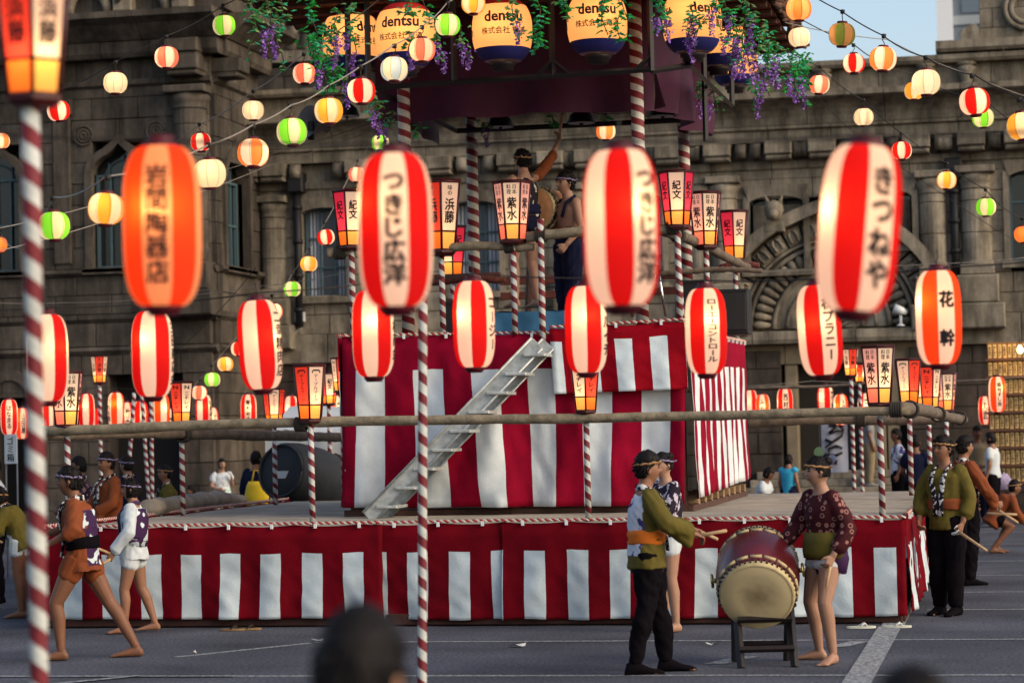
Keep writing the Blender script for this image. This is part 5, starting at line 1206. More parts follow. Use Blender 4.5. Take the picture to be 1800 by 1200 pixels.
def hand(b, wr, d, pn, curl, s, side):
    """palm and five fingers; d = along the hand, pn = palm normal; curl in radians per joint"""
    d = d.normalized(); pn = (pn-d*pn.dot(d)).normalized(); ac = d.cross(pn).normalized()*side
    k = s; palm = [(wr-d*.01, .024*k, .018*k), (wr+d*.03*k, .036*k, .017*k), (wr+d*.07*k, .041*k, .015*k), (wr+d*.088*k, .038*k, .012*k)]
    ell_loft(b, palm, ac, n=10)
    for i, (off, ln) in enumerate(((-.030, .066), (-.010, .076), (.011, .070), (.030, .054))):
        p = wr+d*.082*k+ac*off*k; dd = d.copy(); pts = [p]
        for j in range(3):
            dd = (Matrix.Rotation(-curl*(1 if j else .6), 3, ac*side) @ dd) if 0 else (dd*cos(curl)+pn*sin(curl)); dd.normalize()
            pnn = pn; p = p+dd*ln*k*(.42, .33, .25)[j]; pts.append(p)
            pn_ = pn; 
        limb(b, pts, [.0095*k, .009*k, .0085*k, .0075*k], 7)
    tb = wr+d*.03*k-ac*.034*k; t1 = tb+(d*.7-ac*.6+pn*.35).normalized()*.036*k; t2 = t1+(d*.9+pn*.5-ac*.05).normalized()*.030*k
    limb(b, [tb, t1, t2], [.014*k, .011*k, .009*k], 7)
def head_pt(x, y, z, k):
    r = Vector((.094*x, .073*y, .116*z))
    if z < 0: r.y *= 1-.34*(-z)**1.4; r.x *= 1-.10*(-z)
    if x > 0: r.x *= 1-.08*(1-abs(y))
    g = lambda yy, zz, sy, sz: math.exp(-((y-yy)/sy)**2-((z-zz)/sz)**2) if x > 0 else 0
    r.x += .026*g(0,-.13,.11,.14)+.012*g(0,.12,.09,.2)+.007*g(0,-.47,.22,.09)+.008*g(0,-.80,.3,.16)-.010*(g(.36,.10,.18,.10)+g(-.36,.10,.18,.10))+.005*(g(.5,-.2,.25,.2)+g(-.5,-.2,.25,.2))-.004*g(0,-.33,.2,.05)
    return r*k
def person(label, base, th, h=1.65, skin='tan', pose=None, top=None, bottom=None, hair='short', band=None, shoes=None, vox=.009, sash=None, lapel=None, sleeve=1.0, name='person', lower=True, cat='person', headyaw=0, headpitch=0, face=True, socks=None, wide=1.0, back=None):
    k = h/1.65; base = Vector(base)
    J = dict(pelvis=(0,0,.92), waist=(0,0,1.05), chest=(.0,0,1.24), neck=(-.005,0,1.385), head=(.025,0,1.535), shL=(-.005,.165,1.345), shR=(-.005,-.165,1.345), elL=(-.02,.215,1.08), elR=(-.02,-.215,1.08), wrL=(.05,.225,.85), wrR=(.05,-.225,.85),
             hipL=(0,.082,.90), hipR=(0,-.082,.90), knL=(.02,.09,.49), knR=(.02,-.09,.49), anL=(-.02,.095,.085), anR=(-.02,-.095,.085))
    for a, c in (pose or {}).items():
        if a in J: J[a] = c
    P = pose or {}
    j = {a: Vector(c)*k for a, c in J.items()}
    t = thing(name, label, cat, tuple(base), th, world=False)
    left = Vector((0,1,0)); shl = (j['shL']-j['shR']).normalized()
    body = MB()
    pel = j['pelvis']; up = (j['neck']-pel).normalized()
    tors = [(pel-up*.09*k, .10*k*wide, .085*k), (pel-up*.03*k, .158*k*wide, .108*k), (pel+up*.05*k, .156*k*wide, .105*k), (j['waist'], .128*k*wide, .092*k), (j['chest']-up*.06*k, .148*k*wide, .105*k), (j['chest']+up*.03*k, .168*k*wide, .108*k), (j['neck']-up*.055*k, .135*k*wide, .075*k), (j['neck']-up*.01*k, .075*k, .062*k), (j['neck']+up*.04*k, .053*k, .055*k)]
    ell_loft(body, tors, shl)
    limb(body, [j['neck']-up*.03*k, (j['neck']+j['head'])/2, j['head']], [.056*k, .053*k, .05*k])
    for s, q in (('L', 1), ('R', -1)):
        limb(body, [j['sh'+s]-Vector((0,q*.02,0))*k, j['el'+s], j['wr'+s]], [.052*k, .041*k, .027*k])
        d = (j['wr'+s]-j['el'+s]).normalized(); pn = Vector(P.get('palm'+s, (0,-q,0)))
        hand(body, j['wr'+s], d if P.get('hd'+s) is None else Vector(P['hd'+s]), pn, P.get('curl'+s, .35), k, q)
        if lower:
            kn, an = j['kn'+s], j['an'+s]; hp = j['hip'+s]
            calf = kn.lerp(an, .3); fwd = Vector((cos(P.get('ft'+s, 0)), sin(P.get('ft'+s, 0)), 0))
            limb(body, [hp, hp.lerp(kn, .35), kn, calf-fwd*.012*k, an], [.092*k, .086*k, .057*k, .058*k, .034*k])
            toe_z = P.get('tz'+s, .0)
            sole = an.z-.085*k
            ft = [(Vector((an.x,an.y,sole+.035*k))-fwd*.058*k, .022*k, .022*k), (Vector((an.x,an.y,sole+.045*k))-fwd*.035*k, .032*k, .042*k), (Vector((an.x,an.y,sole+.048*k))+fwd*.02*k, .034*k, .045*k), (Vector((an.x,an.y,sole+.034*k))+fwd*.085*k, .040*k, .030*k), (Vector((an.x,an.y,sole+.022*k))+fwd*.15*k, .045*k, .020*k), (Vector((an.x,an.y,sole+.016*k))+fwd*.19*k, .030*k, .013*k)]
            lf = Vector((-fwd.y, fwd.x, 0)); rings = []
            for c, a, dd in ft: rings.append([c+lf*(a*cos(tau*i/12))+Vector((0,0,dd*sin(tau*i/12))) for i in range(12)])
            body.rings(rings)
            for i in range(5): limb(body, [Vector((an.x,an.y,sole+.016*k))+fwd*(.165-.006*i)*k+lf*(-q*(.034-.017*i))*k, Vector((an.x,an.y,sole+.012*k))+fwd*(.212-.010*i)*k+lf*(-q*(.036-.018*i))*k], [.011*k, .009*k], 6)
    HM = Matrix.Rotation(headyaw, 3, 'Z') @ Matrix.Rotation(headpitch, 3, 'Y')
    hc = j['head']; hk = k*P.get('headscale', 1.0)
    def hp_(x, y, z, g=1): return hc+HM @ (head_pt(x, y, z, hk)*g)
    def sphere(fn, nu=40, nv=28):
        return [[fn(sin(pi*v/nv)*cos(tau*u/nu), sin(pi*v/nv)*sin(tau*u/nu), cos(pi*v/nv)) for u in range(nu)] for v in range(1, nv)]
    body.rings(sphere(lambda x, y, z: hp_(x, y, z)))
    for q in (-1, 1): limb(body, [hc+HM @ Vector((-.006, q*.072, .012))*hk, hc+HM @ Vector((-.012, q*.082, -.002))*hk, hc+HM @ Vector((-.004, q*.074, -.03))*hk], [.012*hk, .012*hk, .010*hk], 7)
    bo = body.build('body', SKIN[skin], t, (0,0,0)); PENDING.append((bo, vox, 3))
    # face
    if face:
        for q in (-1, 1):
            b = MB(); c = hc+HM @ (head_pt(.93, q*.36, .09, 1)+Vector((.004,0,0)))*hk
            b.tube([c+HM @ Vector((-.006, -.015, -.001))*hk, c+HM @ Vector((.001, 0, .002))*hk, c+HM @ Vector((-.006, .015, .001))*hk], [.004*hk, .0088*hk, .004*hk], 6); b.build('eye', EYE, t, (0,0,0))
            b = MB(); c = hc+HM @ (head_pt(.90, q*.38, .27, 1)+Vector((.003,0,0)))*hk
            b.tube([c+HM @ Vector((-.008, -.018, -.002 if q > 0 else -.004))*hk, c+HM @ Vector((.001, 0, .003))*hk, c+HM @ Vector((-.008, .018, -.004 if q > 0 else -.002))*hk], [.004*hk, .0065*hk, .003*hk], 5); b.build('eyebrow', HAIR, t, (0,0,0))
        b = MB(); c = hc+HM @ (head_pt(.88, 0, -.47, 1)+Vector((.0015,0,0)))*hk
        b.tube([c+HM @ Vector((-.012, -.021, 0))*hk, c, c+HM @ Vector((-.012, .021, 0))*hk], [.003*hk, .0075*hk, .003*hk], 6); b.build('mouth', LIP, t, (0,0,0))
    # hair
    if hair:
        def hfn(x, y, z):
            fl = .36+.05*sin(y*9+base.x*7); lim = fl if x > .42 else (fl-(.42-x)*(1.35 if hair != 'long' else 2.2))
            lim = max(lim, -.62 if hair in ('short', 'bob', 'tall') else (-1.5 if hair == 'long' else -.38))
            if hair == 'bob' and x < .55: lim = min(lim, -.75 if x < .45 else .3)
            u = (z-lim)/.09; u = max(0, min(1, u))
            nz = mnoise.noise(Vector((x*5+base.x, y*5, z*5)))*.06+mnoise.noise(Vector((x*13, y*13, z*6+base.y)))*.06+mnoise.noise(Vector((x*30, y*30, z*9+base.y)))*.03
            g = .86+(.25+nz+(.07 if z > .5 and hair in ('short', 'tall') else 0)+(.1*max(0, z) if hair == 'tall' else 0))*u
            return hp_(x, y, z, g)
        b = MB(); b.rings(sphere(hfn, 48, 34))
        if hair == 'bun': b.lathe([(0,-.04),(.032,-.025),(.042,0),(.032,.025),(0,.04)], 12, c=(0,0,0)); nb_ = len(b.v)-12*5; 
        if hair == 'bun':
            for i in range(nb_, len(b.v)): b.v[i] = hc+HM @ (Vector((-.085, 0, .085))*hk+b.v[i]*hk)
        if hair in ('long', 'pony'): limb(b, [hc+HM @ Vector((-.085, 0, .04))*hk, hc+HM @ Vector((-.11, .0, -.08))*hk, hc+HM @ Vector((-.09, .0, -.20))*hk], [.045*hk, .05*hk, .02*hk] if hair == 'long' else [.025*hk, .03*hk, .012*hk])
        if vox < .0115 or hair == 'tall':      # loose tufts that break the outline
            g_ = random.Random(int(base.x*100)); n_t = 0
            while n_t < 150:
                z = g_.uniform(-.5, 1); a = g_.uniform(0, tau); rr = math.sqrt(max(0, 1-z*z)); x, y = rr*cos(a), rr*sin(a)
                lm_ = .36 if x > .42 else .36-(.42-x)*1.3
                if z < max(lm_, -.35)+.03: continue
                n_t += 1; p0 = hp_(x, y, z, 1.06); nr_ = (p0-hc).normalized(); dn_ = HM @ Vector((-.3 if x < .3 else .35, y*.3+g_.uniform(-.4,.4), -.7 if z < .75 else g_.uniform(-.5,.3)))
                dv = (nr_*.42+dn_*.5+Vector((g_.uniform(-.3,.3), g_.uniform(-.3,.3), g_.uniform(-.2,.2)))).normalized(); L_ = g_.uniform(.018, .036)*hk*(.55 if hair in ('bun', 'pony') else 1)
                b.tube([p0, p0+dv*L_*.6, p0+(dv+Vector((0,0,-.35))).normalized()*L_], [.009*hk, .006*hk, .001], 5)
        b.build('hair', HAIR, t, (0,0,0))
    if band:
        b = MB(); pts = []
        for i in range(37):
            a = tau*i/36; pts.append(hc+HM @ Vector(((.1015*cos(a)-.003), .083*sin(a), .044+.012*cos(a)+.003*sin(a*9)))*hk)
        b.tube(pts, [.0085*hk*(1+.3*sin(i*2.4)) for i in range(37)], 7); 
        limb(b, [pts[14], pts[14]+HM @ Vector((-.02, .03, .012))*hk], [.012*hk, .006*hk], 6); b.build('headband', BAND[band], t, (0,0,0))
    # clothes
    g = .016*k
    if bottom:
        kind, cm = bottom; b = MB()
        reach = {'shorts': .42, 'brief': .27, 'tights': 1.0, 'trousers': 1.0}[kind]
        ell_loft(b, [(pel-up*.11*k, .10*k*wide+g, .09*k+g), (pel-up*.04*k, .158*k*wide+g, .108*k+g), (pel+up*.05*k, .156*k*wide+g, .105*k+g), (pel+up*.11*k, .138*k*wide+g, .098*k+g)], left)
        ex = {'shorts': .012, 'brief': .006, 'tights': .010, 'trousers': .022}[kind]*k
        for s in 'LR':
            hp, kn, an = j['hip'+s], j['kn'+s], j['an'+s]
            if reach < 1: e = hp.lerp(kn, reach); limb(b, [hp, hp.lerp(kn, reach*.6), e], [.09*k+ex+.004, .086*k+ex+.004, (.086-.03*reach)*k+ex+.008])
            else: limb(b, [hp, hp.lerp(kn, .35), kn, kn.lerp(an, .3), an+Vector((0,0,.01))], [.094*k+ex+.006, .092*k+ex+.006, .066*k+ex, .070*k+ex, .046*k+ex])
        o = b.build({'shorts': 'shorts', 'brief': 'shorts', 'tights': 'tights', 'trousers': 'trousers'}[kind], CL[cm], t, (0,0,0)); PENDING.append((o, max(vox, .010), 4))
    if shoes:
        for s, q in (('L', 1), ('R', -1)):
            an = j['an'+s]; fwd = Vector((cos(P.get('ft'+s, 0)), sin(P.get('ft'+s, 0)), 0)); lf = Vector((-fwd.y, fwd.x, 0)); b = MB(); sole = an.z-.085*k; rings = []
            for u, a, hh in ((-.075, .02, .03), (-.06, .036, .09), (.0, .042, .12), (.06, .046, .085), (.12, .05, .055), (.19, .045, .04), (.225, .02, .025)):
                rings.append([Vector((an.x, an.y, sole+.0))+fwd*u*k+lf*(a*k*cos(tau*i/14))+Vector((0,0,max(-.0, hh*k/2+hh*k/2*sin(tau*i/14)))) for i in range(14)])
            b.rings(rings); b.build('shoe', CL[shoes], t, (0,0,0))
    if top:
        kind, cm = top; b = MB()
        hem = {'happi': -.13, 'tee': -.06, 'vest': .02, 'dress': -.20, 'jacket': -.04}[kind]*k; gg = {'happi': .030, 'tee': .020, 'vest': .014, 'dress': .02, 'jacket': .026}[kind]*k
        ell_loft(b, [(pel+up*hem, .172*k*wide+gg, .122*k+gg), (pel+up*(hem+.08*k), .162*k*wide+gg, .114*k+gg), (j['waist'], .135*k*wide+gg, .100*k+gg), (j['chest']-up*.05*k, .152*k*wide+gg, .112*k+gg), (j['chest']+up*.04*k, .170*k*wide+gg*.8, .112*k+gg*.8), (j['neck']-up*.055*k, .140*k*wide+gg*.7, .082*k+gg*.6), (j['neck']-up*.022*k, .085*k, .070*k)], shl)
        if kind != 'vest':
            wdt = {'happi': 1.0, 'tee': .55, 'dress': .45, 'jacket': .7}[kind]
            for s, q in (('L', 1), ('R', -1)):
                sh, el, wr = j['sh'+s], j['el'+s], j['wr'+s]; sv = sleeve if not isinstance(sleeve, (tuple, list)) else sleeve[0 if s == 'L' else 1]
                pts = [sh-Vector((0,q*.03,0))*k, sh.lerp(el, .5), el] if sv > .5 else [sh-Vector((0,q*.03,0))*k, sh.lerp(el, sv*.7), sh.lerp(el, sv*1.4)]
                rad = [.066*k+gg*.2, (.058+.012*wdt)*k, (.054+.016*wdt)*k] if sv > .5 else [.066*k, .064*k+gg*.3, .066*k+gg*.3]
                if sv > .5: pts.append(el.lerp(wr, max(.05, (sv-.5)*2*.9))); rad.append((.050+.020*wdt)*k)
                limb(b, pts, rad)
                if kind == 'happi' and sv > .5:      # the hanging lower edge of the wide sleeve
                    dn = Vector((0,0,-1)); e0 = sh.lerp(el, .75); e1 = pts[-1]; dr = .055*k if abs((e1-e0).normalized().z) < .8 else .02*k
                    limb(b, [e0+dn*dr*.4, e0.lerp(e1, .55)+dn*dr, e1+dn*dr*1.3], [.05*k, .05*k, .052*k])
        o = b.build({'happi': 'happi_coat', 'tee': 'shirt', 'vest': 'vest', 'dress': 'tunic', 'jacket': 'jacket'}[kind], CL[cm], t, (0,0,0)); PENDING.append((o, max(vox, .011), 3, back))
        if lapel:
            b = MB(); fw = Vector((1,0,0)); nk = j['neck']
            for q in (-1, 1):
                pts = [nk+Vector((-.06,q*.03,.012))*k, nk+Vector((-.02,q*.068,.015))*k, nk+Vector((.075,q*.066,-.030))*k+fw*gg*.6, j['chest']+Vector((.132,q*.06,.02))*k+fw*gg, j['waist']+Vector((.120,q*.025,0))*k+fw*gg, pel+Vector((.132,q*.03,.0))*k+fw*gg]
                rings = []
                for i, p in enumerate(pts):
                    tt = (pts[min(i+1, 5)]-pts[max(i-1, 0)]).normalized(); sd = Vector((0,1,0)) if i > 2 else (Vector((0,0,1)) if i < 2 else Vector((0,.8,.5)))
                    nn = tt.cross(sd).normalized(); rings.append([p+sd*.026*k*cos(tau*a/8)+nn*.009*k*sin(tau*a/8) for a in range(8)])
                b.rings(rings)
            b.build('lapel', CL[lapel], t, (0,0,0))
    if sash:
        b = MB(); zc = j['waist']-up*.02*k; sg = .028*k
        ell_loft(b, [(zc-up*.052*k, .148*k*wide+sg, .108*k+sg), (zc-up*.04*k, .152*k*wide+sg+.008, .110*k+sg+.008), (zc-up*.012*k, .146*k*wide+sg+.004, .106*k+sg+.004), (zc+up*.012*k, .148*k*wide+sg+.010, .108*k+sg+.010), (zc+up*.04*k, .144*k*wide+sg+.006, .106*k+sg+.006), (zc+up*.05*k, .140*k*wide+sg, .104*k+sg)], left, n=24)
        b.v = [v_+Vector((0,0,.012*mnoise.noise(v_*9)))+(v_-zc).normalized()*.010*mnoise.noise(Vector((v_.x*14, v_.y*14, v_.z*30))) for v_ in b.v]; b.build('sash', CL[sash], t, (0,0,0))
    t['_k'] = k
    return t, j
def flush_people():
    """turn the overlapping body and cloth shapes into one continuous skin each"""
    obs = []
    for o, v, it, *_ in PENDING:
        m = o.modifiers.new('r', 'REMESH'); m.mode = 'VOXEL'; m.voxel_size = v; m.use_smooth_shade = True
        s = o.modifiers.new('s', 'SMOOTH'); s.iterations = it; s.factor = .5; obs.append(o)
    dg = bpy.context.evaluated_depsgraph_get()
    for o in obs:
        me = bpy.data.meshes.new_from_object(o.evaluated_get(dg)); old = o.data; mats_ = list(old.materials)
        nm = old.name; o.modifiers.clear(); o.data = me; bpy.data.meshes.remove(old); me.name = nm
        if not me.materials:
            for q in mats_: me.materials.append(q)
    for o, v, it, *bk in PENDING:
        me = o.data
        if o.name.split('.')[0] != 'body' and v < .0125:      # folds in the cloth
            dat = [(vt.co.copy(), vt.normal.copy()) for vt in me.vertices]; co = []
            for p, nn in dat:
                p = p+nn*(.017*mnoise.noise(Vector((p.x*8+p.z*3, p.y*8, p.z*4.5+v*99)))+.010*mnoise.noise(Vector((p.x*20+p.z*12, p.y*20-p.z*8, p.z*9)))); co += (p.x, p.y, p.z)
            me.vertices.foreach_set('co', co); me.update()
        if bk and bk[0]:
            me.materials.append(CL[bk[0][0]])
            for f in me.polygons:
                if bk[0][1](f.center, f.normal): f.material_index = 1
    PENDING.clear()
DRUMSTICK = mat('pale_wood_stick', (.40,.26,.14), .6, .2, 20)
def stick(a, c, label, r=.013):
    a, c = Vector(a), Vector(c); b = MB(); b.tube([a, a.lerp(c, .97), c], [r, r*.9, r*.5], 8); o = b.build('drumstick', DRUMSTICK, None, a); o.location = a
    return tag(o, label, 'drumstick', 'wooden drumsticks')
def W(t, j, n, off=(0,0,0)):    # joint of a person in world space
    return Matrix.Rotation(t.rotation_euler[2], 3, 'Z') @ (j[n]+Vector(off)) + t.location
FL, FRT, FC, FA = R(192), R(12), R(282), R(102)     # facing image-left, image-right, camera, away
# --- drummers in front
b0 = PZ(1142, 1183)
dm, jd = person('drummer in olive happi and black tights striking the big drum', b0, FRT+R(6), 1.66, 'tan', dict(anL=(.15,.10,.085), knL=(.10,.10,.49), hipL=(.03,.082,.90), anR=(-.13,-.10,.085), knR=(-.03,-.10,.50), elR=(.10,-.235,1.13), wrR=(.33,-.17,1.05), elL=(.14,.20,1.12), wrL=(.36,.10,1.07), chest=(.01,0,1.24), curlL=1.1, curlR=1.1, palmR=(0,.3,-1), palmL=(0,-.3,-1)), ('happi', 'olive'), ('tights', 'black'), 'tall', 'tan', 'black', .008, 'orsash', 'lapel', .98, back=('whitp', lambda c, n: n.x < -.35 and abs(c.y) < .165 and .9 < c.z < 1.36))
b = MB(); ell_loft(b, [(jd['pelvis']+Vector((0,0,-.16)), .17, .125), (jd['pelvis']+Vector((0,0,-.08)), .178, .130), (jd['pelvis']+Vector((0,0,.06)), .172, .126)], Vector((0,1,0)), n=24); b.build('wrap_shorts', pattern('dark_wrap_print', (.02,.016,.026), (.25,.02,.03), 'noise', 4, .58), dm, (0,0,0))
for s, (dx, dy) in (('R', (1278, 932)), ('L', (1262, 948))):
    w_ = W(dm, jd, 'wr'+s, (.06, 0, -.015)); tip = PD(dx, dy, (w_-CC).dot(CF)); stick(w_-(tip-w_).normalized()*.05, tip, {'R': 'near wooden drumstick held over the big drum by the olive drummer', 'L': 'far wooden drumstick held over the big drum by the olive drummer'}[s], .015)
person('performer with bound up hair and dark cross printed top standing behind the olive drummer', PZ(1176, 1110), FL+R(28), 1.62, 'pale', dict(elL=(.10,.20,1.10), wrL=(.22,.02,1.10), elR=(.10,-.20,1.12), wrR=(.21,.02,1.14), palmL=(-1,0,0), palmR=(-1,0,0)), ('jacket', 'crossp'), ('shorts', 'white'), 'bun', 'purple', None, .010, None, None, .95, headyaw=R(8))
b1 = PZ(1452, 1165)
wm, jw = person('drummer in maroon ring printed top standing right of the big drum', b1, FL+R(30), 1.62, 'pale', dict(pelvis=(-.02,0,.87), waist=(-.03,0,1.01), chest=(-.015,0,1.21), neck=(.0,0,1.36), head=(.035,0,1.51), hipL=(-.02,.085,.86), hipR=(-.02,-.085,.86), knL=(.09,.12,.48), anL=(.02,.12,.085), knR=(.02,-.16,.48), anR=(-.12,-.24,.085), ftL=R(25), ftR=R(-50),
    shL=(.0,.16,1.32), shR=(.0,-.16,1.32), elL=(-.06,.25,1.07), wrL=(.07,.22,.86), elR=(.06,-.24,1.08), wrR=(.20,-.26,.93), curlL=1.0, curlR=.5, palmR=(.3,0,-1)), ('jacket', 'maroonp'), ('brief', 'white'), 'bun', 'tan', None, .0075, None, None, .92, headyaw=R(-22))
b = MB(); pel = jw['pelvis']; ell_loft(b, [(pel+Vector((0,0,-.05)), .196, .150), (pel+Vector((0,0,.0)), .202, .156), (pel+Vector((0,0,.08)), .196, .150), (pel+Vector((0,0,.15)), .180, .138)], Vector((0,1,0)), n=24); b.v = [v+Vector((0,0,.012))+(v-pel).normalized()*.012*mnoise.noise(v*13) for v in b.v]; b.build('olive_wrap', CL['olive'], wm, (0,0,0))
b = MB(); ell_loft(b, [(pel+Vector((-.03,.03,-.16)), .150, .10), (pel+Vector((-.03,.03,-.06)), .172, .125), (pel+Vector((-.02,.02,.01)), .172, .13)], Vector((0,1,0)), n=24); b.build('hanging_print_cloth', CL['purpw'], wm, (0,0,0))
w_ = W(wm, jw, 'wrL', (.03, 0, -.08)); stick(w_, PD(1452, 1032, (w_-CC).dot(CF)), 'short pale drumstick held low by the drummer in maroon', .012)
for (dx, dz, cm, nm, ry) in ((-.03, .135, (.32,.40,.16), 'green', 5), (-.125, .085, (.42,.42,.56), 'lilac', 70)):     # paper fans in the hair
    b = MB(); c = jw['head']+Vector((dx, -.01 if nm == 'green' else .03, dz)); n_ = 12; rr = .062 if nm == 'green' else .05
    for s in (-.003, .003): b.add([c+Vector((s, 0, -.03))]+[c+Vector((s, -rr*cos(pi*(i/n_)*1.1-.15), rr*(.25+.75*sin(pi*(i/n_)*1.1-.15)))) for i in range(n_+1)], [(0, i, i+1) for i in range(1, n_+1)])
    b.build('hair_fan', mat(nm+'_paper_fan', cm, .8), wm, (0,0,0))
# --- right side
om, jo = person('performer in olive happi with white glove standing at the right end of the stage', PZ(1668, 1080), FC-R(38), 1.70, 'tan', dict(elL=(-.02,.24,1.08), wrL=(.06,.20,.86), elR=(.02,-.25,1.08), wrR=(.15,-.20,.88), curlL=.6, curlR=1.2, knL=(.03,.10,.49), anL=(.05,.11,.085)), ('happi', 'olive'), ('trousers', 'black'), 'short', 'tan', 'black', .009, 'orange', 'lapel', .86, headyaw=R(-14))
for s in 'L':
    b = MB(); hand(b, jo['wrL'], (jo['wrL']-jo['elL']), Vector((0,-1,0)), .7, 1.13, 1); limb(b, [jo['wrL']-(jo['wrL']-jo['elL']).normalized()*.03, jo['wrL']], [.034, .034]); o = b.build('glove', CL['white'], om, (0,0,0)); PENDING.append((o, .008, 2))
w_ = W(om, jo, 'wrL', (.03, 0, -.07)); stick(w_-(Vector((.05,0,.0))), PD(1735, 968, (w_-CC).dot(CF)-.2), 'wooden drumstick in the white gloved hand at the right end of the stage', .016)
p2, j2 = person('performer in orange and white happi standing behind the olive one at the right', PZ(1700, 1028), FRT+R(18), 1.66, 'tan', dict(elR=(.10,-.26,1.08), wrR=(.28,-.22,.92), elL=(.05,.25,1.08), wrL=(.2,.22,.9), curlR=.9, curlL=.9), ('happi', 'orange'), ('trousers', 'black'), 'tall', None, 'black', .011, 'black', 'lapel', .95, back=('whitp', lambda c, n: n.x < -.35 and abs(c.y) < .165 and .9 < c.z < 1.33))
for a, c, lb in (((1750, 893), (1790, 919), 'wooden drumstick pointing down right of the orange performer'), ((1735, 902), (1788, 904), 'wooden drumstick held level right of the orange performer')):
    stick(PD(*a, 33), PD(*c, 33), lb, .02)
person('crouching bare legged performer beside the orange one at the right', PD(1748, 924, 33.5)*Vector((1,1,0)), FRT, 1.45, 'brown', dict(pelvis=(0,0,.55), waist=(.05,0,.66), chest=(.18,0,.80), neck=(.28,0,.90), head=(.34,0,1.02), shL=(.26,.16,.86), shR=(.26,-.16,.86), elL=(.3,.2,.66), elR=(.3,-.2,.66), wrL=(.42,.15,.52), wrR=(.42,-.15,.5), hipL=(0,.08,.54), hipR=(0,-.08,.54), knL=(.24,.12,.42), knR=(.26,-.12,.42), anL=(.05,.12,.085), anR=(-.06,-.12,.085), curlL=1, curlR=1), ('happi', 'orange'), ('shorts', 'black'), 'short', 'tan', None, .014)
person('passer-by in white T-shirt with purple bag walking by the plaque wall', PZ(1748, 926), FL+R(-30), 1.62, 'tan', dict(elR=(.06,-.22,1.08), wrR=(.2,-.12,1.05)), ('tee', 'white'), ('trousers', 'black'), 'bob', None, 'grey', .014, sleeve=.4)
person('man in khaki standing half hidden behind the passer-by in white', PD(1722, 930, 43.2)*Vector((1,1,0)), FC, 1.72, 'brown', {}, ('tee', 'khaki'), ('trousers', 'navy'), 'short', None, 'grey', .016, sleeve=.4)
b = MB(); c = PD(1752, 845, 41.6); b.lathe([(.04,-.16),(.2,-.14),(.24,0),(.17,.12),(.05,.15)], 16, c=tuple(c)); b.v = [Vector((c.x+(v.x-c.x)*1.1, c.y+(v.y-c.y)*.5, v.z)) for v in b.v]; t = thing('shoulder_bag', 'lilac shoulder bag carried by the passer-by in white', 'bag', tuple(c)); b.build('bag_body', mat('lilac_cloth', (.26,.22,.34), .8, .3, 12), t)
b = MB(); b.tube([c+Vector((.1,-.05,.12)), c+Vector((.02,-.12,.38)), c+Vector((-.06,-.1,.62)), c+Vector((-.1,.05,.6))], .016, 6); b.build('strap', CL['navy'], t)
person('woman in turquoise sleeveless top standing behind the stage before the doorway', PD(1388, 900, 40.5)*Vector((1,1,0)), FRT+R(50), 1.33, 'tan', {}, ('dress', 'blue'), ('trousers', 'navy'), 'bob', None, 'grey', .014, sleeve=.1)
person('seated spectator in pale shirt behind the stage right of the tower', PD(1338, 930, 40)*Vector((1,1,0)), FRT+R(-25), 1.6, 'brown', dict(pelvis=(0,0,.50), waist=(.02,0,.62), chest=(.06,0,.80), neck=(.10,0,.93), head=(.16,0,1.06), shL=(.09,.16,.90), shR=(.09,-.16,.90), elL=(.12,.2,.66), elR=(.12,-.2,.66), wrL=(.3,.12,.6), wrR=(.3,-.12,.6), hipL=(0,.08,.48), hipR=(0,-.08,.48), knL=(.4,.1,.46), knR=(.4,-.1,.46), anL=(.38,.1,.085), anR=(.38,-.1,.085)), ('tee', 'white'), ('trousers', 'black'), 'bob', None, 'grey', .015, sleeve=.4, headpitch=R(30))
person('spectator in dark T-shirt seen from behind, right of the doorway', PD(1613, 925, 38)*Vector((1,1,0)), FA-R(20), 1.62, 'brown', dict(elL=(.05,.22,1.08), wrL=(.2,.2,1.0)), ('tee', 'navy'), ('trousers', 'black'), 'short', None, 'grey', .014, sleeve=.45)
person('visitor in patterned shirt standing at the doorway pillar', PD(1582, 925, 44)*Vector((1,1,0)), FL, 1.70, 'brown', {}, ('tee', 'whitp'), ('trousers', 'black'), 'short', None, 'grey', .016, sleeve=.45)
person('visitor in grey walking on the temple steps inside the dark doorway', PD(1530, 880, 46.6)*Vector((1,1,0))+Vector((0,0,.6)), FRT, 1.50, 'brown', {}, ('tee', 'grey'), ('trousers', 'khaki'), 'bob', None, 'grey', .016, sleeve=.45)
# --- left side
b2 = PZ(146, 1158)
lm, jl = person('performer in orange happi and shorts striding left past the near striped pole', b2, FL, 1.72, 'brown', dict(pelvis=(0,0,.84), waist=(-.01,0,.97), chest=(.02,0,1.16), neck=(.04,0,1.30), head=(.09,0,1.445), shL=(.03,.17,1.26), shR=(.03,-.17,1.26), hipL=(.02,.085,.82), hipR=(-.02,-.085,.82), knL=(.20,.10,.46), anL=(.16,.10,.085), knR=(-.20,-.10,.46), anR=(-.42,-.10,.085), elL=(.0,.32,1.06), wrL=(.20,.26,.96), elR=(.14,-.25,1.05), wrR=(.34,-.16,1.02), curlL=1.0, curlR=1.0, palmL=(0,-.4,-1)), ('happi', 'orange'), ('shorts', 'orange'), 'short', 'purple', None, .008, 'black', 'lapel', .66, back=('purpw', lambda c, n: n.x < -.35 and abs(c.y) < .165 and .8 < c.z < 1.27))
b3 = PZ(238, 1112)
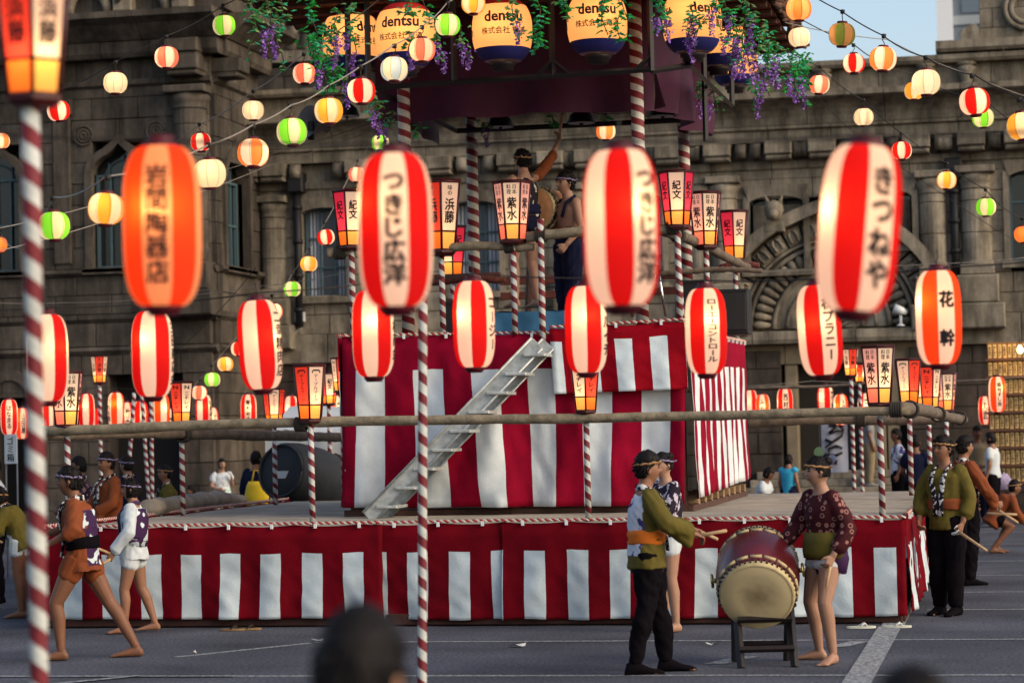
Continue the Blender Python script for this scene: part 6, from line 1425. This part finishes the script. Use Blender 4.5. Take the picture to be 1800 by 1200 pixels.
bo_, jb = person('boy in white sleeved purple print happi and white shorts walking left', b3, FL, 1.47, 'tan', dict(knL=(.10,.09,.47), anL=(.10,.09,.085), knR=(-.06,-.09,.48), anR=(-.20,-.09,.10), elL=(.02,.26,1.10), wrL=(.18,.24,.88), elR=(.06,-.24,1.10), wrR=(.20,-.2,.92), curlL=1.0, curlR=1.0), ('happi', 'white'), ('shorts', 'white'), 'bob', 'purple', None, .009, 'purple', 'purple', 1.0)
b = MB(); ell_loft(b, [(Vector((-.012,0,.83)), .158, .118), (Vector((-.014,0,.96)), .158, .122), (Vector((-.014,0,1.10)), .172, .132), (Vector((-.012,0,1.19)), .15, .105)], Vector((0,1,0)), n=24); b.build('print_vest', CL['purpw'], bo_, (0,0,0))
w_ = W(bo_, jb, 'wrL', (.03,0,-.06)); stick(w_, PD(158, 1002, (w_-CC).dot(CF)), 'lower pink wooden stick held by the boy in white sleeves', .014); stick(w_+Vector((0,0,.05)), PD(163, 960, (w_-CC).dot(CF)-.1), 'upper pink wooden stick held by the boy in white sleeves', .014)
person('performer in olive happi bending forward behind the near pole at far left', PZ(38, 1085), FL, 1.58, 'brown', dict(pelvis=(0,0,.86), waist=(.03,0,.97), chest=(.10,0,1.12), neck=(.17,0,1.22), head=(.24,0,1.32), shL=(.14,.16,1.18), shR=(.14,-.16,1.18), elL=(.2,.22,.96), wrL=(.4,.18,.90), elR=(.24,-.2,.98), wrR=(.44,-.16,.92), hipL=(0,.085,.85), hipR=(0,-.085,.85), curlL=1, curlR=1), ('happi', 'olive'), ('shorts', 'white'), 'short', 'tan', None, .010, None, 'lapel', .8)
stick(PZ(38,1085)+Vector((-.62,.0,.9)), PZ(38,1085)+Vector((-.15,-.12,.80)), 'wooden stick held by the bending performer at far left', .016)
person('performer in white kimono jacket cut by the left edge of the picture', PZ(-8, 1060), FL, 1.70, 'tan', dict(elL=(.1,.25,1.1), wrL=(.3,.2,1.0)), ('happi', 'white'), ('trousers', 'black'), 'short', None, 'black', .011, 'navy', None, .95)
for px, dd, h_, ang, top_, hr, bd, lb in ((192, 27.6, 1.70, FL+R(35), 'orange', 'short', 'purple', 'performer in orange happi behind the left end of the stage'), (143, 30.0, 1.64, FL, 'darkp', 'short', None, 'older performer in dark checked coat behind the striding one'), (226, 31.5, 1.62, FL+R(-30), 'navy', 'short', 'purple', 'performer in navy behind the boy in white sleeves'), (294, 31.0, 1.50, FL+R(20), 'olive', 'short', 'tan', 'performer in olive happi behind the beige bundle on the stage')):
    person(lb, PD(px, 900, dd)*Vector((1,1,0)), ang, h_, 'tan' if top_ != 'darkp' else 'brown', dict(elL=(.06,.24,1.08), wrL=(.24,.12,1.0), elR=(.06,-.24,1.08), wrR=(.24,-.12,1.0)), ('happi', top_), ('trousers', 'black'), hr, bd, 'black', .012, None, 'lapel', .95)
person('child in white shirt behind the beige bundle at the back of the stage', PD(338, 900, 36)*Vector((1,1,0)), FL+R(20), 1.13, 'tan', {}, ('tee', 'white'), ('trousers', 'navy'), 'short', None, 'grey', .014, sleeve=.4)
person('young woman in white top and mint shorts leaning by the wing wall', PD(391, 900, 42.5)*Vector((1,1,0)), FC+R(20), 1.46, 'pale', dict(chest=(.0,0,1.24), pelvis=(.08,0,.92), elL=(.04,.2,1.12), wrL=(.16,.16,1.26), elR=(.04,-.22,1.10), wrR=(.16,-.1,1.05), knL=(.2,.09,.49), anL=(.25,.09,.085), knR=(.16,-.09,.49), anR=(.2,-.09,.085)), ('tee', 'white'), ('shorts', 'green'), 'bob', None, 'grey', .012, sleeve=.35)
person('person in dark coat seen from behind at the left of the black drum', PD(450, 900, 36)*Vector((1,1,0)), FA-R(30), 1.62, 'tan', dict(elR=(.1,-.22,1.1), wrR=(.2,-.2,1.3)), ('jacket', 'navy'), ('trousers', 'black'), 'bob', None, 'black', .013, sleeve=.95)
person('person in dark clothes with hand raised beside the black drum', PD(474, 900, 36.5)*Vector((1,1,0)), FL, 1.56, 'brown', dict(elL=(.12,.22,1.22), wrL=(.22,.1,1.48)), ('jacket', 'darkp'), ('trousers', 'black'), 'bob', None, 'black', .013, sleeve=.95)
# --- drummers on the tower
dz = ZT+.30
u0 = PY(926, 545, 26.1); u0.z = dz
hz = PY(925, 264, 26.1).z-dz
ua, ju = person('drummer on the tower with right arm raised high holding a stick', u0, FA+R(35), hz*1.0, 'pale', dict(shR=(.0,-.165,1.37), elR=(.02,-.34,1.53), wrR=(.06,-.50,1.76), elL=(.12,.22,1.12), wrL=(.25,.12,1.02), hdR=(.05,-.3,1), curlR=1.1, knL=(.06,.12,.5), anL=(.0,.14,.085), anR=(-.06,-.10,.085)), ('vest', 'blackp'), ('brief', 'navy'), 'short', 'tan', None, .010, 'navy', None)  # pale skin colour stands in for the brighter light up on the tower
b = MB(); limb(b, [ju['shR'], ju['elR'], ju['elR'].lerp(ju['wrR'], .45)], [.068, .06, .052]); o = b.build('orange_sleeve', CL['orange'], ua, (0,0,0)); PENDING.append((o, .011, 2))
w_ = W(ua, ju, 'wrR', (.02, -.02, .06)); stick(w_-Vector((0,0,.08)), PD(990, 186, (w_-CC).dot(CF)), 'drumstick raised above the tower by the drummer', .018)
v0 = PY(1003, 560, 26.3); v0.z = ZT
hz2 = PY(1000, 304, 26.3).z-ZT
person('bare shouldered drummer in navy apron and orange sash on the tower', v0, FL+R(30), hz2, 'pale', dict(elL=(.0,.24,1.07), wrL=(.15,.2,.9), elR=(.10,-.27,1.18), wrR=(.32,-.14,1.20), curlR=1, curlL=1), None, ('trousers', 'navy'), 'short', 'purple', 'black', .010, 'orange', None)  # skin lightened here too, painting in the light at tower height
tt = bpy.data.objects[[o.name for o in COL.objects if o.get('label', '').startswith('bare shouldered')][0]]; kk = tt['_k']
b = MB(); ell_loft(b, [(Vector((.0,0,.98))*kk, .15*kk, .115*kk), (Vector((.0,0,1.04))*kk, .145*kk, .112*kk), (Vector((.0,0,1.09))*kk, .145*kk, .112*kk)], Vector((0,1,0)), n=24); b.build('navy_apron', CL['navy'], tt, (0,0,0))
for q in (-1, 1):
    b = MB(); b.tube([Vector((-.11, -q*.08, 1.2))*kk, Vector((-.10, q*.03, 1.33))*kk, Vector((-.02, q*.10, 1.405))*kk, Vector((.09, q*.10, 1.33))*kk, Vector((.125, q*.08, 1.19))*kk], .018*kk, 8); b.build('apron_strap', CL['navy'], tt, (0,0,0))
# --- spectators' heads near the camera
person('near spectator seen from behind as a dark blurred head, bottom centre', PD(626, 1200, 4.3)*Vector((1,1,0)), FA-R(25), 1.545, 'tan', {}, ('tee', 'black'), ('trousers', 'black'), 'tall', None, 'black', .014, sleeve=.4)
person('near spectator at bottom right, only the top of a dark blurred head', PD(1612, 1200, 4.0)*Vector((1,1,0)), FA+R(10), 1.445, 'tan', {}, ('tee', 'black'), ('trousers', 'black'), 'tall', None, 'black', .014, sleeve=.4)
flush_people()
# ------------------------------------------------------------------ big drum on its stand
LAC = mat('red_black_lacquer', (.075,.006,.010), .32, .5, 2.2, spec=.4, coat=.15); HIDE = None
def hide_mat():
    m = bpy.data.materials.new('drum_hide'); m.use_nodes = True; n = m.node_tree.nodes; l = m.node_tree.links; b = n['Principled BSDF']; b.inputs['Roughness'].default_value = .6
    tc = n.new('ShaderNodeTexCoord'); ln = n.new('ShaderNodeVectorMath'); ln.operation = 'LENGTH'; mp = n.new('ShaderNodeMapping'); mp.inputs['Scale'].default_value = (1,1,0); l.new(tc.outputs['Object'], mp.inputs[0]); l.new(mp.outputs[0], ln.inputs[0])
    tn = n.new('ShaderNodeTexNoise'); tn.inputs['Scale'].default_value = 12; tn.inputs['Detail'].default_value = 5; l.new(tc.outputs['Object'], tn.inputs['Vector'])
    ad = n.new('ShaderNodeMath'); ad.operation = 'MULTIPLY_ADD'; ad.inputs[1].default_value = .16; l.new(tn.outputs[0], ad.inputs[0]); l.new(ln.outputs['Value'], ad.inputs[2])
    mr = n.new('ShaderNodeMapRange'); mr.inputs[1].default_value = .10; mr.inputs[2].default_value = .24; l.new(ad.outputs[0], mr.inputs[0])
    mx = n.new('ShaderNodeMix'); mx.data_type = 'RGBA'; mx.inputs[6].default_value = (.20,.15,.08,1); mx.inputs[7].default_value = (.44,.36,.20,1); l.new(mr.outputs[0], mx.inputs[0]); l.new(mx.outputs[2], b.inputs['Base Color']); return m
HIDE = hide_mat(); TACK = mat('dark_tack', (.02,.012,.012), .4); RIMH = mat('pale_hide_rim', (.42,.34,.18), .6, .25, 14)
def taiko(label, c, axis, R0, L, shell, group=None, bulge=1.22, ntack=44, hide=None):
    """barrel drum: c = centre, axis = direction of the near head"""
    t = thing('taiko_drum', label, 'drum', tuple(c), world=False, group=group); q = Vector(axis).to_track_quat('Z', 'Y'); t.rotation_mode = 'QUATERNION'; t.rotation_quaternion = q
    b = MB(); n = 14; b.lathe([(R0*(1+(bulge-1)*(1-(2*i/n-1)**2)), L*(i/n-.5)) for i in range(n+1)], 40); b.build('barrel', shell, t, (0,0,0))
    for s in (-1, 1):
        b = MB(); z = s*L/2; b.lathe([(0, z+s*.012), (R0*.6, z+s*.013), (R0*.93, z+s*.010), (R0*.975, z+s*.002)], 40); o = b.build('drum_head', hide or HIDE, t, (0,0,0))
        b = MB(); b.lathe([(R0*.95, z+s*.012), (R0*1.0, z+s*.012), (R0*1.025, z-s*.01), (R0*1.05, z-s*.075), (R0*1.045, z-s*.08), (R0*1.0, z-s*.06)], 40); b.build('hide_rim', RIMH, t, (0,0,0))
        b = MB()
        for i in range(ntack):
            for zz, rr, of in ((-.022, 1.035, 0), (-.048, 1.05, .5)):
                a = tau*(i+of)/ntack; p = Vector((R0*rr*cos(a), R0*rr*sin(a), z+s*zz)); b.tube([p*1.0, p+Vector((cos(a), sin(a), 0))*.012], [.011, .004], 6)
        o = b.build('tacks', TACK, t, (0,0,0)); o['kind'] = 'stuff'
        b = MB()
        for i in range(18):
            a = tau*(i+.5)/18; p = Vector((R0*1.065*cos(a), R0*1.065*sin(a), z-s*.088)); d = Vector((-sin(a), cos(a), 0)); b.tube([p-d*.045, p+d*.045], [.016, .016], 6)
        o = b.build('rim_toggles', RIMH, t, (0,0,0)); o['kind'] = 'stuff'
    for a in (pi/2*.1, pi*1.03):
        b = MB(); p = Vector((R0*bulge*cos(a), R0*bulge*sin(a), 0)); o_ = Vector((cos(a), sin(a), 0))
        b.tube([p+o_*.03+Vector((-sin(a), cos(a), 0))*.05*cos(tau*k/16)+Vector((0,0,.05*sin(tau*k/16))) for k in range(17)], .009, 6); b.tube([p, p+o_*.03], .02, 8); b.build('ring_handle', mat('brass', (.55,.40,.15), .3, metal=1), t, (0,0,0))
    return t
dd = 18.9; dc = PD(1332, 1013, dd)
ax = (CC-dc); ax.z = 0; ax.normalize(); ax = (ax+Vector((-.03, 0, -.52))).normalized()
taiko('big red lacquered barrel drum tilted on a black stand before the stage', dc, ax, .285, .58, LAC, None, 1.15)
st = thing('drum_stand', 'black wooden trestle stand under the big drum', 'stand', (dc.x, dc.y, 0)); BLK = mat('black_stand_wood', (.012,.008,.008), .5, .3, 12)
fx = Vector((CR.x, CR.y, 0)).normalized(); fy = Vector((CF.x, CF.y, 0)).normalized(); B0 = Vector((dc.x, dc.y, 0))+fx*.03-fy*.06
for s in (-1, 1):
    for q in (-1, 1):
        b = MB(); a = B0+fx*(s*.205)+fy*(q*.26); c = B0+fx*(s*.21)+fy*(q*(-.03 if q < 0 else .1)); c.z = .48; b.tube([a, c], .032, 4, smooth=False); b.build('leg', BLK, st)
    b = MB(); a = B0+fx*(s*.21)-fy*.14; c = B0+fx*(s*.21)+fy*.2; a.z = .46; c.z = .60; b.tube([a, c], .036, 4, smooth=False); b.build('cradle_arm', BLK, st)
for z, off in ((.46, -.06), (.14, -.22), (.14, .22), (.36, -.12)):
    b = MB(); a = B0-fx*.21+fy*off; c = B0+fx*.21+fy*off; a.z = c.z = z; b.tube([a, c], .026, 4, smooth=False); b.build('crossbar', BLK, st)
b = MB(); p = B0-fx*.0+fy*.0
# tan drum on the tower, black drum and covers behind the stage
tc_ = PY(957, 372, 26.55); taiko('tan hide drum standing on the tower beside the two drummers', tc_, (Vector((-.25,-1,.05))).normalized(), .235, .5, mat('brown_drum_shell', (.22,.09,.04), .4, .2, 5), None, 1.12, 30, mat('orange_tan_hide', (.50,.24,.10), .6, .25, 6))
sd = thing('drum_trestle', 'dark trestle holding the tan drum on the tower', 'stand', (tc_.x, tc_.y, ZT))
for s in (-1, 1):
    b = MB(); b.tube([(tc_.x+s*.25, tc_.y+.1, ZT), (tc_.x+s*.18, tc_.y+.1, tc_.z-.18)], .035, 4, smooth=False); b.build('leg', TIM, sd)
b = MB(); b.tube([(tc_.x-.2, tc_.y+.1, tc_.z-.27), (tc_.x+.2, tc_.y+.1, tc_.z-.27)], .035, 4, smooth=False); b.build('crossbar', TIM, sd)
bd = PD(536, 838, 33.5); t = thing('covered_drum', 'large round drum in a black canvas cover behind the left of the tower', 'drum', (bd.x, bd.y, bd.z-.36)); CAN = mat('black_canvas', (.022,.024,.028), .7, .3, 4, .5, 12)
b = MB(); q = Matrix.Rotation(R(80), 3, 'X') @ Matrix.Identity(3); qz = Matrix.Rotation(R(-20), 3, 'Z')
b.lathe([(0,.5),(.36,.5),(.40,.46),(.44,.2),(.44,-.2),(.40,-.46),(.3,-.5),(0,-.5)], 32); b.v = [qz @ (q @ (v*Vector((1,1,1.1)))) + bd + Vector((0,0,.02*mnoise.noise(v*6))) for v in b.v]; b.build('cover', CAN, t)
b = MB(); b.tube([qz @ (q @ Vector((.36*cos(tau*k/24), .36*sin(tau*k/24), .56))) + bd for k in range(25)], .02, 6); b.build('piping', CAN, t)
b = MB(); c = qz @ (q @ Vector((.05, -.05, .56))) + bd; b.box(c-Vector((.08,.01,.05)), c+Vector((.08,.005,.05))); b.build('white_label', CL['white'], t)
b = MB(); b.cbox((bd.x-.5, bd.y-.3, ZS*0), (bd.x+.5, bd.y+.4, bd.z-.40), .02); b.build('plinth', TIM, t)
# white tent behind
tp = PD(540, 770, 35.5); t = thing('market_tent', 'white festival tent with scalloped valance behind the left of the tower', 'tent', (tp.x, tp.y, 0)); TW = mat('white_tent_canvas', (.55,.58,.58), .8, .1, 3, trans=.2)
x0 = PD(462, 790, 35.5).x; x1 = x0+3.2; zt = tp.z+.1
b = MB(); b.grid(lambda u, v: (x0+(x1-x0)*u, tp.y+2.4*v, zt-.12+.5*(1-abs(2*v-1))+.02*sin(u*17)), 20, 8); b.build('canopy', TW, t)
b = MB(); b.grid(lambda u, v: (x0+(x1-x0)*u, tp.y-.01+.015*sin(u*40), zt-.12-v*(.20+.045*abs(sin(u*pi*12)))), 72, 3); b.build('valance', TW, t)
for xx in (x0+.05, x1-.05):
    for yy in (tp.y+.05, tp.y+2.35): b = MB(); b.tube([(xx, yy, 0), (xx, yy, zt-.1)], .025, 8); b.build('leg', mat('grey_horn', (.16,.16,.17)), t)
# beige rolled bundle on the stage edge
ra = PZ(262, 908, ZS); rb = PZ(428, 884, ZS); t = thing('canvas_bundle', 'beige canvas bundle lying along the back left edge of the stage', 'bundle', (ra.x, ra.y, ZS))
b = MB(); N = 26; rings = []
for i in range(N+1):
    u = i/N; c = ra.lerp(rb, u); d = (rb-ra).normalized(); sdv = d.cross(Vector((0,0,1))).normalized(); r = .105*(1-.55*max(0, u-.72)/.28) + .02*mnoise.noise(Vector((u*9, 3, 0)))
    rings.append([c+sdv*(r*1.25*cos(tau*k/18))+Vector((0,0,max(.0, r*.92+r*1.0*sin(tau*k/18)+.02*mnoise.noise(Vector((u*12, k*.8, 1)))))) for k in range(18)])
b.rings(rings); b.build('canvas', mat('beige_canvas', (.27,.23,.18), .9, .35, 5, .6, 18), t)
# yellow bag
c = PD(451, 866, 35.6); t = thing('yellow_bag', 'bright yellow tote bag hanging from a hand left of the black drum', 'bag', (c.x, c.y, c.z-.17)); YEL = mat('yellow_plastic', (.62,.42,.015), .5, .1, 8)
b = MB(); b.rings([[c+Vector((w_*cos(tau*k/16), .07*sin(tau*k/16), z)) for k in range(16)] for w_, z in ((.10,-.19),(.17,-.18),(.19,-.05),(.155,.1),(.12,.17))]); b.build('bag_body', YEL, t)
b = MB(); b.tube([c+Vector((-.07,0,.16)), c+Vector((-.03,0,.33)), c+Vector((.03,0,.33)), c+Vector((.07,0,.16))], .012, 6); b.build('handle', YEL, t)
# sandals
def sandal(px, py, col, label, ang, cat='sandals', s=.25):
    p = PZ(px, py); t = thing('sandal', label, cat, tuple(p), world=False, group='shoes left on the asphalt'); t.rotation_euler = (0,0,ang)
    b = MB(); rings = []
    for z in (.004, .022): rings.append([Vector((s/2*cos(tau*k/20)*(1.0), s*.19*sin(tau*k/20)*(1+.25*cos(tau*k/20)), z)) for k in range(20)])
    b.rings(rings, smooth=False); b.build('sole', col[0], t, (0,0,0))
    for q in (-1, 1): b = MB(); b.tube([(.055, 0, .02), (.03, q*.025, .05), (-.02, q*.045, .02)], .007, 6); b.build('thong', col[1], t, (0,0,0))
TANS = (mat('tan_sole', (.20,.12,.05), .7), mat('dark_strap', (.02,.015,.01), .6)); WHS = (mat('white_sole', (.5,.5,.42), .7), mat('white_strap', (.55,.55,.52), .6))
sandal(409, 1108, TANS, 'left tan thong sandal lying before the stage skirt', R(10)); sandal(437, 1107, TANS, 'right tan thong sandal lying before the stage skirt', R(16))
sandal(1514, 1104, WHS, 'left white slipper by the right corner of the stage', R(14), s=.27); sandal(1576, 1103, WHS, 'right white slipper by the right corner of the stage', R(8), s=.27)
# wall of wooden plaques at the right, with a bulb
pw = thing('plaque_wall', 'wall of rows of pale wooden name plaques at the right edge, lit by a bulb', 'plaque wall', (PY(1735, 850, 43).x, 43, 0)); YP = 43.0
px0, px1 = PY(1737, 700, YP).x, PY(1737, 700, YP).x+2.6; ztop = PY(1740, 604, YP).z; zbot = PY(1760, 852, YP).z
b = MB(); b.cbox((px0, YP+.04, zbot), (px1, YP+.1, ztop+.02), .01); b.build('back_board', mat('plaque_board', (.16,.08,.03), .8, .3, 5), pw)
PLQ = mat('pale_plaque_wood', (.55,.38,.16), .7, .35, 7); nr = 8; rh = (ztop-zbot)/nr; PLT = {}
b = MB(); b.cbox((-.030, -.012, -.5), (.030, .0, .5), .004); pm = b.mesh('wooden_plaque', PLQ)
def plq_text(i):
    V, Fc = column(['金壱萬円', '御礼納札', '日本橋会', '佐藤松男'][i % 4].replace('男', '林'), .78, .05, BOLD); b = MB(); b.add([Vector((v.x, -.0135, v.y)) for v in V], Fc); return b.mesh('lettering', INK)
PT_ = [plq_text(i) for i in range(4)]
for r in range(nr):
    z = ztop-rh*(r+.5)
    b = MB(); b.cbox((px0-.03, YP-.03, z-rh/2), (px1, YP+.04, z-rh/2+.04), .006); b.build('shelf_bar', mat('plaque_shelf', (.09,.04,.025), .7), pw)
    k = 0; x = px0+.05
    while x < px0+1.35:
        hh = (rh-.06)*rnd.uniform(.9, 1.0); o = link('wooden_plaque', pm, pw, Vector((x, YP+.035, z+.02))-Vector(pw['_w']), (0, R(rnd.uniform(-1, 1)), 0), (1, 1, hh))
        link('lettering', PT_[(k+r) % 4], o); x += .085; k += 1
    b = MB(); b.cbox((x, YP+.015, z-rh/2+.05), (px1, YP+.038, z+rh/2-.01), .004); b.build('plaque_row', PLQ, pw)
for xx in (px0+.15, px1-.2):
    b = MB(); b.box((xx, YP+.1, 0), (xx+.1, YP+.2, zbot+1.5)); b.build('leg', TIM, pw)
bp = PY(1793, 612, YP-.35); t = thing('bare_bulb', 'glowing bare light bulb at the top of the plaque wall', 'light bulb', tuple(bp+Vector((0,0,.12))))
m = bpy.data.materials.new('bulb_glow'); m.use_nodes = True; nn_ = m.node_tree.nodes; em = nn_.new('ShaderNodeEmission'); em.inputs[0].default_value = (1,.62,.22,1); em.inputs[1].default_value = 9; m.node_tree.links.new(em.outputs[0], nn_['Material Output'].inputs[0])
b = MB(); b.lathe([(0,-.09),(.035,-.075),(.05,-.04),(.045,0),(.02,.04),(.018,.06)], 16, c=tuple(bp)); b.build('glass', m, t); b = MB(); b.lathe([(.022,.055),(.022,.11),(.0,.12)], 12, c=tuple(bp)); b.tube([bp+Vector((0,0,.11)), bp+Vector((0,.3,.25))], .006, 6); b.build('socket', IRON, t)
L = bpy.data.lights.new('plaque_bulb', 'POINT'); L.energy = 9; L.color = (1,.62,.25); L.shadow_soft_size = .06; o = bpy.data.objects.new('bulb', L); COL.objects.link(o); o.parent = t; o.location = bp-Vector(t['_w'])+Vector((0,-.12,0))
# banner with brush drawing in the doorway, notice sign at far left
c = PY(1467, 780, 44.8); t = thing('hanging_banner', 'grey white banner with dark brush strokes hanging before the dark doorway', 'banner', (c.x, 44.8, c.z-.55))
b = MB(); b.grid(lambda u, v: (c.x-.24+.48*u, 44.8+.02*sin(u*7+v*3), c.z-.52+.98*v), 10, 10); b.build('cloth', mat('grey_white_cloth', (.36,.37,.42), .85, .2, 4), t)
b = MB(); r2 = random.Random(3)
for s in range(5):
    p = Vector((c.x+r2.uniform(-.15,.15), 44.765, c.z-.35+s*.16)); pts = []
    for k in range(7): pts.append(p+Vector((.14*sin(k*1.1+s*2), 0, .05*k*.5+.06*cos(k*1.4+s))))
    b.tube(pts, [.012+.018*abs(sin(k+s)) for k in range(7)], 6)
b.build('brush_strokes', INK, t); b = MB(); b.tube([(c.x-.3, 44.8, c.z+.47), (c.x+.3, 44.8, c.z+.47)], .02, 8); b.build('bar', IRON, t); b = MB(); b.tube([(c.x-.28, 44.8, .5), (c.x-.28, 44.8, c.z+.5)], .02, 8); b.build('post', IRON, t)
c = PD(19, 789, 33); t = thing('notice_sign', 'white vertical notice sign with black characters standing at far left', 'sign', (c.x, c.y, 0))
b = MB(); b.cbox((c.x-.09, c.y-.012, c.z-.2), (c.x+.09, c.y+.012, c.z+.2), .004); b.build('board', CL['white'], t); V, Fc = column('ゴミ箱', .34, .11, BOLD); b = MB(); b.add([Vector((c.x+v.x, c.y-.015, c.z+v.y)) for v in V], Fc); b.build('lettering', INK, t)
for s in (-1, 1): b = MB(); b.tube([(c.x+s*.08, c.y+.02, 0), (c.x+s*.08, c.y+.02, c.z+.2)], .012, 6); b.build('post', mat('grey_horn', (.16,.16,.17)), t)
# ------------------------------------------------------------------ wisteria garlands under the eaves
LEAF = [mat('artificial_leaf', (.025,.34,.05), .5, .3, 20, trans=.4), mat('teal_leaf', (.05,.42,.20), .5, .3, 20, trans=.4), mat('pale_leaf', (.18,.30,.10), .55, .3, 20, trans=.4)]
PETAL = [mat('violet_petal', (.20,.07,.42), .6, .3, 20, trans=.25), mat('lilac_petal', (.40,.22,.60), .6, .3, 20, trans=.25), mat('plum_petal', (.10,.03,.12), .6, .3, 20, trans=.25)]
VINE = mat('vine_stem', (.05,.035,.02), .8)
def garland(px, y0, y1, D, flower, label, seed, dens=1.0, green=0):
    g = random.Random(seed); top = PD(px, y0, D); bot = PD(px, y1, D); Lg = top.z-bot.z; t = thing('wisteria_garland', label, 'garland', tuple(top), group='artificial wisteria garlands')
    s = Vector((0, 0, 0)); st = MB(); pts = []; n = max(3, int(Lg/.06))
    for i in range(n+1): pts.append(top-Vector((.03*sin(i*.8+seed), .03*cos(i*.6+seed), Lg*i/n)))
    st.tube(pts, .005, 5); st.build('vine', VINE, t)
    lf = MB(); fl = MB(); zf = .45 if flower else 2
    for i in range(int(Lg*120*dens)):
        u = g.random()**.9
        if flower and u > .62 and g.random() < .7: continue
        c = pts[min(n, int(u*n))]+Vector((g.gauss(0,.035), g.gauss(0,.035), g.uniform(-.03,.03))); a = g.uniform(0, tau); d = Vector((cos(a), sin(a), g.uniform(-.9,.1))).normalized(); sd = d.cross(Vector((g.uniform(-.3,.3), g.uniform(-.3,.3), 1))).normalized(); L_ = g.uniform(.045,.09); w_ = L_*.38
        up = sd.cross(d)*.008
        lf.add([c, c+d*L_*.45+sd*w_-up, c+d*L_, c+d*L_*.45-sd*w_-up, c+d*L_*.5+up], [(0,1,4),(1,2,4),(2,3,4),(3,0,4)], g.choice((0,0,1) if green else (0,1,2,2)))
    o = lf.build('leaves', LEAF, t); o['kind'] = 'stuff'
    if flower:
        for k in range(flower):
            c0 = pts[min(n, int((.35+.6*(k+.5)/flower)*n))]+Vector((g.gauss(0,.04), g.gauss(0,.04), 0)); Lf = g.uniform(.16,.28)
            for i in range(int(80*dens)):
                u = g.random(); r = .045*(1-u*.8); c = c0-Vector((0,0,Lf*u))+Vector((g.gauss(0,r*.6), g.gauss(0,r*.6), 0)); d = Vector((g.uniform(-1,1), g.uniform(-1,1), g.uniform(-1,.2))).normalized(); sd = d.orthogonal().normalized(); L_ = g.uniform(.018,.034)
                fl.add([c, c+d*L_*.5+sd*L_*.5, c+d*L_, c+d*L_*.5-sd*L_*.5], [(0,1,2,3)], g.choice((0,0,1,2)))
        o = fl.build('blossoms', PETAL, t); o['kind'] = 'stuff'
GAR = [(441,-30,112,22.5,1,0),(468,-30,90,22.8,1,0),(490,-30,135,23.2,1,0),(549,-60,105,22.6,0,1),(565,40,165,23.0,1,1),(588,20,110,23.1,2,0),(618,10,115,23.2,2,0),(548,60,140,23.4,1,1),(580,90,170,23.5,0,1),(596,110,165,23.6,1,0),(717,-40,30,22.9,0,0),(746,-60,42,22.7,0,1),(722,60,105,23.6,1,0),(772,40,112,23.6,2,0),(815,50,112,23.6,2,0),(660,180,232,25.0,1,0),(655,160,215,24.5,1,0),(684,195,245,26.0,1,0),(730,225,245,26.5,0,1),(850,215,240,28,1,0),(905,0,75,23.4,1,0),(943,-20,90,23.3,0,1),(992,0,40,23.5,0,0),(938,60,95,23.2,0,1),(1062,-20,62,23.2,0,0),(1098,-30,40,23.2,0,1),(1090,30,78,23.1,0,1),(1155,-30,66,23.0,1,1),(1162,0,60,23.2,1,0),(1212,10,66,23.3,2,0),(1225,30,90,23.4,1,0),(1262,-20,55,23.2,1,1),(1278,-20,80,23.5,2,0),(1290,20,120,23.8,3,1),(1308,-10,110,23.8,3,0),(1320,20,90,24.0,2,1),(1300,70,125,24.2,2,1),(1333,60,130,24.3,2,0),(1352,60,150,24.8,1,1),(1345,40,170,24.6,3,0),(1365,75,150,25.2,2,0),(1385,90,165,25.8,1,1),(1400,95,175,26.2,2,1),(1412,100,190,26.6,1,1),(1418,95,160,27.0,0,1),(1234,140,190,27.5,1,0),(1255,150,200,27.8,1,0),(1325,140,200,26,1,1),(968,205,225,28.5,0,1),(1062,200,215,28.0,0,1)]
for i, (x, y0, y1, D, fl_, gr) in enumerate(GAR):
    side = 'left' if x < 700 else ('front' if x < 1180 else 'right'); idx = [q for q in GAR if ('left' if q[0] < 700 else ('front' if q[0] < 1180 else 'right')) == side]; od = sorted(idx).index(GAR[i])
    nm = ORD[od] if od < 20 else ('twenty-' + ORD[od-20])
    garland(x, y0, y1, D, fl_, f'{"violet wisteria" if fl_ else "green leaf"} garland under the canopy eave, {side} side, {nm} from the left', 100+i, 1.0, gr)
# drop the working notes kept on the empties
for o in COL.objects:
    for k_ in ('_w', '_k'):
        if k_ in o: del o[k_]
